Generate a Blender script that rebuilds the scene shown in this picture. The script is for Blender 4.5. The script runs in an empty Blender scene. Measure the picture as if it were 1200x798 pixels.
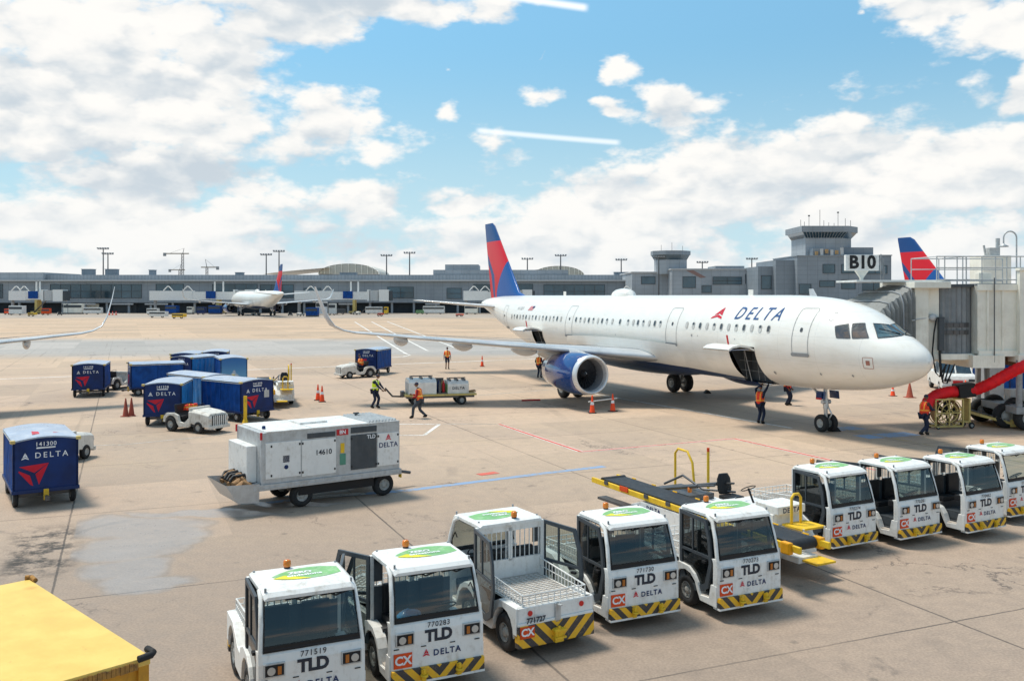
import bpy, bmesh, math, random
from mathutils import Vector, Matrix, noise as mnoise
R = math.radians
random.seed(7)
sc = bpy.context.scene
C = sc.collection
# ------------------------------------------------------------------ camera, sky, sun, exposure
EYE = 5.9
cam_d = bpy.data.cameras.new('camera'); cam = bpy.data.objects.new('camera', cam_d); C.objects.link(cam)
cam.location = (0, 0, EYE); cam.rotation_euler = (R(90), 0, 0)
cam_d.sensor_width = 36; cam_d.lens = 32.25; cam_d.shift_y = -52 / 1200
cam_d.clip_start = 0.1; cam_d.clip_end = 6000
sc.camera = cam
sc.view_settings.view_transform = 'Standard'; sc.view_settings.look = 'None'
sc.view_settings.exposure = 0.26; sc.view_settings.gamma = 1
SUN_EL, SUN_AZ = 65, -58          # degrees above the horizon; azimuth clockwise from +Y
sund = bpy.data.lights.new('sun', 'SUN'); sun = bpy.data.objects.new('sun', sund); C.objects.link(sun)
sund.energy = 3.2; sund.angle = R(13); sund.color = (1.0, 0.93, 0.815)
sv = Vector((math.sin(R(SUN_AZ)) * math.cos(R(SUN_EL)), math.cos(R(SUN_AZ)) * math.cos(R(SUN_EL)), math.sin(R(SUN_EL))))
sun.rotation_euler = sv.to_track_quat('Z', 'Y').to_euler(); sun.location = (0, 0, 60)


class NT:
    """tiny node-tree helper"""
    def __init__(self, tree):
        self.t = tree; self.n = tree.nodes; self.l = tree.links
    def node(self, kind, **kw):
        nd = self.n.new(kind)
        for k, v in kw.items():
            setattr(nd, k, v)
        return nd
    def put(self, sock, v):
        if v is None: return
        if isinstance(v, bpy.types.NodeSocket): self.l.new(v, sock)
        else:
            if isinstance(v, (tuple, list)) and len(v) == 3 and sock.type == 'RGBA': v = (*v, 1)
            sock.default_value = v
    def m(self, op, a, b=None, c=None, clamp=False):
        nd = self.node('ShaderNodeMath', operation=op, use_clamp=clamp)
        self.put(nd.inputs[0], a); self.put(nd.inputs[1], b)
        if c is not None: self.put(nd.inputs[2], c)
        return nd.outputs[0]
    def vm(self, op, a, b=None, out=0):
        nd = self.node('ShaderNodeVectorMath', operation=op)
        self.put(nd.inputs[0], a); self.put(nd.inputs[1], b)
        return nd.outputs[out]
    def noise(self, vec, scale=5, detail=4, rough=.55, dist=0, dims='3D', col=False):
        nd = self.node('ShaderNodeTexNoise'); nd.noise_dimensions = dims
        self.put(nd.inputs['Vector'], vec)
        nd.inputs['Scale'].default_value = scale; nd.inputs['Detail'].default_value = detail
        nd.inputs['Roughness'].default_value = rough; nd.inputs['Distortion'].default_value = dist
        return nd.outputs[1 if col else 0]
    def step(self, v, lo, hi, a=0., b=1., smooth=True):
        nd = self.node('ShaderNodeMapRange', clamp=True)
        nd.interpolation_type = 'SMOOTHSTEP' if smooth else 'LINEAR'
        self.put(nd.inputs[0], v)
        for i, q in enumerate((lo, hi, a, b)): self.put(nd.inputs[i + 1], q)
        return nd.outputs[0]
    def mix(self, f, a, b, mode='MIX'):
        nd = self.node('ShaderNodeMix', data_type='RGBA', blend_type=mode)
        self.put(nd.inputs[0], f); self.put(nd.inputs[6], a); self.put(nd.inputs[7], b)
        return nd.outputs[2]
    def sep(self, v):
        nd = self.node('ShaderNodeSeparateXYZ'); self.put(nd.inputs[0], v); return nd.outputs
    def comb(self, x=0, y=0, z=0):
        nd = self.node('ShaderNodeCombineXYZ')
        self.put(nd.inputs[0], x); self.put(nd.inputs[1], y); self.put(nd.inputs[2], z); return nd.outputs[0]


world = bpy.data.worlds.new('World'); sc.world = world; world.use_nodes = True
W = NT(world.node_tree); W.n.clear()
sky = W.node('ShaderNodeTexSky', sky_type='NISHITA'); sky.sun_disc = False
sky.sun_elevation = R(SUN_EL); sky.sun_rotation = R(SUN_AZ); sky.altitude = 300; sky.dust_density = 1.0; sky.ozone_density = 2.0
gen = W.node('ShaderNodeTexCoord').outputs['Generated']
dirn = W.vm('NORMALIZE', gen)
dx, dy, dz = W.sep(dirn)
az = W.m('MULTIPLY', W.m('ARCTAN2', dx, dy), 57.2958)
el = W.m('MULTIPLY', W.m('ARCSINE', dz), 57.2958)
# stretch the noise domain so that clouds flatten towards the horizon, as a real deck does
flat = W.vm('MULTIPLY', dirn, (1, 1, 1.9))
warp = W.vm('MULTIPLY', W.vm('SUBTRACT', W.noise(flat, 9, 5, .6, col=True), (.5, .5, .5)), (5, 3, 0))
p = W.vm('ADD', W.comb(az, el, 0), warp)
CLOUDS = [(-24.5, 11.3, 12.2, 7.6, 1.08), (-17.6, 13.1, 5.81, 4.32, 1), (-26.7, 14.8, 9.36, 3.81, 1), (-20.4, 7.5, 7.02, 2.5, 1), (-9.5, 17.4, 9.85, 1.68, 1), (-14.1, 16.4, 7.02, 3.1, 0.9), (-11.1, 9.7, 4.9, 3.1, 1.05), (-4.3, 11.4, 1.6, 1.6, 0.62), (0.8, 12.6, 2.9, 1.4, 0.78), (6.9, 14.1, 1.9, 1.6, 0.7), (6.1, 11.3, 3.2, 1.1, 0.66), (-4.0, 13.9, 1.3, 0.7, 0.5), (10.5, 11.0, 2.8, 2.1, 0.9), (25.4, 15.8, 4.57, 1.73, 1), (28.3, 14.8, 3.3, 1.88, 1), (18.0, 7.4, 15.9, 4.16, 1), (11.6, 5.8, 17.39, 4.18, 1), (29.0, 10.9, 1.47, 1.87, 0.9), (25.4, 7.0, 9.57, 4.57, 1), (0.0, 0.1, 79.95, 6.2, 1.05), (-24.9, 4.1, 14.46, 2.42, 1), (-2.1, 5.9, 10.65, 2.4, 0.75), (-15.6, 6.4, 1.2, 0.8, .6), (-9.0, 5.4, 5.5, 2.6, 1), (2.7, 14.7, 0.9, .7, .42), (20.6, 16.0, 0.9, 0.6, .42), (5.3, 15.6, 1.6, 0.9, .4)]
dens = None
for (cx, cy, rx, ry, w) in CLOUDS:
    q = W.vm('DIVIDE', W.vm('SUBTRACT', p, (cx, cy, 0)), (rx * 1.15, ry * 1.15, 1))
    d = W.m('SUBTRACT', w, W.vm('LENGTH', q, out=1))
    dens = d if dens is None else W.m('MAXIMUM', dens, d)
# elsewhere in the sky (beside, above and behind): scattered cumulus from broad noise
broad = W.m('MULTIPLY_ADD', W.noise(flat, 2.2, 3, .5), 3.2, -1.55)
away = W.m('MAXIMUM', W.step(W.m('ABSOLUTE', az), 31, 38), W.step(el, 18.5, 24))
dens = W.m('MAXIMUM', dens, W.m('MULTIPLY_ADD', W.m('SUBTRACT', 1.0, away), -4.0, broad))
def puff(vec):
    """billowing: rounded lumps on lumps, broken up by fine noise"""
    out = None
    for sc_, k in ((9, .50), (24, .28)):
        vo = W.node('ShaderNodeTexVoronoi'); vo.feature = 'F1'; vo.inputs['Scale'].default_value = sc_
        W.put(vo.inputs['Vector'], vec); q = W.m('MULTIPLY', W.m('SUBTRACT', 1.0, vo.outputs[0]), k)
        out = q if out is None else W.m('ADD', out, q)
    return out
wv = W.vm('ADD', flat, W.vm('MULTIPLY', W.vm('SUBTRACT', W.noise(flat, 26, 3, .6, col=True), (.5, .5, .5)), (.055, .055, .055)))
n1 = puff(wv); n2 = puff(W.vm('ADD', wv, (-.010, .006, .026)))
nf = W.noise(flat, 30, 4, .6)
n3 = W.noise(flat, 5.0, 5, .55)
dd = W.m('ADD', W.m('MULTIPLY', dens, 1.5), W.m('MULTIPLY_ADD', n1, 2.4, -1.19)); dd = W.m('ADD', dd, W.m('MULTIPLY', W.m('SUBTRACT', nf, .5), 1.25))
alpha = W.step(dd, -.08, .52)
lit = W.m('MULTIPLY_ADD', W.m('SUBTRACT', n1, n2), 2.5, .74)
lit = W.m('ADD', lit, W.m('MULTIPLY', W.m('SUBTRACT', n3, .5), 1.45)); lit = W.m('ADD', lit, W.m('MULTIPLY', W.m('SUBTRACT', nf, .5), .35))
lit = W.m('SUBTRACT', lit, W.m('MULTIPLY', W.step(dd, .7, 2.2), .12))
# a few broad grey undersides
for (cx, cy, rx, ry, k) in [(-20, 6.6, 6.5, 1.8, .75), (-11, 17.9, 10, 1.2, .7), (-28.0, 11.2, 3.2, 2.0, .55), (28, 16.8, 5, 1.2, .8), (24, 3.6, 14, 1.5, .35), (-6, 3.2, 12, 1.2, .3), (10, 4.6, 6, 1.0, .35), (-12.5, 7.8, 3, .8, .2), (4, 7.0, 4, 1.2, .3), (-10.6, 7.6, 3.4, .9, .3), (17, 6.5, 4, 1.0, .35)]:
    q = W.vm('DIVIDE', W.vm('SUBTRACT', p, (cx, cy, 0)), (rx, ry, 1))
    lit = W.m('SUBTRACT', lit, W.m('MULTIPLY', W.step(W.vm('LENGTH', q, out=1), .3, 1.2, 1, 0), k))
ccol = W.mix(W.step(lit, -.15, 1.05), (.50, .565, .62), (.845, .83, .80))
ccol = W.mix(W.step(el, 8, 0, 0, .35), ccol, (.70, .745, .77))
skyc = W.vm('MULTIPLY', sky.outputs[0], (.090, .152, .148)); skyc = W.vm('MULTIPLY', skyc, W.comb(*[W.step(el, 2, 24, k_, 1.0) for k_ in (.66, .60, .62)]))
haze = W.mix(W.step(el, 0, 16, .85, .12), skyc, (.54, .70, .79))
col = W.mix(alpha, haze, ccol)
# a contrail, and above it a window reflection painted as a white streak
for (x0, y0, x1, y1, wd, k) in [(-2.4, 10.25, 6.9, 9.4, .20, .6), (-.6, 18.15, 4.9, 17.33, .26, .8)]:
    L = math.hypot(x1 - x0, y1 - y0); ux, uy = (x1 - x0) / L, (y1 - y0) / L
    q = W.vm('SUBTRACT', W.comb(az, el, 0), (x0, y0, 0))
    a = W.vm('DOT_PRODUCT', q, (ux, uy, 0), out=1); b = W.m('ABSOLUTE', W.vm('DOT_PRODUCT', q, (-uy, ux, 0), out=1))
    mk = W.m('MULTIPLY', W.step(b, wd * .1, wd * 1.3, 1, 0), W.m('MULTIPLY', W.step(a, 0, .5), W.step(a, L - .5, L, 1, 0)))
    col = W.mix(W.m('MULTIPLY', mk, k), col, (1, 1, 1))
bg = W.node('ShaderNodeBackground'); W.l.new(col, bg.inputs[0]); bg.inputs[1].default_value = 1.0
W.l.new(bg.outputs[0], W.node('ShaderNodeOutputWorld').inputs[0])

# ------------------------------------------------------------------ helpers
class MB:
    """collects shapes, builds them as ONE mesh object"""
    def __init__(s): s.v = []; s.f = []; s.mi = []; s.sm = []; s.cur = 0; s.T = None
    def add(s, vs, fs, smooth=False):
        b = len(s.v)
        s.v += [tuple(s.T @ Vector(v)) if s.T is not None else tuple(v) for v in vs]
        s.f += [tuple(b + i for i in f) for f in fs]
        s.mi += [s.cur] * len(fs); s.sm += [smooth] * len(fs); return s
    def box(s, c, d, rz=0, rx=0, ry=0, taper=1):
        M = Matrix.Translation(c) @ Matrix.Rotation(rz, 4, 'Z') @ Matrix.Rotation(ry, 4, 'Y') @ Matrix.Rotation(rx, 4, 'X')
        vs = []
        for z in (-.5, .5):
            k = taper if z > 0 else 1
            for x, y in ((-.5, -.5), (.5, -.5), (.5, .5), (-.5, .5)):
                vs.append(M @ Vector((x * d[0] * k, y * d[1] * k, z * d[2])))
        return s.add(vs, [(3, 2, 1, 0), (4, 5, 6, 7), (0, 1, 5, 4), (1, 2, 6, 5), (2, 3, 7, 6), (3, 0, 4, 7)])
    def bb(s, x0, x1, y0, y1, z0, z1):
        return s.box(((x0 + x1) / 2, (y0 + y1) / 2, (z0 + z1) / 2), (abs(x1 - x0), abs(y1 - y0), abs(z1 - z0)))
    def cyl(s, p0, p1, r0, r1=None, n=14, caps=True, smooth=True):
        p0, p1 = Vector(p0), Vector(p1); r1 = r0 if r1 is None else r1
        a = (p1 - p0).normalized(); q = a.orthogonal().normalized(); w = a.cross(q)
        vs = []
        for pp, r in ((p0, r0), (p1, r1)):
            for i in range(n):
                t = 2 * math.pi * i / n; vs.append(pp + (q * math.cos(t) + w * math.sin(t)) * r)
        s.add(vs, [(i, (i + 1) % n, n + (i + 1) % n, n + i) for i in range(n)], smooth)
        if caps:
            s.add(vs[:n], [tuple(range(n - 1, -1, -1))]); s.add(vs[n:], [tuple(range(n))])
        return s
    def tube(s, pts, r, n=8, closed=False):
        pts = [Vector(q) for q in pts]; N = len(pts); vs = []; up = None
        for i, q in enumerate(pts):
            a = pts[(i + 1) % N] - pts[i - 1] if (closed or 0 < i < N - 1) else (pts[1] - pts[0] if i == 0 else pts[-1] - pts[-2])
            a.normalize()
            u = a.orthogonal().normalized() if up is None else (up - a * up.dot(a)).normalized()
            up = u; w = a.cross(u); rr = r[i] if isinstance(r, (list, tuple)) else r
            for k in range(n):
                t = 2 * math.pi * k / n; vs.append(q + (u * math.cos(t) + w * math.sin(t)) * rr)
        fs = []
        for i in range(N if closed else N - 1):
            j = (i + 1) % N
            fs += [(i * n + k, i * n + (k + 1) % n, j * n + (k + 1) % n, j * n + k) for k in range(n)]
        s.add(vs, fs, True)
        if not closed: s.add(vs[:n], [tuple(range(n - 1, -1, -1))]); s.add(vs[-n:], [tuple(range(n))])
        return s
    def lathe(s, prof, o=(0, 0, 0), axis=(0, 0, 1), n=24, smooth=True, closed=False):
        """prof: list of (radius, height along axis)"""
        a = Vector(axis).normalized(); q = a.orthogonal().normalized(); w = a.cross(q); o = Vector(o); vs = []
        for (r, h) in prof:
            for i in range(n):
                t = 2 * math.pi * i / n; vs.append(o + a * h + (q * math.cos(t) + w * math.sin(t)) * r)
        m = len(prof); fs = []
        for j in range(m if closed else m - 1):
            k = (j + 1) % m
            fs += [(j * n + i, j * n + (i + 1) % n, k * n + (i + 1) % n, k * n + i) for i in range(n)]
        return s.add(vs, fs, smooth)
    def prism(s, poly, fr, th):
        """poly 2D list; fr = (origin, right, up); extruded from -th (behind) to 0 along the normal right x up"""
        o, r_, u_ = (Vector(q) for q in fr); nn = r_.cross(u_).normalized(); n = len(poly)
        top = [o + r_ * x + u_ * y for x, y in poly]; bot = [q - nn * th for q in top]
        ar = sum(poly[i][0] * poly[(i + 1) % n][1] - poly[(i + 1) % n][0] * poly[i][1] for i in range(n))
        if ar < 0: top.reverse(); bot.reverse()
        return s.add(top + bot, [tuple(range(n)), tuple(range(2 * n - 1, n - 1, -1))] + [(i, n + i, n + (i + 1) % n, (i + 1) % n) for i in range(n)])
    def loft(s, rings, closed=True, caps=True, smooth=True):
        n = len(rings[0]); vs = [v for r in rings for v in r]; fs = []
        for j in range(len(rings) - 1):
            for i in range(n if closed else n - 1):
                k = (i + 1) % n; fs.append((j * n + i, j * n + k, (j + 1) * n + k, (j + 1) * n + i))
        s.add(vs, fs, smooth)
        if caps and closed: s.add(rings[0], [tuple(range(n - 1, -1, -1))]); s.add(rings[-1], [tuple(range(n))])
        return s
    def build(s, name, mats, parent=None, bevel=0, weld=False, label=None):
        me = bpy.data.meshes.new(name); me.from_pydata(s.v, [], s.f)
        for i, pl in enumerate(me.polygons): pl.material_index = s.mi[i]; pl.use_smooth = s.sm[i]
        if bevel or weld:
            bm = bmesh.new(); bm.from_mesh(me)
            if weld: bmesh.ops.remove_doubles(bm, verts=bm.verts, dist=1e-4); bmesh.ops.recalc_face_normals(bm, faces=bm.faces)
            if bevel:
                es = [e for e in bm.edges if len(e.link_faces) == 2 and e.calc_face_angle(0) > .5]
                bmesh.ops.bevel(bm, geom=es, offset=bevel, segments=2, profile=.6, affect='EDGES', clamp_overlap=True)
            bm.to_mesh(me); bm.free()
        if not isinstance(mats, (list, tuple)): mats = [mats]
        for m in mats: me.materials.append(m)
        o = bpy.data.objects.new(name, me); C.objects.link(o)
        if parent is not None: o.parent = parent
        if label: o['label'] = label
        return o


def thing(name, label, cat, loc=(0, 0, 0), rz=0, group=None):
    o = bpy.data.objects.new(name, None); C.objects.link(o); o.empty_display_size = .3
    o.location = loc; o.rotation_euler = (0, 0, rz); o['label'] = label; o['category'] = cat
    if group: o['group'] = group
    return o
def tag(o, label, cat, group=None):
    o['label'] = label; o['category'] = cat
    if group: o['group'] = group
    return o
def kind(o, k='structure'): o['kind'] = k; return o
def dup(root, loc, rz, label, group=None, skip=(), scale=None):
    def rec(o, parent):
        c = o.copy(); C.objects.link(c); c.parent = parent
        for ch in list(o.children):
            if ch.name.split('.')[0] not in skip: rec(ch, c)
        return c
    r = rec(root, None); r.location = loc; r.rotation_euler = (0, 0, rz); r['label'] = label
    if group: r['group'] = group
    if scale: r.scale = (scale,) * 3
    return r

# text as thin meshes
_txt = {}
def text_data(body, size, off=0., shear=0., space=1., cuts=0.):
    key = (body, size, off, shear, space, cuts)
    if key in _txt: return _txt[key]
    cu = bpy.data.curves.new('t', 'FONT'); cu.body = body; cu.size = size; cu.offset = off; cu.shear = shear
    cu.space_character = space; cu.align_x = 'CENTER'; cu.align_y = 'CENTER'; cu.resolution_u = 3
    ob = bpy.data.objects.new('t', cu); C.objects.link(ob)
    bpy.context.view_layer.update()
    dg = bpy.context.evaluated_depsgraph_get(); me = bpy.data.meshes.new_from_object(ob.evaluated_get(dg))
    C.objects.unlink(ob); bpy.data.objects.remove(ob); bpy.data.curves.remove(cu)
    if cuts:
        bm = bmesh.new(); bm.from_mesh(me)
        for ax in (0, 1):
            lo = min(v.co[ax] for v in bm.verts); hi = max(v.co[ax] for v in bm.verts); t = lo + cuts
            while t < hi:
                no = (1, 0, 0) if ax == 0 else (0, 1, 0); co = (t, 0, 0) if ax == 0 else (0, t, 0)
                bmesh.ops.bisect_plane(bm, geom=bm.verts[:] + bm.edges[:] + bm.faces[:], plane_co=co, plane_no=no); t += cuts
        bm.to_mesh(me); bm.free()
    vs = [(v.co.x, v.co.y) for v in me.vertices]; fs = [tuple(pl.vertices) for pl in me.polygons]
    # face winding up
    out = []
    for f in fs:
        a = sum(vs[f[i]][0] * vs[f[(i + 1) % len(f)]][1] - vs[f[(i + 1) % len(f)]][0] * vs[f[i]][1] for i in range(len(f)))
        out.append(f if a > 0 else tuple(reversed(f)))
    bpy.data.meshes.remove(me); _txt[key] = (vs, out); return _txt[key]
def put_text(mb, body, size, fr, eps=.004, **kw):
    vs, fs = text_data(body, size, **kw); o, r_, u_ = (Vector(q) for q in fr); nn = r_.cross(u_).normalized()
    mb.add([o + r_ * x + u_ * y + nn * eps for x, y in vs], fs); return mb
LOGO = [[(-.02, 1), (-.36, .30), (-.02, .44)], [(.02, 1), (.02, .44), (.36, .30)], [(-.5, 0), (-.41, .2), (0, .36), (.41, .2), (.5, 0), (0, .17)]]
def put_logo(mb, size, fr, eps=.004, polys=LOGO):
    o, r_, u_ = (Vector(q) for q in fr); nn = r_.cross(u_).normalized()
    for pl in polys:
        mb.add([o + r_ * x * size + u_ * y * size + nn * eps for x, y in pl], [tuple(range(len(pl)))])
    return mb

# ------------------------------------------------------------------ materials
def paint(name, col, rough=.45, metal=0., var=.10, dirt=None, scale=3., coat=0., bump=0., spec=.28, dk=.5):
    m = bpy.data.materials.new(name); m.use_nodes = True; T = NT(m.node_tree)
    b = T.n['Principled BSDF']; tc = T.node('ShaderNodeTexCoord').outputs['Object']; rnd = T.node('ShaderNodeObjectInfo').outputs['Random']
    tc = T.vm('ADD', tc, T.comb(T.m('MULTIPLY', rnd, 37.), T.m('MULTIPLY', rnd, 91.), T.m('MULTIPLY', rnd, 13.)))
    n = T.noise(tc, scale, 5, .6)
    c = T.mix(T.step(n, .3, .7), tuple(x * (1 - var) for x in col), tuple(min(1, x * (1 + var)) for x in col))
    if dirt:
        n2 = T.noise(tc, scale * 1.7, 7, .68); s_ = T.noise(T.vm('MULTIPLY', tc, (9, 9, .9)), 1.5, 3, .6)
        c = T.mix(T.m('MULTIPLY', T.step(T.m('ADD', T.m('ADD', T.m('MULTIPLY', n2, .7), T.m('MULTIPLY', s_, .3)), T.m('MULTIPLY', T.m('SUBTRACT', rnd, .5), .06)), .48, .70), dk), c, dirt)
    T.put(b.inputs['Base Color'], c); T.put(b.inputs['Roughness'], T.step(n, .2, .8, max(.03, rough - .12), min(1, rough + .12)))
    b.inputs['Metallic'].default_value = metal; b.inputs['Coat Weight'].default_value = coat; b.inputs['Specular IOR Level'].default_value = spec
    if bump:
        bp = T.node('ShaderNodeBump'); bp.inputs['Strength'].default_value = bump; bp.inputs['Distance'].default_value = .02
        T.put(bp.inputs['Height'], T.noise(tc, scale * 5, 4, .6)); T.l.new(bp.outputs[0], b.inputs['Normal'])
    return m
M = {}
GR = (.16, .13, .10)
M['white'] = paint('white_paint', (.74, .74, .71), .38, dirt=(.42, .38, .32), dk=.4, coat=.2)
M['white_clean'] = paint('clean_white_paint', (.80, .79, .76), .32, dirt=(.40, .34, .26), dk=.5, var=.03, coat=.1)
M['white_worn'] = paint('worn_white_paint', (.66, .63, .57), .5, dirt=(.25, .20, .15), dk=.7, scale=2.5)
M['cream'] = paint('cream_panel_paint', (.84, .80, .70), .5, dirt=(.58, .50, .38), dk=.45, scale=.7)
M['grey'] = paint('grey_paint', (.30, .31, .32), .5, dirt=(.16, .14, .12))
M['dgrey'] = paint('dark_grey_paint', (.065, .075, .085), .42, dirt=(.13, .12, .11), dk=.3)
M['black'] = paint('black_plastic', (.018, .018, .02), .5)
M['rubber'] = paint('tyre_rubber', (.025, .025, .026), .8, dirt=(.10, .09, .08), dk=.5, scale=6)
M['rim'] = paint('wheel_rim_paint', (.42, .42, .40), .45, dirt=(.2, .17, .14), dk=.6, scale=8)
M['alu'] = paint('bare_aluminium', (.55, .56, .57), .38, .85, dirt=(.28, .27, .26), dk=.4)
M['galv'] = paint('galvanised_steel', (.50, .51, .51), .5, .3, dirt=(.28, .26, .24), dk=.5, scale=5)
M['steel'] = paint('dark_steel', (.12, .12, .125), .45, .6, dirt=(.12, .09, .07))
M['yellow'] = paint('yellow_paint', (.80, .50, .03), .45, dirt=(.30, .18, .06), dk=.5, scale=4)
M['yellow_far'] = paint('pale_yellow_paint', (.62, .47, .16), .5, dirt=(.3, .22, .12), dk=.6, scale=4)
M['orange'] = paint('cone_orange', (.95, .085, .02), .5, dirt=(.45, .1, .04), dk=.4, scale=7)
M['cone_dark'] = paint('faded_cone_orange', (.38, .08, .045), .6, dirt=(.2, .06, .05), dk=.5, scale=7)
M['amber'] = paint('amber_lens', (.70, .19, .01), .2, coat=.6)
M['red'] = paint('red_paint', (.55, .025, .03), .45, dirt=(.3, .05, .04), dk=.4)
M['cxred'] = paint('orange_red_sign', (.72, .085, .02), .5, dirt=(.4, .1, .05), dk=.3, spec=.15)
M['redglass'] = paint('red_reflector', (.6, .01, .01), .15, coat=.7)
M['navy'] = paint('navy_paint', (.008, .028, .11), .4, dirt=(.03, .05, .10), dk=.4)
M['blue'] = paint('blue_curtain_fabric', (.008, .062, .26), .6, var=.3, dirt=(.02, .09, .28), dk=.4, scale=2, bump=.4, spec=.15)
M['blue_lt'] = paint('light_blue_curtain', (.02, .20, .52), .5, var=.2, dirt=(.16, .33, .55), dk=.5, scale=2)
M['engine'] = paint('engine_blue_gloss', (.006, .045, .20), .10, coat=1., var=.05)
M['letter'] = paint('navy_lettering', (.015, .03, .11), .4)
M['lettw'] = paint('white_lettering', (.80, .81, .82), .45)
M['lettred'] = paint('red_lettering', (.62, .02, .04), .4)
M['widget'] = paint('red_widget_print', (.58, .012, .035), .4, dirt=(.35, .02, .05), dk=.4)
M['widget_d'] = paint('dark_red_widget_print', (.27, .01, .03), .4)
M['leaf'] = paint('green_leaf_decal', (.20, .44, .17), .5, dirt=(.55, .62, .48), dk=.5, scale=4)
M['leafy'] = paint('yellow_leaf_decal', (.75, .70, .03), .45)
M['greyline'] = paint('grey_seam', (.42, .42, .41), .5)
M['wood'] = paint('raw_timber', (.42, .27, .13), .7, dirt=(.2, .13, .07), scale=5)
M['brown_hose'] = paint('brown_hose', (.30, .17, .08), .7, dirt=(.12, .08, .05), scale=7)
M['skin'] = paint('skin', (.20, .105, .065), .55)
M['skin2'] = paint('fair_skin', (.50, .30, .22), .55)
M['hair'] = paint('dark_hair', (.015, .012, .010), .6)
M['cloth_navy'] = paint('navy_work_cloth', (.018, .026, .055), .85, dirt=(.05, .06, .08), dk=.4, scale=9)
M['cloth_grey'] = paint('grey_work_cloth', (.055, .065, .08), .85, scale=9)
M['cloth_red'] = paint('dark_red_shirt', (.32, .02, .03), .85, scale=9)
M['boot'] = paint('black_boot_leather', (.015, .014, .013), .6)
def vest_mat(name, col, band):
    m = bpy.data.materials.new(name); m.use_nodes = True; T = NT(m.node_tree); b = T.n['Principled BSDF']
    x, y, z = T.sep(T.node('ShaderNodeTexCoord').outputs['Object'])
    st = T.m('MULTIPLY', T.step(T.m('ABSOLUTE', T.m('SUBTRACT', z, 1.08)), .024, .030, 1, 0), 1)
    ay = T.m('ABSOLUTE', y); s2 = T.m('MULTIPLY', T.step(T.m('ABSOLUTE', T.m('SUBTRACT', ay, .11)), .022, .028, 1, 0), T.step(z, 1.08, 1.09))
    n = T.noise(T.node('ShaderNodeTexCoord').outputs['Object'], 14, 4)
    c = T.mix(T.step(n, .3, .7), tuple(q * .8 for q in col), col)
    T.put(b.inputs['Base Color'], T.mix(T.m('MAXIMUM', st, s2), c, band)); b.inputs['Roughness'].default_value = .75; return m
M['vest_o'] = vest_mat('orange_safety_vest', (1.0, .16, .02), (1.0, .70, .15))
M['vest_r'] = vest_mat('red_orange_safety_vest', (1.0, .065, .02), (1.0, .42, .05))
M['vest_y'] = vest_mat('yellow_safety_vest', (.75, 1.0, .02), (.75, .78, .70))
def glass_mat(name, tint, alpha=.35, rough=.03):
    """thin tinted glazing: part mirror, part see-through"""
    m = bpy.data.materials.new(name); m.use_nodes = True; T = NT(m.node_tree); T.n.clear()
    tr = T.node('ShaderNodeBsdfTransparent'); T.put(tr.inputs[0], tint)
    gl = T.node('ShaderNodeBsdfGlossy'); gl.inputs['Roughness'].default_value = rough
    fr = T.node('ShaderNodeFresnel'); fr.inputs[0].default_value = 1.45
    df = T.node('ShaderNodeBsdfDiffuse'); T.put(df.inputs[0], (.05, .06, .06))
    mx0 = T.node('ShaderNodeMixShader'); mx0.inputs[0].default_value = alpha * .25
    T.l.new(tr.outputs[0], mx0.inputs[1]); T.l.new(df.outputs[0], mx0.inputs[2])
    mx = T.node('ShaderNodeMixShader'); T.put(mx.inputs[0], T.m('MULTIPLY_ADD', fr.outputs[0], 1.0, .04))
    T.l.new(mx0.outputs[0], mx.inputs[1]); T.l.new(gl.outputs[0], mx.inputs[2])
    T.l.new(mx.outputs[0], T.node('ShaderNodeOutputMaterial').inputs[0]); return m
M['glass'] = glass_mat('tinted_cab_glass', (.52, .60, .58))
M['dglass'] = paint('dark_glazing', (.02, .04, .055), .10, coat=.6, var=.4, spec=.9)
M['tglass'] = paint('terminal_glazing', (.04, .085, .115), .18, var=.5, scale=.08, spec=.9)
M['cockpit'] = paint('cockpit_glass', (.10, .065, .045), .06, var=.6, scale=1.6, spec=1.0, coat=1.)
def stripes(name, period, a, b, chev=True, y0=0., k=1.):
    m = bpy.data.materials.new(name); m.use_nodes = True; T = NT(m.node_tree); bs = T.n['Principled BSDF']
    tc = T.node('ShaderNodeTexCoord').outputs['Object']; x, y, z = T.sep(tc)
    yy = T.m('ABSOLUTE', y) if chev else y
    f = T.m('FRACT', T.m('DIVIDE', T.m('SUBTRACT', T.m('MULTIPLY', yy, k), z), period))
    n = T.noise(tc, 12, 5, .7)
    c = T.mix(T.m('GREATER_THAN', f, .5), a, b); c = T.mix(T.m('MULTIPLY', T.step(n, .52, .72), .5), c, (.25, .19, .12))
    T.put(bs.inputs['Base Color'], c); bs.inputs['Roughness'].default_value = .5; return m
M['hazard'] = stripes('hazard_stripes', .26, (.85, .46, .02), (.05, .045, .045))
M['hazard_big'] = stripes('wide_hazard_stripes', .30, (.85, .46, .02), (.05, .045, .045))

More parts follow.
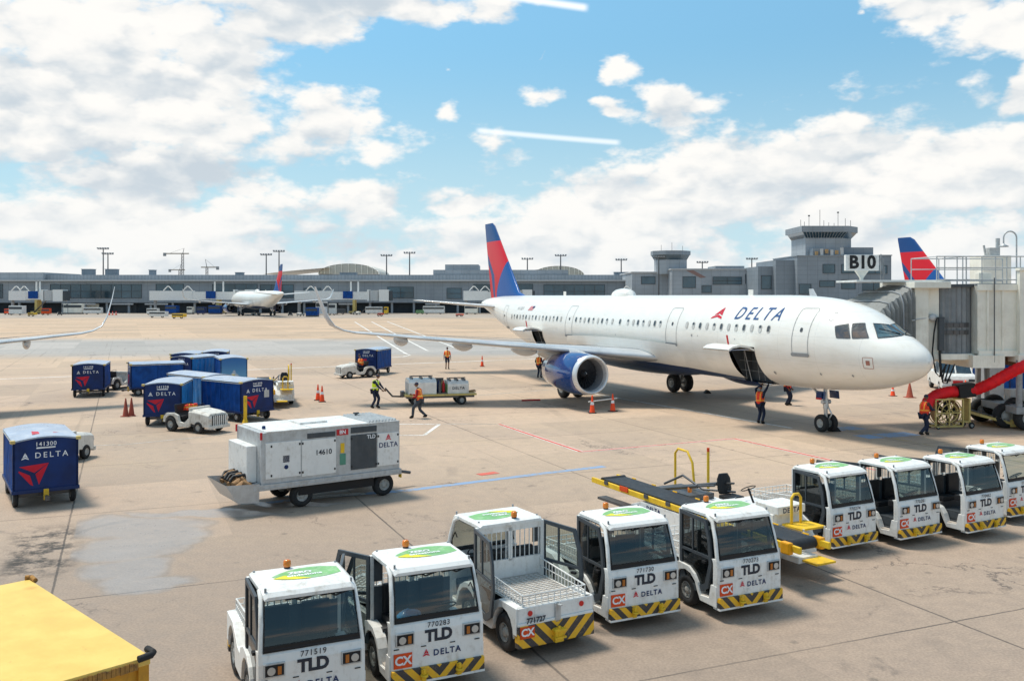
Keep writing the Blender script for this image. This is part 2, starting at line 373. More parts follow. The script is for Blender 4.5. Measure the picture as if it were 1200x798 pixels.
def ground_mat():
    m = bpy.data.materials.new('apron_concrete'); m.use_nodes = True; T = NT(m.node_tree); b = T.n['Principled BSDF']
    P = T.node('ShaderNodeTexCoord').outputs['Object']; x, y, z = T.sep(P)
    big = T.noise(P, .028, 4, .5); mid = T.noise(P, .16, 6, .62); fine = T.noise(P, 2.6, 6, .65); grit = T.noise(P, 22, 3, .6)
    # streaks along the traffic direction
    st = T.noise(T.vm('MULTIPLY', P, (.05, .42, 1)), 1.0, 5, .6)
    c = T.mix(T.step(big, .35, .65), (.455, .335, .245), (.515, .382, .272))
    c = T.mix(T.m('MULTIPLY', T.step(st, .45, .75), .45), c, (.51, .38, .255))
    c = T.mix(T.m('MULTIPLY', T.step(mid, .42, .72), .55), c, (.35, .268, .21))
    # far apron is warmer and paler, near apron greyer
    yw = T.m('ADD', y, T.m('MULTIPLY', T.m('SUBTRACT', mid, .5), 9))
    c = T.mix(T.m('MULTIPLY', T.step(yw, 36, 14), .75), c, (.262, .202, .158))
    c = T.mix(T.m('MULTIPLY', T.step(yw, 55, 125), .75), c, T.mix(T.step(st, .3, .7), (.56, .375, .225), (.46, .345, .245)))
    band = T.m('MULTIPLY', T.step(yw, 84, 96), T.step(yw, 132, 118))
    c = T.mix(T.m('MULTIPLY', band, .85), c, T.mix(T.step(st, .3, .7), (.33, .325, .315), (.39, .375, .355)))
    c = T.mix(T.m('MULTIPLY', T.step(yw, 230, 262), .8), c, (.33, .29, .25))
    # slab grid, turned with the gate line
    al = T.m('ADD', T.m('MULTIPLY', x, .921), T.m('MULTIPLY', y, .390)); be = T.m('ADD', T.m('MULTIPLY', x, -.390), T.m('MULTIPLY', y, .921))
    wob = T.m('MULTIPLY', T.m('SUBTRACT', fine, .5), .05)
    def joint(v, off, per, w):
        t = T.m('ABSOLUTE', T.m('SUBTRACT', T.m('FRACT', T.m('DIVIDE', T.m('ADD', T.m('ADD', v, off), wob), per)), .5))
        return T.step(t, .5 - w / per, .5 - w * .35 / per)
    j = T.m('MAXIMUM', joint(al, 1.31, 7.6, .035), joint(be, 3.0, 7.6, .03))
    fade = T.step(y, 30, 140, .8, .14)
    c = T.mix(T.m('MULTIPLY', T.m('MULTIPLY', j, fade), T.step(mid, .35, .6, .45, 1.)), c, (.05, .042, .036))
    # per slab tint
    wn = T.node('ShaderNodeTexWhiteNoise'); wn.noise_dimensions = '2D'
    T.put(wn.inputs['Vector'], T.comb(T.m('FLOOR', T.m('DIVIDE', T.m('ADD', al, 1.31 + 3.8), 7.6)), T.m('FLOOR', T.m('DIVIDE', T.m('ADD', be, 3 + 3.8), 7.6)), 0))
    c = T.mix(1.0, c, T.mix(wn.outputs[0], (.87, .87, .87), (1.09, 1.07, 1.06)), 'MULTIPLY')
    # oil and tyre stains
    oil = T.step(T.noise(P, .55, 6, .7, .6), .60, .72); c = T.mix(T.m('MULTIPLY', oil, T.step(y, 70, 20, .2, .6)), c, (.11, .09, .075))
    spot = T.node('ShaderNodeTexVoronoi'); spot.inputs['Scale'].default_value = .9; T.put(spot.inputs['Vector'], P)
    c = T.mix(T.m('MULTIPLY', T.step(spot.outputs[0], .11, .03), .5), c, (.10, .085, .07))
    # tyre streaks along the gate line, hairline cracks, tar patches
    sk = T.noise(T.comb(T.m('MULTIPLY', al, 2.3), T.m('MULTIPLY', be, .07), 0), 1.0, 4, .6)
    c = T.mix(T.m('MULTIPLY', T.m('MULTIPLY', T.step(sk, .58, .70), T.step(big, .42, .6)), .32), c, (.12, .095, .08))
    vc = T.node('ShaderNodeTexVoronoi'); vc.feature = 'DISTANCE_TO_EDGE'; vc.inputs['Scale'].default_value = .13
    T.put(vc.inputs['Vector'], T.vm('ADD', P, T.vm('MULTIPLY', T.noise(P, .8, 5, .7, col=True), (3.5, 3.5, 0))))
    c = T.mix(T.m('MULTIPLY', T.m('MULTIPLY', T.step(vc.outputs[0], .006, .002), T.step(mid, .5, .62)), .65), c, (.07, .055, .048))
    # rubber arcs
    wv = T.node('ShaderNodeTexWave'); wv.inputs['Scale'].default_value = .07; wv.inputs['Distortion'].default_value = 7; wv.inputs['Detail'].default_value = 3; wv.inputs['Detail Scale'].default_value = .35
    T.put(wv.inputs['Vector'], P)
    c = T.mix(T.m('MULTIPLY', T.m('MULTIPLY', T.step(wv.outputs[1], .96, .995), T.step(T.noise(P, .3, 3), .5, .7)), .22), c, (.10, .085, .075))
    # wet / oily patch beside the joint at lower left
    qx = T.m('SUBTRACT', T.m('ABSOLUTE', T.m('ADD', al, 1.75)), T.m('MULTIPLY', fine, .5)); qy = T.m('ABSOLUTE', T.m('SUBTRACT', be, 23.9))
    pat = T.m('MULTIPLY', T.m('MULTIPLY', T.step(qx, .75, .15), T.step(qy, 3.0, 1.2)), T.step(T.noise(P, 1.6, 6, .75), .42, .6))
    c = T.mix(T.m('MULTIPLY', pat, .9), c, (.025, .022, .02))
    # wet film left of the ground air unit, straight on its joint side
    wx = T.m('ADD', x, T.m('MULTIPLY', T.m('SUBTRACT', T.noise(P, .6, 3, .5), .5), 1.6)); wy = T.m('ADD', y, T.m('MULTIPLY', T.m('SUBTRACT', T.noise(P, .7, 3, .5), .5), 1.6)); wet = None
    for (cx_, cy_, rx_, ry_) in ((-9.7, 23.4, 2.0, 1.5), (-8.5, 22.6, 1.1, .9), (-9.0, 21.6, 1.4, 1.2), (-8.3, 19.9, 1.1, 1.2), (-7.5, 18.9, 1.1, .7), (-8.3, 25.0, 2.6, .4), (-6.3, 26.0, 1.6, .25)):
        e = T.m('SUBTRACT', 1.0, T.vm('LENGTH', T.vm('DIVIDE', T.vm('SUBTRACT', T.comb(wx, wy, 0), (cx_, cy_, 0)), (rx_, ry_, 1)), out=1)); wet = e if wet is None else T.m('MAXIMUM', wet, e)
    wet = T.m('MULTIPLY', T.step(T.m('ADD', wet, T.m('MULTIPLY', T.m('SUBTRACT', fine, .5), .25)), -.05, .42), T.step(T.m('ADD', al, T.m('MULTIPLY', fine, .06)), -1.12, -1.05))
    c = T.mix(T.m('MULTIPLY', wet, .5), c, T.mix(T.step(mid, .35, .65), (.34, .33, .33), (.27, .25, .235)))  # pale tint paints the sky's reflection into the wet film
    ring = T.m('MULTIPLY', T.step(wet, .02, .3), T.step(wet, .75, .35)); c = T.mix(T.m('MULTIPLY', ring, .25), c, (.14, .12, .105))
    # salt and pepper aggregate
    c = T.mix(1.0, c, T.mix(T.step(grit, .3, .7), (.86, .86, .86), (1.13, 1.13, 1.13)), 'MULTIPLY')
    c = T.mix(1.0, c, T.mix(T.step(fine, .3, .7), (.92, .92, .92), (1.07, 1.07, 1.07)), 'MULTIPLY')
    T.put(b.inputs['Base Color'], c); T.put(b.inputs['Roughness'], T.m('SUBTRACT', T.step(fine, .3, .7, .72, .9), T.m('MULTIPLY', wet, .46)))
    bp = T.node('ShaderNodeBump'); bp.inputs['Strength'].default_value = .25; bp.inputs['Distance'].default_value = .01
    T.put(bp.inputs['Height'], T.m('SUBTRACT', grit, T.m('MULTIPLY', j, 1.5))); T.l.new(bp.outputs[0], b.inputs['Normal'])
    return m
M['ground'] = ground_mat()
def wear_paint(name, col, keep=.45):
    m = bpy.data.materials.new(name); m.use_nodes = True; T = NT(m.node_tree); b = T.n['Principled BSDF']
    P = T.node('ShaderNodeTexCoord').outputs['Object']; n = T.noise(P, 5, 6, .75); n2 = T.noise(P, .5, 3, .6)
    k = T.step(T.m('ADD', n, T.m('MULTIPLY', n2, .5)), keep + .18, keep + .42)
    T.put(b.inputs['Base Color'], T.mix(k, col, (.34, .28, .22))); b.inputs['Roughness'].default_value = .8; return m
M['line_w'] = wear_paint('worn_white_line', (.74, .72, .68), .52); M['line_r'] = wear_paint('worn_red_line', (.62, .12, .08), .58)
M['line_b'] = wear_paint('worn_blue_line', (.22, .33, .50), .52); M['line_y'] = wear_paint('worn_yellow_line', (.45, .30, .09), .42)
M['line_f'] = wear_paint('faint_white_line', (.56, .52, .47), .40)

M['dpane'] = glass_mat('dark_door_glass', (.14, .18, .19)); M['amber_d'] = paint('unlit_amber_lens', (.42, .13, .015), .2, coat=.6)
# ------------------------------------------------------------------ the ground and its painted lines
g = MB(); g.add([(-3000, -300, 0), (3000, -300, 0), (3000, 4500, 0), (-3000, 4500, 0)], [(0, 1, 2, 3)])
kind(g.build('ground', M['ground']))
def line(pts, w, mat, z=.004, dash=None, name='painted_line'):
    mb = MB(); pts = [Vector((*q, 0)) for q in pts]
    for a, b in zip(pts, pts[1:]):
        n = max(1, int((b - a).length / 3)); d = (b - a).normalized(); pr = Vector((-d.y, d.x, 0)) * w / 2
        for i in range(n):
            p0, p1 = a.lerp(b, i / n), a.lerp(b, (i + 1) / n)
            mb.add([p0 - pr, p1 - pr, p1 + pr, p0 + pr], [(0, 1, 2, 3)])
    for q in mb.v: pass
    mb.v = [(x, y, z) for x, y, _ in mb.v]
    return kind(mb.build(name, mat))
line([(-46, 60), (-20.6, 73.8), (0, 85), (60, 117.5)], .30, M['line_w'], .004)
for k, (p0, p1, p2) in enumerate([((-36, 210), (-14, 99), (-9.3, 90.5)), ((-32.5, 212), (-9, 98.5), (-9, 98.4)), ((-29, 213), (-5.6, 100.5), (-5.5, 100.2))]):
    line([p0, p1] if k else [p0, (-11.1, 95), (-10.2, 91.5), (-10.6, 89.3), (-12, 88)], .28, M['line_w'], .0045 + k * .0004)
line([(-.59, 42.28), (2.59, 34.85)], .26, M['line_w'], .004); line([(-.59, 42.28), (2.59, 34.85)], .16, M['line_r'], .008)
line([(2.6, 34.75), (9.19, 37.98)], .22, M['line_w'], .0044); line([(2.6, 34.75), (9.19, 37.98)], .12, M['line_r'], .0084)
line([(9.19, 37.98), (12.6, 30.5)], .26, M['line_w'], .004); line([(9.19, 37.98), (12.6, 30.5)], .16, M['line_r'], .008)
line([(-5.1, 38.9), (-3.73, 38.9)], .16, M['line_w'], .0044)
line([(-3.73, 38.9), (-3.34, 42.28), (-6.2, 42.3)], .16, M['line_w'], .004); line([(-3.2, 42.3), (-.7, 42.35)], .14, M['line_f'], .004)
line([(-15.6, 36.3), (-11.6, 39.6), (-6.5, 42.6)], .13, M['line_f'], .0048)
line([(-24, 34), (-15.6, 36.5)], .14, M['line_f'], .004)
line([(-7.0, 26.2), (-5.75, 26.9), (-3.23, 27.85), (1.43, 30.79), (3.2, 31.8)], .30, M['line_b'], .004)
line([(-6.3, 26.7), (-4.4, 27.45)], .30, M['line_w'], .008)
line([(-1.1, 30.3), (-.5, 30.7)], .35, M['line_r'], .0082)
line([(-2, 54.5), (3.2, 58.5), (9, 47.5)], .20, M['line_f'], .0046); line([(4.4, 56.5), (12.5, 41)], .18, M['line_w'], .0051)
line([(14.2, 41.8), (17.4, 34.3), (22.5, 22)], .16, M['line_y'], .005)
line([(21, 36.8), (34, 40.5)], .14, M['line_r'], .005); 
line([(14, 40.5), (15.6, 41.2)], .9, M['line_b'], .0046); line([(14.6, 38.4), (17.2, 39.4)], 1.0, M['line_b'], .0041)
line([(18.5, 56), (23.5, 60)], .16, M['line_f'], .005)
# ------------------------------------------------------------------ the airliner (local frame: +X forward, origin under the nose tip)
FUS = [(0, 3.40, 3.30, .04), (.12, 3.66, 3.05, .34), (.4, 3.93, 2.80, .64), (.8, 4.17, 2.58, .93), (1.3, 4.41, 2.39, 1.19), (1.8, 4.66, 2.25, 1.37), (2.3, 4.98, 2.14, 1.51),
       (2.8, 5.27, 2.06, 1.62), (3.4, 5.50, 1.99, 1.72), (4.2, 5.69, 1.92, 1.82), (5.2, 5.83, 1.86, 1.90), (6.4, 5.91, 1.82, 1.955), (7.8, 5.94, 1.80, 1.975), (30, 5.94, 1.80, 1.975),
       (32, 5.94, 1.93, 1.95), (34, 5.94, 2.30, 1.86), (36, 5.94, 2.80, 1.69), (38, 5.93, 3.34, 1.45), (40, 5.90, 3.90, 1.13), (42, 5.80, 4.45, .74), (43.4, 5.66, 4.80, .46), (44.3, 5.50, 5.02, .26), (44.5, 5.42, 5.10, .16)]
def fus(u):
    u = max(0, min(44.5, u))
    for i in range(len(FUS) - 1):
        if FUS[i][0] <= u <= FUS[i + 1][0]: break
    def tang(j, k):
        if j <= 0 or j >= len(FUS) - 1: return None
        a = (FUS[j][k] - FUS[j - 1][k]) / (FUS[j][0] - FUS[j - 1][0]); b = (FUS[j + 1][k] - FUS[j][k]) / (FUS[j + 1][0] - FUS[j][0])
        return 0 if a * b <= 0 else 2 * a * b / (a + b)
    h = FUS[i + 1][0] - FUS[i][0]; t = (u - FUS[i][0]) / h; out = []
    for k in (1, 2, 3):
        s_ = (FUS[i + 1][k] - FUS[i][k]) / h; m0 = tang(i, k); m1 = tang(i + 1, k); m0 = s_ if m0 is None else m0; m1 = s_ if m1 is None else m1
        out.append((2 * t**3 - 3 * t**2 + 1) * FUS[i][k] + (t**3 - 2 * t**2 + t) * h * m0 + (-2 * t**3 + 3 * t**2) * FUS[i + 1][k] + (t**3 - t**2) * h * m1)
    return out
def skin_pt(u, z, side=-1, eps=0.):
    """a point on the fuselage skin; side -1 = starboard (local -Y)"""
    top, bot, hw = fus(u); zc, hh = (top + bot) / 2, (top - bot) / 2
    q = max(-1, min(1, (z - zc) / hh)); y = hw * math.sqrt(max(0, 1 - q * q))
    n = Vector((0, side * y / hw**2, (z - zc) / hh**2))
    if n.length < 1e-6: n = Vector((0, side, 0))
    return Vector((-u, side * y, z)) + n.normalized() * eps
def decal(mb, poly, eps=.012, side=-1, sub=.25):
    """poly of (u, z) laid on the skin; triangulated finely enough to follow the curve"""
    bm = bmesh.new(); vs = [bm.verts.new((u, z, 0)) for u, z in poly]; bm.faces.new(vs)
    for ax in (0, 1):
        lo = min(v.co[ax] for v in bm.verts); hi = max(v.co[ax] for v in bm.verts); t = lo + sub
        while t < hi:
            no = (1, 0, 0) if ax == 0 else (0, 1, 0); co = (t, 0, 0) if ax == 0 else (0, t, 0)
            bmesh.ops.bisect_plane(bm, geom=bm.verts[:] + bm.edges[:] + bm.faces[:], plane_co=co, plane_no=no); t += sub
    bm.verts.index_update()
    mb.add([skin_pt(v.co.x, v.co.y, side, eps) for v in bm.verts], [tuple(v.index for v in f.verts) for f in bm.faces]); bm.free()
def strip(mb, pts, w, eps=.008, side=-1, closed=True):
    n = len(pts)
    for i in range(n if closed else n - 1):
        a, b = Vector(pts[i]), Vector(pts[(i + 1) % n]); d = (b - a); L = d.length; d.normalize(); pr = Vector((-d.y, d.x)) * w / 2
        k = max(1, int(L / .15)); va = []
        for j in range(k + 1):
            q = a.lerp(b, j / k); va += [skin_pt(*(q - pr), side, eps), skin_pt(*(q + pr), side, eps)]
        mb.add(va, [(2 * j, 2 * j + 1, 2 * j + 3, 2 * j + 2) for j in range(k)])
def rrect(u0, u1, z0, z1, r, n=4):
    out = []
    for cx, cy, a0 in ((u1 - r, z1 - r, 0), (u0 + r, z1 - r, 90), (u0 + r, z0 + r, 180), (u1 - r, z0 + r, 270)):
        out += [(cx + r * math.cos(R(a0 + 90 * i / n)), cy + r * math.sin(R(a0 + 90 * i / n))) for i in range(n + 1)]
    return out

def livery():
    m = bpy.data.materials.new('airliner_livery'); m.use_nodes = True; T = NT(m.node_tree); b = T.n['Principled BSDF']
    P = T.node('ShaderNodeTexCoord').outputs['Object']; x, y, z = T.sep(P)
    u = T.m('MULTIPLY', x, -1)
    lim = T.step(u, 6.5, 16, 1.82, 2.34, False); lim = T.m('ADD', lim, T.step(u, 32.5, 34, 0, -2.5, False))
    n = T.noise(P, 1.3, 5, .6); n2 = T.noise(T.vm('MULTIPLY', P, (.5, 3, 3)), 1.5, 5, .6)
    w = T.mix(T.step(n, .3, .7), (.80, .775, .715), (.84, .82, .77))
    w = T.mix(T.m('MULTIPLY', T.step(n2, .50, .8), .32), w, (.58, .53, .44))
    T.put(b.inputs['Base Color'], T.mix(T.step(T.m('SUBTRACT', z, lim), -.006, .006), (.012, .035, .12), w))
    b.inputs['Roughness'].default_value = .28; b.inputs['Coat Weight'].default_value = .35; b.inputs['Coat Roughness'].default_value = .08
    # panel joints as very shallow grooves and slightly grimy lines
    f = T.m('ABSOLUTE', T.m('SUBTRACT', T.m('FRACT', T.m('DIVIDE', u, 2.1)), .5)); gz = T.m('ABSOLUTE', T.m('SUBTRACT', T.m('FRACT', T.m('DIVIDE', z, 1.05)), .5))
    gr = T.m('MAXIMUM', T.step(f, .494, .498), T.step(gz, .490, .496))
    wcol = [l for l in b.inputs['Base Color'].links][0].from_socket
    T.put(b.inputs['Base Color'], T.mix(T.m('MULTIPLY', gr, .22), wcol, (.35, .33, .30)))
    bp = T.node('ShaderNodeBump'); bp.inputs['Strength'].default_value = .3; bp.inputs['Distance'].default_value = .006
    T.put(bp.inputs['Height'], T.m('ADD', T.m('MULTIPLY', gr, -1.0), T.m('MULTIPLY', T.noise(T.vm('MULTIPLY', P, (.6, 1, 1)), 1.2, 2), 1.2))); T.l.new(bp.outputs[0], b.inputs['Normal'])
    return m
M['livery'] = livery()
def tail_mat():
    m = bpy.data.materials.new('tail_livery'); m.use_nodes = True; T = NT(m.node_tree); b = T.n['Principled BSDF']
    P = T.node('ShaderNodeTexCoord').outputs['Object']; x, y, z = T.sep(P); u = T.m('MULTIPLY', x, -1)
    # s = fraction from trailing (0) to leading edge (1); h = height above the root
    h = T.m('DIVIDE', T.m('SUBTRACT', z, 5.9), 5.9)
    te = T.m('MULTIPLY_ADD', h, 1.25, 42.9); le = T.m('MULTIPLY_ADD', h, 5.1, 37.2)
    s = T.m('DIVIDE', T.m('SUBTRACT', te, u), T.m('SUBTRACT', te, le))
    NAVY, RED, DRED, BLUE = (.012, .065, .22), (.66, .015, .03), (.36, .01, .02), (.015, .10, .34)
    red1 = T.step(h, .745, .737)                                            # red below this height
    c = T.mix(red1, NAVY, RED)
    hh2 = T.m('MULTIPLY', h, h); sb = T.m('ADD', T.m('MULTIPLY_ADD', h, .6, .25), T.m('MULTIPLY', hh2, 2.4))
    c = T.mix(T.m('MULTIPLY', T.step(T.m('SUBTRACT', s, sb), -.006, .006), T.step(h, .5, .49)), c, BLUE)
    c = T.mix(T.m('MULTIPLY', T.m('MULTIPLY', T.step(h, .40, .10), T.step(T.m('SUBTRACT', s, sb), .006, -.006)), .35), c, DRED)
    su = T.m('MINIMUM', T.m('MULTIPLY', T.m('POWER', T.m('MAXIMUM', T.m('DIVIDE', T.m('SUBTRACT', .58, h), .30), .0001), .7), .29), T.m('MULTIPLY_ADD', h, .35, .19))
    sl = T.m('MULTIPLY', T.m('POWER', T.m('MINIMUM', T.m('MAXIMUM', T.m('DIVIDE', T.m('SUBTRACT', .43, h), .14), .0), 1.0), .7), .13)
    band = T.m('MULTIPLY', T.m('MULTIPLY', T.step(T.m('SUBTRACT', su, s), -.005, .005), T.step(T.m('SUBTRACT', s, sl), -.005, .005)), T.step(h, .585, .575)); c = T.mix(band, c, (.02, .07, .22))
    T.put(b.inputs['Base Color'], c); b.inputs['Roughness'].default_value = .35; b.inputs['Specular IOR Level'].default_value = .25; b.inputs['Coat Weight'].default_value = .05; return m
M['tail'] = tail_mat()
M['wing'] = paint('wing_grey', (.52, .53, .54), .32, .25, dirt=(.36, .35, .33), dk=.4, scale=.6, coat=.2)
M['panel_in'] = paint('door_inner_blue', (.38, .45, .60), .5)

def airfoil(le, chord, t, n=12):
    """(dx aft, dz) loop; le given later"""
    up, dn = [], []
    for i in range(n + 1):
        q = .5 * (1 - math.cos(math.pi * i / n)); th = t * 2.6 * (.2969 * math.sqrt(q) - .126 * q - .3516 * q * q + .2843 * q**3 - .1015 * q**4) * 1.9
        up.append((q * chord, th * chord)); dn.append((q * chord, -th * chord * .62))
    return up + dn[::-1][1:-1]

def make_airliner(label, detail=True):
    A = thing('airliner', label, 'airliner', (0, 0, 0))
    # stations include the cargo door edges so the openings are clean holes
    doors = [(7.85, 9.75, 1.98, 3.48), (29.55, 31.2, 2.35, 3.60)]
    us = sorted(set([q[0] for q in FUS] + [0.04, .25, .6, 1.05, 1.55, 2.05, 2.55, 3.1, 3.8, 4.7, 5.8, 7.1] + [q for d in doors for q in d[:2]] + [12 + i * 1.5 for i in range(12)]))
    angs = [i * math.pi / 24 for i in range(48)]
    rings = []
    for u in us:
        top, bot, hw = fus(u); zc, hh = (top + bot) / 2, (top - bot) / 2
        rings.append([Vector((-u, hw * math.sin(a), zc + hh * math.cos(a))) for a in angs])
    mb = MB(); n = 48
    mb.v = [tuple(v) for r in rings for v in r]
    for j in range(len(rings) - 1):
        for i in range(n):
            k = (i + 1) % n; f = (j * n + i, (j + 1) * n + i, (j + 1) * n + k, j * n + k)
            cx = sum(Vector(mb.v[q]) for q in f) / 4 if False else Vector([sum(mb.v[q][a] for q in f) / 4 for a in range(3)])
            hole = any(u0 < -cx.x < u1 and z0 < cx.z < z1 and cx.y < 0 for u0, u1, z0, z1 in doors)
            if not hole: mb.f.append(f); mb.mi.append(0); mb.sm.append(True)
    mb.add(rings[0], [tuple(range(n))]); mb.add(rings[-1], [tuple(range(n - 1, -1, -1))])
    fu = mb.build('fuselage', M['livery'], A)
    # holds behind the two openings
    for (u0, u1, z0, z1), nm in zip(doors, ('forward', 'aft')):
        mb = MB(); a0, a1 = -u0 + .05, -u1 - .05; yb, yo = -.5, -1.98
        V = [(a0, yb, z0 - .1), (a1, yb, z0 - .1), (a1, yb, z1 + .1), (a0, yb, z1 + .1)]
        O = [(x, -math.sqrt(max(.2, 1 - ((z - 3.87) / 2.07)**2)) * 1.90, z) for x, _, z in V]
        mb.add(V + O, [(0, 1, 2, 3), (0, 4, 5, 1), (1, 5, 6, 2), (2, 6, 7, 3), (3, 7, 4, 0)])
        mb.build('cargo_hold', M['dgrey'], A)
        mb = MB()
        for q in (.15, .35, .8): mb.cyl((a0 + (a1 - a0) * q, -1.1, z0 + .05), (a0 + (a1 - a0) * q, -1.3, z1 - .15), .010, n=4)
        for q in (.3, .6): mb.cyl((a0, -1.1 - .22 * q, z0 + (z1 - z0) * q), (a1, -1.1 - .22 * q, z0 + (z1 - z0) * q), .008, n=4)
        mb.cyl((a0 - .95, -1.35, z0), (a0 - .95, -1.80, z1), .022, n=6)
        mb.build('cargo_net', M['grey'], A)
        # upward hinged door panel, its curved shell standing out level from the hinge line
        mb = MB(); rs = []
        for u in (u0, u0 + (u1 - u0) / 3, u0 + (u1 - u0) * 2 / 3, u1):
            prof = [(0, .02), (.35, .17), (.8, .23), (1.2, .17), (1.42, .05)]
            th0 = skin_pt(u, z1, -1); rs.append([(-u, th0.y - a, z1 + b) for a, b in prof] + [(-u, th0.y - a, z1 + b - .09) for a, b in prof[::-1]])
        mb.loft(rs); cd = mb.build('cargo_door', [M['livery']], A)
        mb = MB()
        for k in range(6): mb.box((-u0 - (u1 - u0) * (k + .5) / 6, skin_pt(u0, z1).y - 1.30, z1 + .0), (.06, .16, .1))
        mb.bb(-u0 - .06, -u1 + .06, skin_pt(u0, z1).y - 1.42, skin_pt(u0, z1).y - .25, z1 - .005, z1 + .02); mb.build('door_lining', M['panel_in'], cd)
        mb = MB(); mb.box((-(u0 + u1) / 2, skin_pt(u0, z1).y - .75, z1 + .42), (.07, .05, .44), rx=.2); mb.build('handle', M['red'], cd)
    # windows, doors, seams on both sides
    WU = [24.86, 24.31, 23.77, 23.24, 22.69, 22.13, 21.63, 21.08, 20.45, 19.6, 18.74, 18.18, 17.7, 17.16, 16.57, 16.03, 15.51]
    WU = [6.95 + .56 * i for i in range(12)] + WU + [26.9 + .53 * i for i in range(16)]
    for k, u in enumerate(WU):
        mb = MB(); decal(mb, rrect(u - .115, u + .115, 4.27, 4.61, .10), .012); mb.cur = 1
        if detail: decal(mb, rrect(u - .085, u + .085, 4.30 + (.16 if k % 3 == 1 else .02), 4.58, .07), .018)
        mb.build('window', [M['win_rim'], M['win_glass'] if k % 3 != 2 else M['win_blind']], fu)
    for (u0, u1, z0, z1) in ((4.55, 5.45, 3.42, 5.38), (13.95, 14.9, 3.42, 5.28), (25.3, 26.2, 3.42, 5.28), (36.0, 36.7, 3.6, 5.2)):
        mb = MB(); strip(mb, rrect(u0, u1, z0, z1, .12), .035, .008)
        d = mb.build('door', M['greyline'], fu)
        mb = MB(); decal(mb, rrect(u0 - .06, u1 + .06, z0 - .08, z0 + .07, .07), .03); mb.build('door_sill', M['grey'], d)
        mb = MB(); decal(mb, rrect(u0 + .36, u0 + .50, 4.38, 4.56, .06), .012); mb.build('porthole', M['dgrey'], d)
    # cockpit glazing: three panes per side
    def solve_u(y, z):
        lo, hi = .05, 7.8
        for _ in range(40):
            u = (lo + hi) / 2; top, bot, hw = fus(u); v = (y / hw)**2 + ((z - (top + bot) / 2) / ((top - bot) / 2))**2 - 1
            if v > 0: lo = u
            else: hi = u
        top, bot, hw = fus(u); n_ = Vector((.45 if z > 4.3 else .6, y / hw**2, (z - (top + bot) / 2) / ((top - bot) / 2)**2)).normalized(); return Vector((-u, y, z)), n_
    for s_ in (-1, 1):
        for pl in ([(1.92, 4.24), (2.47, 4.21), (2.74, 4.78), (2.40, 4.80)], [(2.56, 4.21), (3.14, 4.21), (3.36, 4.66), (2.88, 4.78)]):
            mb = MB(); decal(mb, pl, .014, s_, .12); cw = mb.build('cockpit_window', M['cockpit'], fu)
            mb = MB(); strip(mb, pl, .035, .016, s_); mb.build('frame', M['dgrey'], cw)
        rows = []
        for i in range(6):
            t = i / 5; row = []
            for j in range(6):
                q = j / 5; y = (.045 + .88 * q) * (1 - t) + (.045 + .56 * q) * t; z = (4.36 - .11 * q) * (1 - t) + (4.74 + .05 * q) * t
                pt, n_ = solve_u(y, z); row.append(Vector((pt.x, s_ * pt.y, pt.z)) + Vector((n_.x, s_ * n_.y, n_.z)) * .02)
            rows.append(row)
        mb = MB(); mb.loft(rows, closed=False, caps=False); w_ = mb.build('windscreen', M['wscreen'], fu)
        mb = MB(); mb.tube(rows[0] + [r[-1] for r in rows[1:]] + rows[-1][::-1][1:] + [r[0] for r in rows[::-1][1:-1]], .018, 5, closed=True); mb.build('frame', M['dgrey'], w_)
    mb = MB(); top = skin_pt(1.3, 4.5); mb.tube([(-1.25, -.15, 4.42), (-1.6, -.6, 4.56), (-1.75, -.75, 4.60)], .02, 5); mb.tube([(-1.25, .15, 4.42), (-1.6, .6, 4.56)], .02, 5)
    mb.build('wiper', M['black'], fu)
    # lettering
    def skin_text(body, size, uc, zc_, mat, shear=0, off=0, space=1, name='lettering', side=-1):
        vs, fs = text_data(body, size, off=off, shear=shear, space=space, cuts=.12)
        mb = MB(); mb.add([skin_pt(uc + x * side * (1 if side < 0 else -1) * (1 if side < 0 else 1), zc_ + y, side, .012) if side > 0 else skin_pt(uc - x, zc_ + y, side, .012) for x, y in vs], fs)
        return mb.build(name, mat, fu)
    skin_text('DELTA', .80, 8.02, 5.07, M['fletter'], shear=.30, off=.004, space=1.46)
    mb = MB()
    for pl in LOGO:
        decal(mb, [(10.92 - x * .85 - y * .28, 4.80 + y * .56) for x, y in pl], .012, -1, .12)
    mb.build('widget_emblem', M['lettred'], fu)
    skin_text('N113DT', .30, 33.6, 5.02, M['greyline'])
    mb = MB(); decal(mb, [(32.3, 4.90), (31.6, 4.90), (31.4, 5.2), (32.1, 5.2)], .012); 
    fl = mb.build('flag_emblem', M['flag_r'], fu); mb = MB(); decal(mb, [(31.75, 5.06), (31.46, 5.06), (31.4, 5.2), (31.69, 5.2)], .016); mb.build('flag_canton', M['letter'], fl)
    mb = MB(); strip(mb, rrect(1.55, 1.95, 3.05, 3.48, .04), .02, .008); decal(mb, rrect(1.67, 1.83, 3.18, 3.36, .01), .010)
    mb.build('placard', M['plac'], fu)
    mb = MB()
    for (u, z, r) in ((3.7, 5.05, .16),):
        strip(mb, [(u + r * math.cos(a), z + r * math.sin(a)) for a in [i * .52 for i in range(12)]], .02, .008)
    for (u, z, r) in ((12.6, 3.95, .06), (12.1, 3.95, .03), (4.2, 2.65, .05), (2.6, 2.7, .05), (9.2, 3.9, .03), (7, 2.5, .07), (20, 3.7, .03)):
        decal(mb, [(u + r * math.cos(a), z + r * math.sin(a)) for a in [i * .785 for i in range(8)]], .011)
    mb.build('skin_fitting', M['grey'], fu)
    # belly fairing
    mb = MB(); rs = []
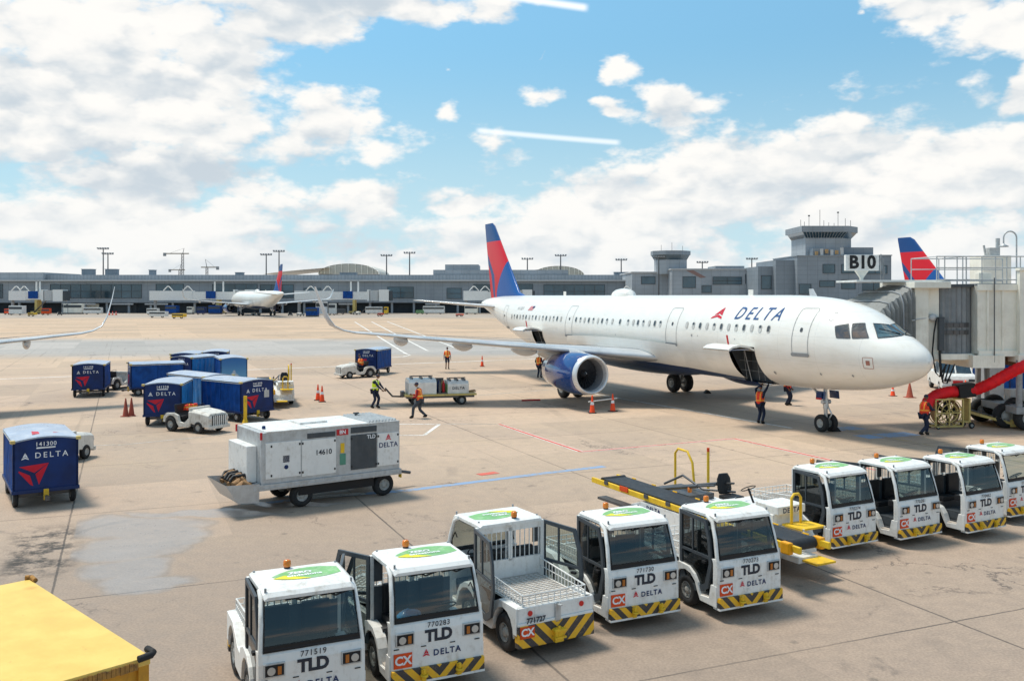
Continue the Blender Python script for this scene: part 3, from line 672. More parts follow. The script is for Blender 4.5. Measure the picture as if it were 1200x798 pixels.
    for i in range(17):
        t = i / 16; u = 13.4 + 13.2 * t; k = math.sin(math.pi * min(1, max(.0001, t)))**.55 if 0 < t < 1 else .02
        ring = []
        for a in [math.pi * j / 16 for j in range(17)]:      # from port waist under the belly to starboard waist
            y = math.cos(a); zz = math.sin(a); ring.append(Vector((-u, y * (1.75 + .62 * k), 3.32 + .25 * k * abs(math.cos(a)) - zz * (1.30 + .52 * k))))
        rs.append(ring)
    mb.loft(rs, closed=False, caps=False); mb.build('belly_fairing', M['livery'], A)
    # dome on the roof
    mb = MB(); rs = []
    for i in range(9):
        t = i / 8; k = math.sqrt(max(0, 1 - (2 * t - 1)**2))
        rs.append([Vector((-21.2 - 2.3 * t, .55 * k * math.cos(a), 5.86 + .50 * k**.7 * math.sin(a))) for a in [math.pi * j / 8 for j in range(9)]])
    mb.loft(rs, closed=False, caps=False); mb.build('radome', M['livery'], A)
    for x_ in (-10.5, -30): mb = MB(); mb.box((x_, 0, 6.05), (.35, .03, .32)); mb.build('antenna', M['livery'], A)
    # wings
    ST = [(1.2, 15.4, 7.6, 2.55, .125), (2.0, 15.9, 7.05, 2.62, .12), (6.4, 18.3, 4.75, 3.02, .105), (11, 20.75, 3.45, 3.42, .095), (16.2, 23.3, 1.85, 3.90, .09)]
    LETS = [(16.75, 23.6, 1.60, 4.02, 20), (17.2, 23.95, 1.40, 4.28, 45), (17.45, 24.35, 1.20, 4.75, 68), (17.72, 25.1, .85, 5.75, 80), (17.85, 25.75, .45, 6.42, 84)]
    for s_ in (-1, 1):
        rs = []
        for v, ule, ch, z, t in ST:
            rs.append([Vector((-(ule + dx_), s_ * v, z + dz_)) for dx_, dz_ in airfoil(0, ch, t)])
        if s_ > 0: rs = [r[::-1] for r in rs]
        mb = MB(); mb.loft(rs); wg = mb.build('wing', M['wing'], A)
        rs = [rs[-1]]
        for v, ule, ch, z, ca in LETS:
            c_, n_ = math.cos(R(ca)), math.sin(R(ca)); r = [Vector((-(ule + dx_), s_ * (v - dz_ * n_), z + dz_ * c_)) for dx_, dz_ in airfoil(0, ch, .08)]
            rs.append(r[::-1] if s_ > 0 else r)
        mb = MB(); mb.loft(rs); mb.build('winglet', M['wing'], wg)
        for v, ute, L in ((6.9, 22.6, 3.4), (10.3, 23.4, 3.0), (13.6, 24.2, 2.5)):
            zb = 2.62 + (v - 2) * .092; mb = MB(); rr = []
            for i in range(9):
                t = i / 8; k = math.sin(math.pi * (.03 + .94 * t))**.6; u = ute - L * .72 + L * t
                rr.append([Vector((-u, s_ * v + .19 * k * math.sin(a), zb - .14 + .33 * k * math.cos(a) - .10)) for a in [math.pi * j / 6 for j in range(12)]])
            mb.loft(rr); mb.build('flap_fairing', M['wing'], wg)
        # seams for the slats and flaps
        mb = MB()
        for (va, ua, vb, ub) in ((2.4, 16.75, 16, 23.55), (2.4, 21.3, 6.4, 21.9), (6.4, 21.9, 13.4, 23.9)):
            za, zb = 2.62 + (va - 2) * .092, 2.62 + (vb - 2) * .092
            mb.tube([(-ua, s_ * va, za + .40), (-ub, s_ * vb, zb + .12)], .012, 4)
        mb.build('flap_seam', M['grey'], wg)
        # engine
        e = Vector((0, s_ * 5.75, 1.80)); ax = (-1, 0, 0); o = Vector((-15.9, s_ * 5.75, 1.83))
        mb = MB(); mb.lathe([(.97, .24), (1.02, .30), (1.062, .55), (1.12, 1.1), (1.13, 1.8), (1.08, 2.7), (.98, 3.5), (.86, 4.2), (.83, 4.2), (.92, 3.4)], o, ax, 40)
        en = mb.build('engine', M['engine'], A)
        mb = MB(); mb.lathe([(.82, .34), (.835, .22), (.87, .08), (.91, .01), (.95, .02), (.99, .09), (1.018, .20), (1.03, .32)], o, ax, 40); mb.build('inlet_lip', M['lip'], en)
        mb = MB(); mb.lathe([(.825, .33), (.80, .6), (.80, 1.15)], o, ax, 40); mb.build('inlet_duct', M['duct'], en)
        mb = MB(); mb.lathe([(.80, 1.16), (.0, 1.18)], o, ax, 40); mb.build('fan_hub', M['black'], en)
        mb = MB()
        for k in range(24):
            a = 2 * math.pi * k / 24; r_ = Vector((0, math.cos(a), math.sin(a))); t_ = Vector((0, -math.sin(a), math.cos(a))); f_ = Vector((-1, 0, 0)); ps = []
            for rr_, tw, w_ in ((.18, .6, .06), (.5, .95, .085), (.79, 1.2, .12)):
                d_ = t_ * math.sin(tw) + f_ * math.cos(tw); c_ = o + f_ * 1.02 + r_ * rr_; ps.append((c_ - d_ * w_, c_ + d_ * w_))
            mb.add([ps[0][0], ps[0][1], ps[1][1], ps[1][0], ps[2][1], ps[2][0]], [(0, 1, 2, 3), (3, 2, 4, 5)])
        mb.build('fan_blades', M['blade'], en)
        mb = MB(); mb.lathe([(.0, .74), (.06, .77), (.13, .88), (.19, 1.0), (.20, 1.1)], o, ax, 20); sp = mb.build('spinner', M['blade'], en)
        mb = MB(); mb.tube([o + Vector((-(.80 + .02 * k), .10 * math.cos(k * .5), .10 * math.sin(k * .5))) for k in range(7)], .016, 5); mb.build('spinner_mark', M['lettw'], sp)
        mb = MB(); mb.lathe([(.62, 3.6), (.60, 4.4), (.45, 5.0), (.30, 5.05)], o, ax, 24); mb.build('exhaust', M['steel'], en)
        mb = MB(); mb.box(o + Vector((-1.2, -1.08, .05)), (.5, .05, .25)); mb.build('strake', M['engine'], en) if False else None
        rs = []
        for u, zt, zb_, w_ in ((16.6, 2.92, 2.80, .03), (17.4, 3.05, 2.6, .22), (18.6, 3.12, 2.3, .27), (20.5, 2.95, 2.3, .25), (22.3, 2.75, 2.55, .06)):
            yy = s_ * 5.75; rs.append([Vector((-u, yy - w_, zb_)), Vector((-u, yy + w_, zb_)), Vector((-u, yy + w_ * .8, zt)), Vector((-u, yy - w_ * .8, zt))])
        mb = MB(); mb.loft(rs); mb.build('pylon', M['wing'], wg)
        # main gear
        gx, gy = -21.97, s_ * 3.8
        mb = MB(); mb.cyl((gx, gy, .6), (gx, gy - s_ * .1, 2.7), .13); mb.cyl((gx, gy - .5, .58), (gx, gy + .5, .58), .08); mb.cyl((gx, gy, 1.5), (gx + .05, gy - s_ * 1.5, 2.3), .06)
        mb.tube([(gx + .15, gy, .75), (gx + .45, gy, 1.15), (gx + .15, gy, 1.6)], .05, 6); mg = mb.build('main_landing_gear', M['alu'], A)
        for w_ in (-.46, .46): wheel(mg, (gx, gy + w_, .585), .585, .40, 'wheel')
        mb = MB(); mb.box((gx, gy + s_ * .62, 1.75), (.9, .04, 1.3)); mb.build('gear_door', M['livery'], mg)
        # stabiliser
        rs = [[Vector((-(ule + dx_), s_ * v, z + dz_)) for dx_, dz_ in airfoil(0, ch, .09)] for v, ule, ch, z in ((.35, 38.7, 4.4, 5.0), (1.0, 39.1, 4.0, 5.06), (6.1, 42.6, 1.5, 5.55), (6.25, 42.9, 1.1, 5.56))]
        if s_ > 0: rs = [r[::-1] for r in rs]
        mb = MB(); mb.loft(rs); mb.build('stabiliser', M['wing_w'], A)
    # fin
    rs = []
    for z, ule, ch, t in ((5.6, 34.8, 8.0, .035), (5.95, 36.4, 6.5, .07), (6.2, 37.3, 5.65, .085), (9, 39.8, 3.75, .085), (11.5, 42.0, 2.08, .085), (11.76, 42.5, 1.6, .07)):
        rs.append([Vector((-(ule + dx_), (dz_ if dz_ > 0 else dz_ / .62), z)) for dx_, dz_ in airfoil(0, ch, t)])
    mb = MB(); mb.loft(rs); tf = mb.build('tail_fin', M['tail'], A)
    # nose gear
    gx = -5.45; mb = MB(); mb.cyl((gx, 0, .38), (gx - .05, 0, 2.05), .085); mb.cyl((gx, 0, 1.0), (gx - .02, 0, 1.45), .12); mb.cyl((gx, -.28, .38), (gx, .28, .38), .06)
    mb.cyl((gx, 0, 1.25), (gx - 1.0, 0, 2.0), .05); mb.tube([(gx + .12, 0, .5), (gx + .35, 0, .8), (gx + .12, 0, 1.1)], .035, 6); mb.cyl((gx, -.22, 1.3), (gx, .22, 1.3), .09)
    ng = mb.build('nose_landing_gear', M['alu'], A)
    for w_ in (-.25, .25): wheel(ng, (gx, w_, .385), .385, .22, 'wheel')
    for s_ in (-1, 1):
        mb = MB(); mb.box((gx + .1, s_ * .38, 1.62), (.55, .03, .34), rx=s_ * .12); mb.build('gear_door', M['livery'], ng)
    mb = MB(); mb.box((gx + .05, -.44, 1.60), (.34, .02, .26)); mb.cur = 1; mb.box((gx + .05, -.455, 1.46), (.34, .012, .08)); mb.build('registration_plate', [M['navy'], M['red']], ng)
    return A

def wheel(parent, c, r, w, name='wheel', axis='Y', rim=None, hub=True):
    c = Vector(c); a = Vector((0, 1, 0)) if axis == 'Y' else Vector((1, 0, 0)); k = min(.25 * r, w * .3)
    mb = MB(); mb.lathe([(r * .49, -w / 2 + .01), (r - k, -w / 2), (r - k * .3, -w / 2 + k * .3), (r, -w / 2 + k), (r, w / 2 - k), (r - k * .3, w / 2 - k * .3), (r - k, w / 2), (r * .49, w / 2 - .01)], c, a, 24, closed=True)
    t = mb.build(name, M['rubber'], parent)
    if hub:
        mb = MB(); mb.lathe([(0, -w / 2 + .035), (r * .22, -w / 2 + .02), (r * .26, -w / 2 + .06), (r * .42, -w / 2 + .055), (r * .50, -w / 2 + .005), (r * .50, w / 2 - .005), (r * .42, w / 2 - .055), (r * .26, w / 2 - .06), (r * .22, w / 2 - .02), (0, w / 2 - .035)], c, a, 20)
        for i in range(6):
            q = 2 * math.pi * i / 6
            for s_ in (-1, 1):
                d_ = a * s_ * (w / 2 - .045); e_ = (Vector((math.cos(q), 0, math.sin(q))) if axis == 'Y' else Vector((0, math.cos(q), math.sin(q)))) * r * .33
                mb.cyl(c + d_ + e_, c + d_ * 1.0 + e_ + a * s_ * .02, r * .05, n=6)
        mb.build('rim', rim or M['rim'], t)
    return t
M['win_rim'] = paint('window_surround', (.52, .52, .50), .4); M['win_glass'] = paint('cabin_glass', (.06, .065, .07), .1, coat=.5); M['win_blind'] = paint('window_blind', (.50, .50, .48), .5)
M['wscreen'] = paint('coated_windscreen', (.05, .09, .10), .04, var=.7, scale=2., coat=1., spec=1.)
M['fletter'] = paint('blue_fuselage_lettering', (.035, .09, .24), .35); M['flag_r'] = paint('flag_red_white', (.55, .22, .22), .4); M['plac'] = paint('red_placard', (.38, .16, .12), .5)
M['lip'] = paint('polished_inlet_lip', (.70, .71, .72), .32, .35, coat=.3, var=.02); M['duct'] = paint('inlet_grey', (.24, .25, .27), .45, .1, var=.03); M['blade'] = paint('fan_blade_titanium', (.06, .063, .07), .4, .4)
M['wing_w'] = paint('stabiliser_white_grey', (.60, .60, .59), .35, dirt=(.4, .38, .35), dk=.4, coat=.2)

PL_RZ = math.atan2(-.912, .411)
plane = make_airliner('white airliner parked at the gate, nose at right, blue engine below its wing')
plane.location = (15.92, 35.0, 0); plane.rotation_euler = (0, 0, PL_RZ)
SK = ('window', 'cockpit_window', 'windscreen', 'skin_fitting', 'placard', 'flag_emblem', 'cargo_net', 'porthole', 'cargo_hold')
dup(plane, (15.9 - 43.9, 35 - 14.3, 0), PL_RZ, 'airliner at left edge of which only a thin white wing and winglet show', 'airliners at the near gates', skip=SK)
dup(plane, (15.9 + 41.2, 35 + 17.5, 0), PL_RZ, 'airliner behind the jet bridge, only its blue and red tail fin showing', 'airliners at the near gates', skip=SK)
plane['group'] = 'airliners at the near gates'
FAR = SK + ('widget_emblem', 'door', 'flap_seam', 'wiper', 'spinner_mark', 'cargo_door', 'lettering')
dup(plane, (-90.5, 300, 0), math.atan2(.87, -.50), 'small white airliner with red tail parked nose-in at the far concourse', 'airliners at the far concourse', skip=FAR, scale=1.25)
# ------------------------------------------------------------------ far concourse and what stands round it
def wall_mat(name, col, rib=0., pan=3.0, d=.5):
    m = bpy.data.materials.new(name); m.use_nodes = True; T = NT(m.node_tree); b = T.n['Principled BSDF']
    P = T.node('ShaderNodeTexCoord').outputs['Object']; x, y, z = T.sep(P)
    n = T.noise(P, .12, 5, .6); c = T.mix(T.step(n, .3, .7), tuple(q * .88 for q in col), tuple(q * 1.1 for q in col))
    a = T.m('ADD', x, y)
    g_ = T.m('MAXIMUM', T.step(T.m('ABSOLUTE', T.m('SUBTRACT', T.m('FRACT', T.m('DIVIDE', a, pan)), .5)), .47, .485), T.step(T.m('ABSOLUTE', T.m('SUBTRACT', T.m('FRACT', T.m('DIVIDE', z, 1.35)), .5)), .46, .48))
    c = T.mix(T.m('MULTIPLY', g_, d), c, tuple(q * .45 for q in col))
    if rib: c = T.mix(T.m('MULTIPLY', T.step(T.m('SINE', T.m('MULTIPLY', a, 6.283 / rib)), -.2, .6), .35), c, tuple(q * .6 for q in col))
    st = T.noise(T.vm('MULTIPLY', P, (1, 1, .12)), .8, 4, .6); c = T.mix(T.m('MULTIPLY', T.step(st, .55, .75), .25), c, tuple(q * .6 for q in col))
    T.put(b.inputs['Base Color'], c); b.inputs['Roughness'].default_value = .6; return m
M['wall'] = wall_mat('concourse_panel_grey', (.255, .285, .315)); M['wall_l'] = wall_mat('pale_concourse_panel', (.34, .365, .39)); M['wall_rib'] = wall_mat('ribbed_roof_cladding', (.30, .33, .36), rib=1.2)  # concourse greys lightened in colour to stand in for distant haze
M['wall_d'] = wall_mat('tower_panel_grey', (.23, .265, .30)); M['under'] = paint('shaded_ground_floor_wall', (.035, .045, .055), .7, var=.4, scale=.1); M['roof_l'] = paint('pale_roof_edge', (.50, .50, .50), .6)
def windows_on(parent, x0, x1, z0, z1, yf, mullions=0, rows=1, name='window'):
    mb = MB(); mb.bb(x0, x1, yf - .04, yf + .25, z0, z1); w = mb.build(name, M['tglass'], parent)
    mb = MB(); n = max(1, int((x1 - x0) / 3.2)); 
    for i in range(n + 1): mb.box((x0 + (x1 - x0) * i / n, yf - .08, (z0 + z1) / 2), (.16, .12, z1 - z0))
    for z in [z0, z1] + [z0 + (z1 - z0) * k / rows for k in range(1, rows)]: mb.box(((x0 + x1) / 2, yf - .1, z), (x1 - x0 + .16, .14, .14))
    mb.build('frame', M['dgrey'], w); return w
YF = 317.
T1 = thing('terminal_concourse', 'long low grey airport concourse with dark glazing across the far apron', 'terminal', (0, YF, 0))
L = -190; Rr = 46
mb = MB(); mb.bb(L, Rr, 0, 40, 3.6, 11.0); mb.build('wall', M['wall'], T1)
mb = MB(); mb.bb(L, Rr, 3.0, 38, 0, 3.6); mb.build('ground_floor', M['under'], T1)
mb = MB(); mb.bb(L - .5, Rr + .5, -1.2, 41, 11.0, 11.5); mb.build('roof', M['roof_l'], T1)
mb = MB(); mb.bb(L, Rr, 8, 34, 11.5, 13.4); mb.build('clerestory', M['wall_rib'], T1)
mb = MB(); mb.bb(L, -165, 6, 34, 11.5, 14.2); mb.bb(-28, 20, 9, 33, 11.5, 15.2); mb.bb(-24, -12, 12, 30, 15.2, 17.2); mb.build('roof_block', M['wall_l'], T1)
for a, b, z0, z1, r_ in ((-177, -176, 5.2, 10, 2), (-159.5, -128, 5.2, 9.9, 2), (-123, -113.5, 6.5, 10, 1), (-103.5, -88, 6.6, 10, 1), (-87, -75.5, 5.3, 9.8, 2), (-43, -34, 5.2, 9.0, 2), (-22.5, -17.5, 5, 8.6, 2), (-13.2, -7.5, 6.5, 9.9, 1), (2, 7.2, 5, 10, 2), (11, 32, 5.2, 9.8, 2), (-72, -66, 6.2, 8.6, 1)):
    windows_on(T1, a, b, z0, z1, 0, rows=r_)
for i in range(31):
    x = L + 4 + i * 7.6
    if x < Rr: mb = MB(); mb.box((x, 1.2, 1.8), (.7, .7, 3.6)); mb.build('column', M['wall_l'], T1)
for a, b in ((-139, -131), (-127, -119), (-150, -144), (-60, -54), (-30, -25), (-6, -1), (20, 26)):
    mb = MB(); mb.bb(a, b, 2.8, 3.05, .1, 3.2); d_ = mb.build('loading_door', M['cream'] if a < -140 else M['dgrey'], T1)
    mb = MB(); mb.bb(a, b, .2, .4, 2.9, 3.4); mb.build('canopy', M['roof_l'], T1)
for x, w_, h_ in ((-155.5, 3.9, 2.2), (-146.9, 3.9, 2.2), (-132, 1.6, 1.9), (-100, 2.5, 1.0), (-60, 6, .9), (16, 6, .8), (40, 5, 1.1)):
    mb = MB(); mb.box((x, 20, 13.4 + h_ / 2), (w_, 3, h_)); mb.box((x, 20, 13.4 + h_ + .1), (w_ + .3, 3.3, .2)); tag(mb.build('rooftop_unit', M['wall_d']), 'grey plant unit %d m wide on the concourse roof %s' % (round(w_), 'far left' if x < -150 else 'left of the poles' if x < -140 else 'behind the light poles' if x < -120 else 'near the cranes' if x < -90 else 'before the domed canopy' if x < 0 else 'right of the tail fin' if x < 30 else 'beside the ramp tower'), 'roof unit', 'rooftop units').location = (0, YF, 0)

# the concourse wing with the ramp tower
T2 = thing('concourse_wing', 'taller grey concourse wing with glazed upper floor behind the airliner', 'terminal', (0, 290, 0))
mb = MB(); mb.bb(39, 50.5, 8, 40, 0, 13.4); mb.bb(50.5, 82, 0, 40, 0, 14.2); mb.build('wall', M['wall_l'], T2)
mb = MB(); mb.bb(38.7, 50.3, 7.5, 40, 13.4, 13.8); mb.bb(50.2, 82.3, -.3, 40, 14.2, 14.6); mb.build('roof', M['roof_l'], T2)
for a, b, z0, z1, r_, yf in ((42, 46.5, 9.8, 12.2, 1, 8), (54, 58, 8.5, 12, 1, 0), (63.5, 72.6, 9.6, 11.9, 2, 0), (73.8, 81.5, 9.8, 12.8, 2, 0), (60, 63, 7.0, 9.2, 1, 0)): windows_on(T2, a, b, z0, z1, yf, rows=r_)
mb = MB(); mb.bb(67, 76.5, 12, 24, 14.6, 15.8); mb.build('roof_block', M['wall_d'], T2)
mb = MB(); mb.prism([(0, 0), (2.4, 0), (6.4, -2.2), (4.6, -2.4)], ((55, -.05, 14.0), (1, 0, 0), (0, 0, 1)), .03); mb.build('faded_sign', paint('faded_red_sign', (.27, .17, .15), .6), T2)
def octo(mb, cx, cy, z0, z1, r0, r1, n=8, ph=.5):
    mb.loft([[Vector((cx + r * math.cos(2 * math.pi * (i + ph) / n), cy + r * math.sin(2 * math.pi * (i + ph) / n), z)) for i in range(n)] for z, r in ((z0, r0), (z1, r1))], smooth=False)
RT = thing('ramp_tower', 'squat grey ramp control tower with flared top over the concourse wing', 'tower', (51.8, 300, 0))
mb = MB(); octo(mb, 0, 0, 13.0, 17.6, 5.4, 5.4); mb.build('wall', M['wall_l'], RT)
mb = MB(); octo(mb, 0, 0, 17.6, 19.2, 5.4, 6.4); mb.build('window_band', M['tglass'], RT)
mb = MB(); octo(mb, 0, 0, 19.2, 20.5, 6.6, 6.6); mb.build('roof', M['wall'], RT)
for x in (-3, .5, 4): mb = MB(); mb.cyl((x, 0, 20.5), (x, 0, 23.5 - abs(x) * .3), .06, n=5); mb.build('antenna', M['steel'], RT)
# main tower building
CT = thing('control_tower', 'large dark grey control tower building with slanted glazed cab and antennas', 'tower', (0, 270, 0))
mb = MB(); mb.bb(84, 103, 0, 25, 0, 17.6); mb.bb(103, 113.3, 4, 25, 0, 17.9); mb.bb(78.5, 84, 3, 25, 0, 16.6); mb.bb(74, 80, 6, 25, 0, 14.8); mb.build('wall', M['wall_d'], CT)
mb = MB(); mb.bb(83.8, 103.2, -.2, 25, 17.6, 17.9); mb.bb(103.2, 113.5, 3.8, 25, 17.9, 18.2); mb.build('roof', M['wall'], CT)
mb = MB(); mb.loft([[Vector((x, y, z)) for x, y in ((88 - e, 5 - e), (99 + e, 5 - e), (103.5 + e, 10), (103.5 + e, 19), (88 - e, 19))] for z, e in ((17.9, 0), (23.3, 0))], smooth=False); mb.build('shaft', M['wall_l'], CT)
mb = MB(); mb.loft([[Vector((x, y, z)) for x, y in ((88 - e, 5 - e), (99 + e, 5 - e), (103.5 + e, 10 - e), (103.5 + e, 19), (88 - e, 19))] for z, e in ((23.3, 0), (25.0, 1.3))], smooth=False); cab = mb.build('cab_glazing', M['dglass'], CT)
mb = MB()
for k in range(15): mb.cyl((88 + k * .78, 4.97, 23.3), (86.8 + k * .94, 3.65, 25.0), .07, n=4)
mb.build('mullions', M['wall_l'], cab)
mb = MB(); mb.loft([[Vector((x, y, z)) for x, y in ((86.4, 3.4), (100.4, 3.4), (105, 8.6), (105, 20), (86.4, 20))] for z in (25.0, 26.8)], smooth=False); mb.build('parapet', M['wall'], CT)
mb = MB(); mb.bb(99.5, 108.5, 5.5, 18, 17.9, 20.5); mb.bb(89, 94, 1.5, 4.5, 17.9, 20); mb.build('roof_block', M['wall_d'], CT)
for a, b, z0, z1, yf in ((91.5, 95, 12.6, 15.2, 0), (97, 101.5, 12.6, 15.2, 0), (105, 112, 12.6, 15.0, 4), (90.5, 95, 8.6, 10.4, 0), (84.5, 88, 6.5, 9.4, 0), (97, 101, 8, 10.6, 0), (104, 112, 7.6, 10.0, 4), (75, 78, 8, 12, 6)): windows_on(CT, a, b, z0, z1, yf)
for i, (x, h_) in enumerate(((87.5, 2.2), (88.6, 1.6), (90, 3.2), (93.3, 5.2), (94.5, 2), (96, 1.4), (97.6, 1.2), (98.8, 4.2), (101, 2.6), (102.6, 2))):
    mb = MB(); mb.cyl((x, 8, 26.8), (x, 8, 26.8 + h_), .07, n=5)
    if i in (2, 7): mb.cyl((x, 8, 26.8 + h_), (x, 8, 27.2 + h_), .3, n=8)
    mb.build('antenna', M['steel'], CT)
for i in range(6):
    mb = MB(); mb.box((90 + i * 1.5, 1.2, 18.5 + (i % 3) * .3), (.8, .8, 1.2 + (i % 2) * .9)); mb.build('plant_unit', M['galv'] if i % 2 else M['wood'], CT)
M['wood_l'] = paint('pale_gable_glazing', (.56, .53, .46), .5)
# domed translucent canopies beyond
def canopy(cx, Y, rx, h0, hh, label, left):
    t = thing('domed_canopy', label, 'canopy roof', (cx, Y, 0), 0, 'domed canopy roofs beyond the concourse')
    mb = MB(); rs = []
    for i in range(25):
        a = math.pi * i / 24; rs.append([Vector((rx * math.cos(a), y, h0 + hh * math.sin(a) * (1 - (y / 60)**2 * .3))) for y in (-20, -10, 0, 10, 20)])
    mb.loft(rs, closed=False, caps=False); sh = mb.build('roof', paint('translucent_roof_membrane', (.62, .58, .50), .5), t)
    mb = MB(); mb.prism([(rx * .98 * math.cos(math.pi * i / 20), hh * .93 * math.sin(math.pi * i / 20)) for i in range(21)], ((0, -19.9, h0), (1, 0, 0), (0, 0, 1)), .3); mb.build('gable', M['wood_l'], t)
    for i in range(1, 14):
        a = math.pi * i / 14; mb = MB(); x = rx * math.cos(a); mb.cyl((x, -20.3, h0), (x, -20.3, h0 + hh * math.sin(a) * .96), .28, n=4); mb.build('rib', M['cream'], t)
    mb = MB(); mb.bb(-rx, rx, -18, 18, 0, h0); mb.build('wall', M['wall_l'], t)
    if left:
        mb = MB(); mb.loft([[Vector((-rx * .6 - 34 * q, y, h0 + 3.6 * (1 - q)**.7 + (0 if abs(y) < 25 else -.4))) for y in (-25, -10, 10, 25)] for q in (0, .2, .45, .7, .9, 1)], closed=False, caps=False); mb.build('side_roof', paint('white_roof_membrane', (.75, .75, .74), .5), t)
canopy(-85.5, 500, 16, 17.4, 5.6, 'pale arched roof canopy beyond the concourse, left of the big tail', True)
canopy(24.3, 500, 13.5, 16.6, 5.2, 'pale arched roof canopy beyond the concourse, right of the big tail', True)
# apron light masts
def mast(px, topy, Y, label, two=1):
    x = (px - 600) * Y / 1075; h = EYE + (347 - topy) * Y / 1075
    t = thing('light_mast', label, 'light mast', (x, Y, 0), 0, 'tall apron light masts'); k = Y / 345
    mb = MB(); mb.cyl((0, 0, 0), (0, 0, h), .32 * k, .2 * k, n=8); mb.build('pole', M['steel'], t)
    mb = MB(); mb.cyl((-2.1 * k, 0, h), (2.1 * k, 0, h), .13 * k, n=5); mb.build('crossbar', M['steel'], t)
    for i in range(5): mb = MB(); mb.box(((-1.9 + i * .95) * k, -.3, h + .35 * k), (.62 * k, .5, .42 * k)); mb.build('floodlight', M['grey'], t)
    return t
for px, ty, Y, lb in ((121, 292, 345, 'taller of the two light masts standing close together at left'), (126.5, 298, 352, 'shorter of the two light masts standing close together at left'), (312, 299, 345, 'light mast left of the small red tail fin'), (327, 295, 350, 'light mast rising just by the small red tail fin'), (453, 300, 345, 'light mast right of the domed canopy, narrow head'), (480, 297, 345, 'light mast near the centre, left of the big tail fin'), (618, 304, 345, 'light mast just right of the big tail fin'), (657, 300, 345, 'tall light mast in front of the right domed canopy'), (728, 305, 345, 'light mast left of the ramp tower'), (772, 302, 285, 'light mast standing against the ramp tower left side'), (823, 308, 345, 'light mast just right of the ramp tower'), (881, 304, 330, 'light mast between ramp tower and control tower'), (896, 310, 345, 'short looking light mast beside the control tower building')):
    mast(px, ty, Y, lb)
def crane(px, topy, jibpx, jy, Y, label):
    k = Y / 1075; x = (px - 600) * k; h = EYE + (347 - topy) * k; hj = EYE + (347 - jy) * k; jl = (jibpx - px) * k; sgn = 1 if jl > 0 else -1
    t = thing('tower_crane', label, 'crane', (x, Y, 0), 0, 'tower cranes beyond the concourse')
    mb = MB(); w = .9
    for a, b in ((-w, -w), (w, -w), (w, w), (-w, w)): mb.cyl((a, b, 0), (a, b, hj), .22, n=4)
    for i in range(int(hj / 3)): mb.cyl((-w, -w, i * 3), (w, -w, i * 3 + 3), .14, n=4)
    mb.build('mast', M['steel'], t)
    mb = MB(); mb.loft([[Vector((sgn * -6, 0, hj)), Vector((sgn * -6, 1, hj)), Vector((sgn * -6, .5, hj + 1.2))], [Vector((jl, 0, hj)), Vector((jl, 1, hj)), Vector((jl, .5, hj + 1.2))]], smooth=False); mb.build('jib', M['orange_c'], t)
    mb = MB(); mb.cyl((0, 0, hj), (-sgn * 1.5, 0, h), .35, .2, n=5); mb.cyl((-sgn * 1.5, 0, h), (jl * .7, 0, hj + 1), .1, n=4); mb.build('tower_head', M['steel'], t)
    mb = MB(); mb.box((jl, 0, hj - .3), (2.4, 2, 3.2)); mb.build('counterweight', M['grey'], t)
M['orange_c'] = paint('crane_jib_paint', (.40, .34, .28), .5)
crane(214, 291, 193, 298, 900, 'tallest tower crane beyond the concourse, jib pointing left')
crane(242.5, 304, 255, 314, 900, 'smaller tower crane with its jib pointing right')
crane(210.5, 310, 199, 317, 1050, 'lowest tower crane partly behind the tallest one')
# distant tree line at right, seen through the railing
mb = MB()
for i in range(520):
    x = 100 + random.random() * 230; y = 420 + random.random() * 30; s_ = 1.2 + random.random() * 2.2
    hh = 6.5 + 2.6 * mnoise.noise(Vector((x * .05, 0, 3)))
    mb.cyl((x, y, 0), (x + random.uniform(-1, 1), y, hh * random.uniform(.7, 1)), s_, s_ * .3, n=5, smooth=False)
o = mb.build('wooded_ridge', paint('distant_foliage', (.06, .10, .08), .9, var=.4, scale=.3)); o['kind'] = 'stuff'; o['label'] = 'low far-off tree line on the horizon at right'
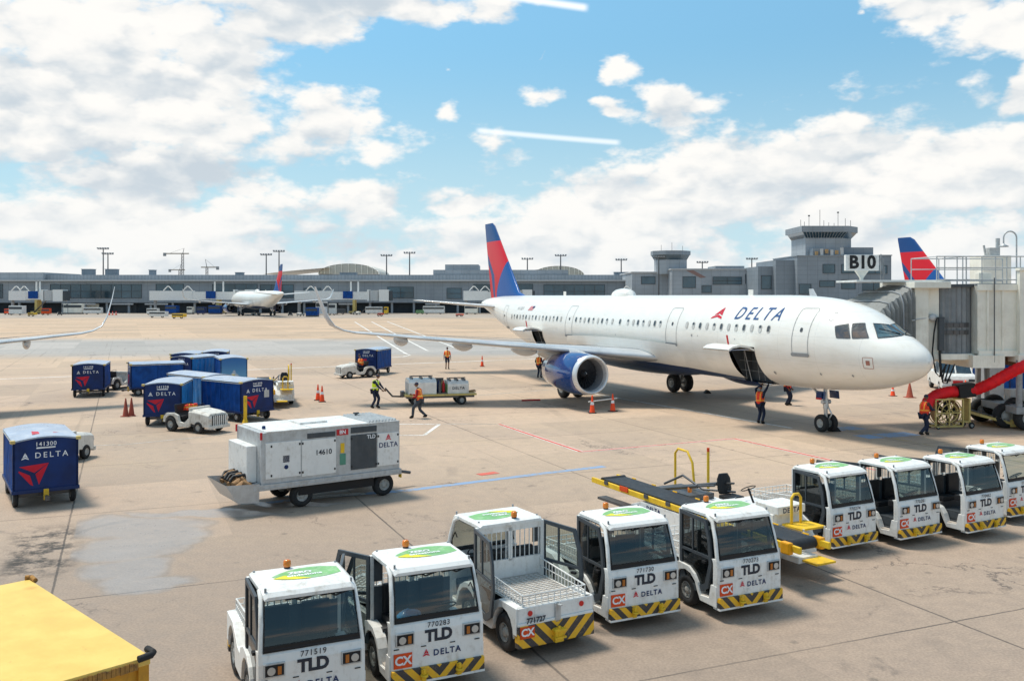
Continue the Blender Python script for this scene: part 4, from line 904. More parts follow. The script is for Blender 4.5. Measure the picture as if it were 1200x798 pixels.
# far jet bridges
def far_bridge(x0, x1, Y, label, sgn=1, proto=[None]):
    t = thing('jet_bridge', label, 'jet bridge', (x0, Y, 0), 0, 'white jet bridges along the far concourse'); L_ = x1 - x0
    mb = MB(); mb.bb(0, L_ * .5, 0, 3, 4.5, 7.6); mb.bb(L_ * .5, L_, .15, 2.85, 4.7, 7.3); mb.build('tunnel', M['white_clean'], t)
    mb = MB(); mb.bb(0 if sgn < 0 else L_ - .5, .5 if sgn < 0 else L_ + .2, -.1, 3.1, 4.3, 8.0); mb.build('end_frame', M['white_clean'], t)
    mb = MB(); cx = L_ + 1.8 if sgn > 0 else -1.8; mb.cyl((cx, 1.5, 4.4), (cx, 1.5, 7.8), 2.0, n=16); mb.build('rotunda', M['galv'], t)
    mb = MB(); cx2 = L_ + 5 if sgn > 0 else -5; mb.box((cx2, 1.5, 6.1), (3.2, 3.6, 3.8)); cabp = mb.build('cab', M['white_clean'], t)
    mb = MB(); mb.box((cx2 + sgn * 2, 1.5, 6.0), (1.0, 3.0, 3.2)); mb.build('bellows', M['dgrey'], cabp)
    for xx in (L_ * .22, L_ * .45):
        mb = MB(); mb.tube([(xx - 1.6, .1, 7.6), (xx - .3, .1, 9.0), (xx + .3, .1, 9.0), (xx + 1.6, .1, 7.6)], .16, 5); mb.build('hanger', M['white_clean'], t)
    mb = MB(); mb.box((L_ * .72, -.06, 6.3), (3.2, .1, 2.4)); mb.build('panel', M['blue'], t)
    for xx in (L_ * .75, L_ * .85): mb = MB(); mb.cyl((xx, 1.5, 7.3), (xx, 1.5, 10.6), .3, n=6); mb.build('column_head', M['white_clean'], t)
    mb = MB(); xx = L_ * .8
    mb.box((xx, 1.5, 2.6), (.8, 3, 4.2)); mb.box((xx, 1.5, .7), (3.4, 3.2, .5)); mb.build('lift_column', M['yellow_far'], t)
    for q in (-1, 1): wheel(t, (xx + q * .9, .1, .55), .55, .4, 'wheel', hub=False)
    mb = MB(); xx = L_ * .05; mb.cyl((xx, 1.5, 0), (xx, 1.5, 4.5), .5, n=8); mb.build('pedestal', M['grey'], t)
    mb = MB(); a = 1 if sgn > 0 else -1
    mb.loft([[Vector((cx + q * 4.4 * -a * 1.0, -1.0 - w_, 4.4 - q * 4.3)) for w_ in (0, .9)] + [Vector((cx - a * q * 4.4, -1.0 - w_, 4.25 - q * 4.3)) for w_ in (.9, 0)] for q in (0, 1)], smooth=False); mb.build('service_stair', M['steel'], t)
K3 = 300 / 1075
for a, b, lb, sg in ((10, 50, 'white jet bridge at the far left of the concourse', 1), (175, 275, 'long white jet bridge ending at the small airliner', 1), (345, 432, 'white jet bridge right of the small airliner, blue panel', 1), (543, 600, 'far jet bridge mostly behind the tail fin', 1), (726, 765, 'far jet bridge showing left of the ramp tower', 1), (826, 900, 'far jet bridge with hangers above the airliner roof', 1)):
    far_bridge((a - 600) * K3, (b - 600) * K3, 300, lb, sg)

# ------------------------------------------------------------------ the near jet bridge at right
JB = thing('jet_bridge', 'large cream jet bridge docked to the parked airliner nose', 'jet bridge', (0, 0, 0))
def rib_mat():
    m = bpy.data.materials.new('corrugated_grey_curtain'); m.use_nodes = True; T = NT(m.node_tree); b = T.n['Principled BSDF']
    T.put(b.inputs['Base Color'], T.mix(T.step(T.noise(T.node('ShaderNodeTexCoord').outputs['Object'], 2, 5, .6), .3, .7), (.19, .20, .21), (.25, .26, .27))); b.inputs['Roughness'].default_value = .45; b.inputs['Metallic'].default_value = .4; return m
mb = MB(); mb.bb(20.5, 30, 40.4, 43.4, 3.35, 6.35); tn = mb.build('tunnel', M['cream'], JB)
mb = MB()
for i in range(14): x = 20.9 + i * .66; mb.bb(x, x + .07, 40.33, 40.4, 3.5, 6.15)
mb.bb(20.5, 30, 40.28, 40.4, 6.15, 6.42); mb.bb(20.5, 30, 40.28, 40.4, 3.25, 3.5); mb.build('panel_rib', M['cream'], tn)
mb = MB(); mb.bb(20.5, 30, 40.5, 43.3, 6.35, 6.45); mb.build('roof', M['grey'], JB)
mb = MB(); mb.tube([(21.15, 40.22, 6.7), (21.15, 40.22, 3.0)], .025, 6); mb.build('downpipe', M['steel'], JB)
mb = MB(); n = 72; ring0 = []; ring1 = []
for i in range(n):
    a = 2 * math.pi * i / n; r = 1.55 + (.035 if i % 2 else -.035); ring0.append(Vector((19.45 + r * math.cos(a), 42.1 + r * math.sin(a), 3.35))); ring1.append(ring0[-1] + Vector((0, 0, 2.95)))
mb.loft([ring0, ring1], smooth=False); mb.build('rotunda', rib_mat(), JB)
mb = MB(); mb.cyl((19.45, 42.1, 6.3), (19.45, 42.1, 6.42), 1.75, n=32); mb.build('rotunda_roof', M['dgrey'], JB)
mb = MB()
for z in (4.30, 4.62):
    for i in range(7):
        a = R(236 + i * 10); mb.box((19.45 + 1.6 * math.cos(a), 42.1 + 1.6 * math.sin(a), z), (.02, .26, .2), rz=a)
mb.build('louvre', M['steel'], JB)
mb = MB(); mb.cyl((19.45, 42.1, 3.1), (19.45, 42.1, 3.35), 1.75, n=32); mb.bb(20.2, 21.6, 40.2, 43.5, 2.75, 3.3); mb.bb(17.7, 19.6, 40.9, 43.6, 3.0, 3.3); mb.build('floor_frame', M['cream'], JB)
mb = MB(); mb.bb(17.75, 18.35, 40.4, 40.75, 3.2, 6.35); mb.bb(17.75, 18.35, 43.4, 43.8, 3.2, 6.35); mb.bb(17.6, 19.2, 40.1, 43.9, 6.25, 6.52); mb.bb(18.35, 18.9, 40.6, 40.8, 3.2, 6.3); cabo = mb.build('cab', M['cream'], JB, bevel=.02)
mb = MB(); mb.bb(15.4, 19.6, 41.0, 43.6, 6.53, 6.62); mb.build('cab_roof', M['white'], JB)
# pleated bellows reaching to the fuselage
def arch(x0, y0, x1, y1, z0, z1, k, sag=0):
    pts = []; P0 = Vector((x0, y0, 0)); P1 = Vector((x1, y1, 0)); D = P1 - P0
    prof = [(-k, 0), (-k, .55), (-k * .9, .82), (.04, .965), (.2, 1.0), (.8, 1.0), (.96, .965), (1 + k * .9, .82), (1 + k, .55), (1 + k, 0)]
    for q, h in prof: c_ = P0 + D * q; pts.append(Vector((c_.x, c_.y, z0 + (z1 - z0) * h)))
    return pts
mb = MB(); rs = []
for i in range(19):
    t = i / 18; k = (.03 if i % 2 else -.03); q = t
    rs.append(arch(18.1 + (15.95 - 18.1) * q, 40.6 + (39.45 - 40.6) * q, 18.1 + (14.45 - 18.1) * q, 43.6 + (42.9 - 43.6) * q, 3.1 - .1 * q, (6.48 - 1.15 * q**1.25) + (.05 if i % 2 else -.02), k))
mb.loft(rs, closed=False, caps=False, smooth=False); bl = mb.build('bellows', paint('grey_canopy_fabric', (.26, .26, .25), .8, dirt=(.2, .19, .16), scale=3), JB)
mb = MB()
for i in (4, 9, 14): mb.tube([p_ + Vector((0, 0, .05)) for p_ in rs[i]], .035, 6)
mb.build('hoop', M['grey'], bl)
# roof railing
mb = MB()
for z in (6.62, 7.15, 7.65): mb.tube([(18.8, 40.6, z), (23.1, 40.6, z), ], .028, 6); mb.tube([(18.8, 43.2, z), (23.1, 43.2, z)], .024, 6)
for x in (18.8, 19.15, 19.7, 19.95, 20.1, 20.8, 21.4, 21.9, 22.5, 23.1): mb.cyl((x, 40.6, 6.42), (x, 40.6, 7.65), .026, n=6)
for x in (18.8, 20.1, 21.4, 23.1): mb.cyl((x, 43.2, 6.42), (x, 43.2, 7.65), .024, n=6)
for x in (18.8, 20.1): mb.tube([(x, 40.6, 7.65), (x, 43.2, 7.65)], .024, 6)
mb.build('railing', M['galv'], JB)
mb = MB(); mb.bb(22.2, 22.6, 40.1, 40.36, 3.3, 7.0); mb.bb(22.15, 22.75, 43.5, 43.9, 3.3, 7.0); mb.box((22.4, 40.2, 7.06), (.5, .36, .12)); mb.bb(22.1, 22.8, 40.0, 43.9, 3.0, 3.34); lc = mb.build('lift_column', M['cream'], JB, bevel=.02)
mb = MB()
for y in (40.15, 43.7):
    for x in (22.2, 22.62): mb.cyl((x, y, .8), (x, y, 3.1), .13, n=10)
mb.bb(22.0, 23.0, 40.0, 43.9, .75, 1.05); mb.build('lift_leg', M['grey'], lc)
mb = MB(); mb.bb(20.9, 22.1, 40.9, 43.0, 2.85, 3.3); mb.bb(23, 25, 40.6, 43, 2.7, 3.3); mb.build('equipment_bay', paint('rusty_brown_frame', (.16, .09, .05), .8, var=.4), JB)
for y in (40.3, 41.1, 43.2): wheel(JB, (22.6 if y < 41 else 22.1, y, .55), .55, .4, 'wheel')
mb = MB(); mb.lathe([(0, 0), (.15, .01), (.17, .16), (.06, .2), (0, .2)], (18.55, 40.58, 4.95), (0, -1, 0), 16); mb.tube([(18.5, 40.45, 4.95), (18.0, 40.4, 4.9), (17.2, 40.3, 4.75)], .03, 6); mb.build('floodlight', M['galv'], cabo)
for i, (x, sw) in enumerate(((18.72, .22), (18.86, .05), (18.96, .12), (19.05, .25))):
    mb = MB(); mb.tube([(x, 40.45, 4.95), (x - sw * .6, 40.4, 4.3), (x - sw, 40.38, 3.4), (x - sw * .4, 40.35, 2.55 - i * .15), (x + .1, 40.4, 2.35 - i * .1), (x + .2 + sw, 40.4, 2.9)], .035, 6); mb.build('power_cable', M['rubber'], JB)
mb = MB(); mb.bb(18.78, 19.0, 40.3, 40.5, 3.5, 4.98); mb.build('cable_hanger', M['dgrey'], JB)
# gate number sign
SG = thing('gate_sign', 'white gate sign with black B10 on a tapering stem', 'sign', (16.0, 42.0, 6.62)); SG.scale = (1.0, .92, .88)
mb = MB(); mb.bb(-.76, .76, -.12, .12, .50, 1.32); mb.build('sign_box', M['white_clean'], SG, bevel=.015)
mb = MB(); mb.add([(-.66, -.125, .56), (.66, -.125, .56), (.66, -.125, 1.26), (-.66, -.125, 1.26)], [(0, 1, 2, 3)]); mb.build('sign_face', paint('ivory_sign_face', (.72, .70, .66), .4), SG)
mb = MB(); put_text(mb, 'B10', .78, ((0, -.13, .91), (1, 0, 0), (0, 0, 1.18)), off=.03, space=1.0); mb.build('lettering', M['black'], SG)
mb = MB(); mb.loft([[Vector((-w_, -.1, z)), Vector((w_, -.1, z)), Vector((w_, .1, z)), Vector((-w_, .1, z))] for z, w_ in ((.0, .05), (.12, .06), (.5, .30))], smooth=False); mb.build('stem', M['cream'], SG)
# gooseneck lamp on the bridge roof
GL = thing('gooseneck_lamp', 'grey gooseneck area lamp above the jet bridge at right edge', 'lamp', (22.55, 41.0, 6.4))
mb = MB(); mb.tube([(0, 0, 0), (0, 0, 2.1)] + [(-.29 + .29 * math.cos(R(a)), 0, 2.1 + .29 * math.sin(R(a))) for a in range(15, 181, 15)] + [(-.58, 0, 1.85)], .035, 8); mb.build('pole', M['galv'], GL)
mb = MB(); mb.lathe([(.04, .12), (.07, .08), (.22, 0), (.20, -.03), (0, -.03)], (-.58, 0, 1.72), (0, 0, 1), 16); mb.build('lamp_shade', M['galv'], GL)
# antenna mast and roof unit behind the railing
tag(MB().cyl((18.5, 46, 6.3), (18.5, 46, 8.0), .03, n=6).cyl((18.62, 46, 6.3), (18.62, 46, 7.8), .03, n=6).box((18.5, 45.95, 7.4), (.12, .08, .5)).box((18.62, 46, 7.2), (.14, .08, .4)).build('antenna_mast', M['grey']), 'slim grey twin antenna mast beside the red and blue tail', 'antenna')
kt = thing('rooftop_unit', 'cream box unit with pipes on the roof behind the railing', 'roof unit', (27.5, 52, 0)); MB().bb(-.8, .8, 0, 1.5, 5.5, 8.2).build('housing', M['cream'], kt); MB().box((.0, .5, 8.4), (.6, .5, .5)).cyl((.3, .5, 8.2), (.3, .5, 9.2), .12, n=8).cyl((-.4, .5, 8.2), (-.5, .5, 8.8), .06, n=6).build('pipe', M['galv'], kt); MB().bb(-.5, .5, .2, 1.2, 0, 5.5).build('support', M['grey'], kt)
# ------------------------------------------------------------------ electric cargo tractors (local: +X forward, +Y its left)
FX = 1.5                       # front face
def fender_side(s_):
    """white lower side skirt with wheel arches, side s_"""
    mb = MB(); y0, y1 = s_ * .58, s_ * .75
    prof = [(1.46, .24), (1.46, .62), (1.30, .62), (1.24, .36), (.98, .34), (.90, .55), (.80, .68), (.62, .78), (.30, .80), (.05, .72), (-.05, .60), (-.30, .62), (-.55, .74), (-.80, .84), (-1.48, .84), (-1.48, .40), (-1.36, .40)]
    for i in range(9): a = R(-5 + i * 23.5); prof.append((-.96 - .40 * math.cos(a), .36 + .38 * math.sin(a)))
    prof += [(-.50, .26), (.12, .26)]
    for i in range(7): a = R(8 + i * 27); prof.append((.52 - .37 * math.cos(a), .34 + .36 * math.sin(a)))
    prof += [(.98, .24)]
    mb.prism(prof, ((0, y1 if s_ < 0 else y1, 0), (1, 0, 0), (0, 0, 1)) if s_ < 0 else ((0, y1, 0), (-1, 0, 0), (0, 0, 1)), .17) if False else None
    fr = ((0, s_ * .75, 0), (1, 0, 0), (0, 0, 1)) if s_ < 0 else ((0, s_ * .75, 0), (-1, 0, 0), (0, 0, 1))
    mb.prism(prof if s_ < 0 else [(-x, z) for x, z in prof], fr, .16); return mb
def door_mb(closed_glass=True):
    """door panel in its own plane: x 0 (hinge, at the rear) .. .98 forward, z up; returns frame MB and glass MB"""
    f = MB(); out = [(0, .42), (.60, .36), (.86, .50), (.98, .95), (.93, 1.40), (.80, 1.76), (.0, 1.80)]; 
    inn = [(.07, .52), (.56, .47), (.78, .58), (.90, .97), (.86, 1.37), (.75, 1.69), (.07, 1.73)]
    n = len(out)
    for y in (-.02,):
        for i in range(n):
            j = (i + 1) % n; a, b, c, d = out[i], out[j], inn[j], inn[i]
            V = [(a[0], -.02, a[1]), (b[0], -.02, b[1]), (c[0], -.02, c[1]), (d[0], -.02, d[1])]; W_ = [(q[0], .02, q[2]) for q in V]
            f.add(V + W_, [(0, 1, 2, 3), (7, 6, 5, 4), (0, 4, 5, 1), (2, 6, 7, 3), (1, 5, 6, 2), (3, 7, 4, 0)])
    f.box((.45, 0, 1.08), (.90, .035, .05)); f.box((.40, 0, 1.40), (.03, .03, .62))
    f.prism([(.0, .42), (.3, .39), (.07, .75)], ((0, -.022, 0), (1, 0, 0), (0, 0, 1)), .03)
    g_ = MB(); g_.add([(q[0], 0, q[1]) for q in inn], [tuple(range(n))]); return f, g_
def add_door(t, s_, ang):
    """ang: degrees swung outwards round the rear edge"""
    f, g_ = door_mb(); M_ = Matrix.Translation((.30, s_ * .70, 0)) @ Matrix.Rotation(s_ * R(ang), 4, 'Z')
    for m_ in (f, g_): m_.v = [tuple(M_ @ Vector(v)) for v in m_.v]
    d = f.build('door', M['dgrey'], t); g_.build('pane', M['dpane'] if ang == 0 else M['glass'], d)
    mb = MB(); q = M_ @ Vector((.78, -.03 * -s_, .98)); mb.box(q, (.10, .05, .04), rz=s_ * R(ang)); mb.build('handle', M['black'], d)
    return d
def make_tractor(label, num, doors=(None, None), cxoff=0., papers=True, group='white electric cargo tractors parked in a row', dirt=False):
    t = thing('cargo_tractor', label, 'tractor', (0, 0, 0), 0, group); wm = M['white_clean']
    for s_ in (-1, 1): fender_side(s_).build('side_skirt', wm, t, bevel=.012)
    mb = MB(); mb.bb(-1.46, 1.40, -.56, .56, .30, .62); mb.bb(-.0, 1.40, -.60, .60, .30, .40); mb.build('chassis', M['dgrey'], t)
    # front face: lower panel bulging slightly, and nose top
    mb = MB(); rs = []
    for z, x in ((.30, 1.46), (.42, 1.50), (.95, 1.50), (1.06, 1.475), (1.10, 1.44)):
        rs.append([Vector((x - .12, -.75, z)), Vector((x - .02, -.735, z)), Vector((x, -.68, z)), Vector((x + .012, 0, z)), Vector((x, .68, z)), Vector((x - .02, .735, z)), Vector((x - .12, .75, z)), Vector((1.34, .70, z)), Vector((1.34, -.70, z))])
    mb.loft(rs, smooth=False); fp = mb.build('front_panel', wm, t, bevel=.01)
    # cab pillars
    for s_ in (-1, 1):
        mb = MB(); y = s_ * .70
        mb.tube([(1.43, y, .35), (1.46, y, .75), (1.43, y, 1.08), (1.34, y * .965, 1.45), (1.22, y * .93, 1.74), (1.05, y * .92, 1.82)], .038, 8)
        mb.box((1.40, y, .72), (.10, .07, .74)); mb.build('front_pillar', wm, t)
    mb = MB()
    for s_ in (-1, 1): mb.box((.28, s_ * .66, 1.22), (.07, .07, 1.16))
    mb.box((.28, 0, .98), (.05, 1.30, .40)); mb.box((.28, 0, 1.74), (.05, 1.28, .12)); mb.box((.28, 0, 1.44), (.05, .08, .6)); mb.build('rear_wall', wm, t)
    mb = MB()
    for i in range(13): mb.cyl((.25, -.58 + i * .097, 1.18), (.25, -.58 + i * .097, 1.68), .010, n=5)
    mb.build('rear_grille', wm, t)
    mb = MB(); mb.bb(.31, .335, -.64, .64, .5, 1.32); mb.bb(.31, .335, -.64, -.50, 1.40, 1.78); mb.bb(.31, .335, .50, .64, 1.40, 1.78); mb.bb(.31, .335, -.07, .07, 1.40, 1.78); mb.bb(.31, .335, -.64, .64, 1.68, 1.78); mb.bb(.33, 1.2, -.62, .62, 1.76, 1.785); mb.build('cab_lining', M['dgrey'], t)
    # windscreen with dark frame
    def ws(y, z): # point on the raked screen plane
        q = (z - 1.10) / .66; return Vector((1.455 - .20 * q**1.25, y * (1 - .055 * q), z))
    V = [[ws(y, 1.10 + .66 * k / 4) for y in (-.66, -.3, 0, .3, .66)] for k in range(5)]
    mb = MB(); mb.loft(V, closed=False, caps=False); wsr = mb.build('windscreen', M['glass'], t)
    mb = MB(); mb.tube([ws(-.66, 1.11), ws(.66, 1.11), ws(.66, 1.74), ws(-.66, 1.74)], .028, 6, closed=True); mb.box(ws(0, 1.135) + Vector((.012, 0, 0)), (.02, 1.30, .075)); mb.build('frame', M['black'], wsr)
    for a, b in ((-.30, .02), (.22, .50)):
        mb = MB(); mb.tube([ws(a, 1.77) + Vector((.05, 0, 0)), ws(a + .16, 1.70) + Vector((.045, 0, 0)), ws(b + .12, 1.755) + Vector((.045, 0, 0))], .013, 5); mb.tube([ws(a - .06, 1.72) + Vector((.035, 0, 0)), ws(a + .30, 1.735) + Vector((.035, 0, 0))], .010, 4); mb.build('wiper', M['black'], wsr)
    # roof
    mb = MB(); rs = []
    for x, z0, z1, w_ in ((.22, 1.79, 1.845, .64), (.30, 1.79, 1.875, .665), (1.12, 1.79, 1.875, .65), (1.27, 1.765, 1.84, .64), (1.33, 1.745, 1.79, .63)):
        rs.append([Vector((x, -w_, z0)), Vector((x, w_, z0)), Vector((x, w_, z1 - .03)), Vector((x, w_ - .05, z1)), Vector((x, -w_ + .05, z1)), Vector((x, -w_, z1 - .03))])
    mb.loft(rs, smooth=False); rf = mb.build('roof', wm, t, bevel=.012)
    # green leaf decal, points across the roof
    lf = []
    for i in range(17): a = i / 16; lf.append((-.40 + .98 * a, .30 * math.sin(math.pi * a * .86)**.8))
    for i in range(0, 16): a = 1 - i / 16; lf.append((-.40 + .98 * a, -.24 * math.sin(math.pi * a * .86)**.8))
    fr = ((.72, -.02, 1.879), (0, 1, 0), (-1, 0, 0)); mb = MB(); mb.prism(lf, fr, .002); d_ = mb.build('leaf_decal', M['leaf'], rf)
    mb = MB(); mb.prism([(-.40, -.10), (-.14, -.22), (.12, -.25), (-.06, -.12), (-.22, .0)], ((.72, -.02, 1.884), (0, 1, 0), (-1, 0, 0)), .002); mb.build('leaf_tip', M['leafy'], d_)
    mb = MB(); put_text(mb, 'ZERO', .13, ((.66, .0, 1.882), (0, 1, 0), (-1, 0, 0)), off=.006, eps=.004); put_text(mb, 'emissions', .13, ((.78, .04, 1.882), (0, 1, 0), (-1, 0, 0)), off=.004, eps=.004); mb.build('lettering', M['lettw'], d_)
    mb = MB(); mb.lathe([(.045, 0), (.05, .02), (.03, .03)], (.34, -.12, 1.87), n=12); b0 = mb.build('beacon', M['black'], t)
    mb = MB(); mb.lathe([(.052, .03), (.058, .05), (.054, .115), (.035, .13), (0, .132)], (.34, -.12, 1.87), n=14); mb.build('lens', M['amber'], b0)
    mb = MB()
    for x, y in ((1.24, -.6), (1.24, .6), (.34, -.6), (.34, .6)): mb.cyl((x, y, 1.84), (x, y, 1.895), .018, n=6)
    mb.build('roof_bolt', M['grey'], rf)
    # headlights
    for s_ in (-1, 1):
        y = s_ * .53; mb = MB(); mb.bb(1.488, 1.530, y - .145, y + .145, .775, .965); h = mb.build('headlight', M['galv'], t, bevel=.01)
        mb = MB(); mb.bb(1.50, 1.534, y - .125, y + .125, .795, .945); mb.build('housing', M['black'], h)
        mb = MB(); mb.cyl((1.53, y + s_ * .045, .865), (1.545, y + s_ * .045, .865), .055, n=16); mb.build('lamp', M['lampglass'], h)
        mb = MB(); mb.box((1.54, y - s_ * .065, .865), (.012, .05, .11)); mb.build('indicator', M['amber_d'], h)
    # front bumper
    mb = MB(); mb.bb(1.40, 1.548, -.73, .73, .235, .425); bp = mb.build('front_bumper', M['hazard'], t, bevel=.008)
    mb = MB(); mb.bb(1.36, 1.545, -.735, .735, .20, .235); mb.build('bumper_strip', wm, bp)
    for y in (-.26, .30):
        mb = MB(); mb.lathe([(.035, 0), (.06, .0), (.06, .03), (.035, .03)], (1.60, y, .31), (0, 0, 1), 14, closed=True); mb.box((1.57, y, .32), (.05, .07, .16)); mb.cyl((1.60, y, .29), (1.60, y, .42), .02, n=8); mb.build('tow_hook', M['yellow'], bp)
    # front lettering
    Fr = lambda y, z: ((1.512, y, z), (0, 1, 0), (0, 0, 1))
    mb = MB(); put_text(mb, num, .11, Fr(.0, 1.025), off=.001, space=1.12); put_text(mb, 'TLD', .235, Fr(.0, .855), off=.012, space=.98); mb.build('lettering', M['letter2'], fp)
    mb = MB(); put_text(mb, 'DELTA', .125, Fr(.13, .60), off=.003, space=1.25, eps=.008); mb.build('lettering', M['letter'], fp)
    mb = MB(); put_logo(mb, .11, Fr(-.20, .57), .008); mb.build('widget_emblem', M['lettred'], fp)
    mb = MB(); mb.bb(1.50, 1.518, -.70, -.42, .455, .665); cx = mb.build('sign_plate', M['cxred'], fp)
    mb = MB(); put_text(mb, 'CX', .18, ((1.520, -.56, .56), (0, 1, 0), (0, 0, 1)), off=.006); mb.build('lettering', M['lettw'], cx)
    mb = MB()
    for y, z in ((-.66, .735), (-.24, .725), (.22, .715), (.62, .70)): mb.bb(1.505, 1.518, y - .04, y + .04, z - .006, z + .006)
    mb.build('panel_latch', M['black'], fp)
    # cab inside
    mb = MB(); mb.box((.52, -.30, .84), (.42, .44, .12)); mb.box((.36, -.30, 1.12), (.10, .42, .48)); mb.build('seat', M['black'], t, bevel=.03)
    mb = MB(); mb.box((.52, .30, .84), (.42, .44, .12)); mb.box((.36, .30, 1.12), (.10, .42, .48)); mb.build('seat', M['black'], t, bevel=.03)
    mb = MB(); mb.box((1.24, 0, .98), (.24, 1.3, .14)); mb.build('dashboard', M['black'], t, bevel=.02)
    mb = MB(); c_ = Vector((1.02, .30, 1.10)); ax = Vector((-.55, 0, .83)).normalized(); mb.lathe([(.16, -.012), (.175, 0), (.16, .012), (.15, 0)], c_, ax, 20, closed=True); mb.cyl(c_, c_ - ax * .2, .02, n=6)
    for a in (0, 2.1, 4.2): mb.cyl(c_, c_ + Vector((.83 * math.cos(a), math.sin(a), .55 * math.cos(a))) * .155, .010, n=5)
    mb.build('steering_wheel', M['black'], t)
    mb = MB(); mb.bb(.3, 1.34, -.56, .56, .40, .44); mb.bb(.30, .72, -.62, .62, .44, .78); mb.build('cab_floor', M['steel'], t)
    # load bed
    mb = MB(); mb.bb(-1.44, .24, -.60, .60, .80, .84); bd = mb.build('load_bed', wm, t)
    mb = MB()
    for i in range(17): mb.bb(-1.38 + i * .1, -1.36 + i * .1, -.56, .56, .84, .856)
    for i in range(12): mb.bb(-1.38, .2, -.55 + i * .1, -.535 + i * .1, .8405, .852)
    mb.build('bed_grating', M['grate'], bd)
    mb = MB()
    for s_ in (-1, 1):
        y = s_ * .61; mb.tube([(-1.44, y, .84), (-1.44, y, 1.02), (.24, y, 1.12)], .014, 6); mb.tube([(-1.44, y, .93), (.24, y, .98)], .009, 5)
        for i in range(15): x = -1.44 + i * .12; mb.cyl((x, y, .84), (x, y, 1.02 + .10 * (x + 1.44) / 1.68), .009, n=5)
    for z in (.93, 1.02): mb.tube([(-1.44, -.61, z), (-1.44, .61, z)], .012, 6)
    for i in range(11): y = -.61 + i * .122; mb.cyl((-1.44, y, .84), (-1.44, y, 1.02), .009, n=5)
    mb.build('bed_railing', wm, bd)
    # tail
    mb = MB(); mb.bb(-1.50, -1.40, -.72, .72, .60, .84); mb.bb(-1.53, -1.43, -.735, .735, .50, .60); tl = mb.build('tail_panel', wm, t, bevel=.012)
    mb = MB(); mb.bb(-1.545, -1.40, -.735, .735, .20, .56); rb = mb.build('rear_bumper', M['hazard_big'], t, bevel=.008)
    mb = MB(); mb.box((-1.58, 0, .33), (.10, .16, .22)); mb.box((-1.62, 0, .42), (.12, .22, .03)); mb.box((-1.62, 0, .30), (.12, .22, .03)); mb.cyl((-1.62, 0, .26), (-1.62, 0, .48), .025, n=8); mb.build('tow_hook', M['yellow'], rb)
    mb = MB(); mb.box((-1.52, -.02, .68), (.05, .10, .30)); mb.box((-1.50, -.02, .82), (.3, .05, .02)); mb.build('hitch_lever', M['galv'], tl)
    Rr_ = lambda y, z: ((-1.551, y, z), (0, -1, 0), (0, 0, 1))
    for y in (-.5, .5): mb = MB(); mb.cyl((-1.49, y, .74), (-1.515, y, .74), .045, n=14); mb.build('tail_light', M['redglass'], tl)
    mb = MB(); mb.bb(-1.56, -1.54, .44, .71, .36, .55); cx = mb.build('sign_plate', M['cxred'], tl); mb = MB(); put_text(mb, 'CX', .17, ((-1.562, .575, .455), (0, -1, 0), (0, 0, 1)), off=.006); mb.build('lettering', M['lettw'], cx)
    mb = MB(); put_text(mb, num, .12, ((-1.532, .40, .625), (0, -1, 0), (0, 0, 1)), off=.005); mb.build('lettering', M['letter2'], tl)
    for s_ in (-1, 1):
        wheel(t, (.52, s_ * .63, .30), .30, .20); wheel(t, (-.96, s_ * .63, .32), .32, .20)
        mb = MB(); mb.bb(.62, 1.0, s_ * .60, s_ * .72, .36, .40) if False else mb.bb(.92, 1.28, s_ * .56, s_ * .71, .33, .37); mb.build('step', M['grate'], t)
        if doors[0 if s_ < 0 else 1] is not None: add_door(t, s_, doors[0 if s_ < 0 else 1])
    for s_ in (-1, 1):
        mb = MB(); mb.tube([(1.30, s_ * .66, 1.2), (1.36, s_ * .64, 1.35), (1.30, s_ * .6, 1.5), (1.22, s_ * .60, 1.42)], .012, 5); mb.build('grab_handle', M['black'], t)
    DX = .22                                    # tuck the load bed in to its true length
    def tuck(o):
        for ch in o.children:
            if ch.type == 'MESH':
                if ch.name.split('.')[0] in ('wheel', 'rim'):
                    if ch.data.vertices[0].co.x < -.5:
                        for v in ch.data.vertices: v.co.x += DX * .72
                elif ch.name.split('.')[0] not in ('door', 'pane', 'handle'):
                    for v in ch.data.vertices:
                        if v.co.x < .2: v.co.x += DX * (.2 - v.co.x) / 1.7
            tuck(ch)
    tuck(t)
    return t
M['grate'] = paint('worn_bed_grating', (.50, .45, .40), .55, dirt=(.28, .2, .15), dk=.6, scale=5)
M['letter2'] = paint('black_lettering', (.03, .035, .05), .45); M['lampglass'] = paint('headlamp_glass', (.50, .50, .48), .08, .3, coat=1.)
TZ = math.atan2(-.87, .49)
def put(o, x, y, rz): o.location = (x, y, 0); o.rotation_euler = (0, 0, rz); return o
put(make_tractor('white cargo tractor numbered 771519, nearest, cut off by the bottom edge', '771519', (0, 162)), -3.37, 13.95, TZ - .07)
put(make_tractor('white cargo tractor numbered 770283 with its door swung open', '770283', (158, None)), -1.74, 15.05, TZ - .07)
put(make_tractor('white cargo tractor numbered 771727 parked backwards with empty bed towards us', '771727', (164, 172)), .10, 16.3, TZ + math.pi)
put(make_tractor('white cargo tractor numbered 771730 with closed doors, right of the reversed one', '771730', (0, 0)), 1.74, 17.72, TZ - .08)
put(make_tractor('white cargo tractor numbered 770273 beside the belt loader', '770273', (0, 0)), 3.76, 18.30, TZ - .07)
put(make_tractor('white cargo tractor numbered 770274, doors closed, right of the belt loader', '770274', (0, 165)), 7.16, 22.4, TZ - .02)
put(make_tractor('white doorless cargo tractor numbered 770281, third from the right', '770281', (172, 163)), 9.0, 23.15, TZ - .02)
put(make_tractor('white doorless cargo tractor numbered 770462, second from the right', '770462', (172, 163)), 10.87, 23.75, TZ - .02)
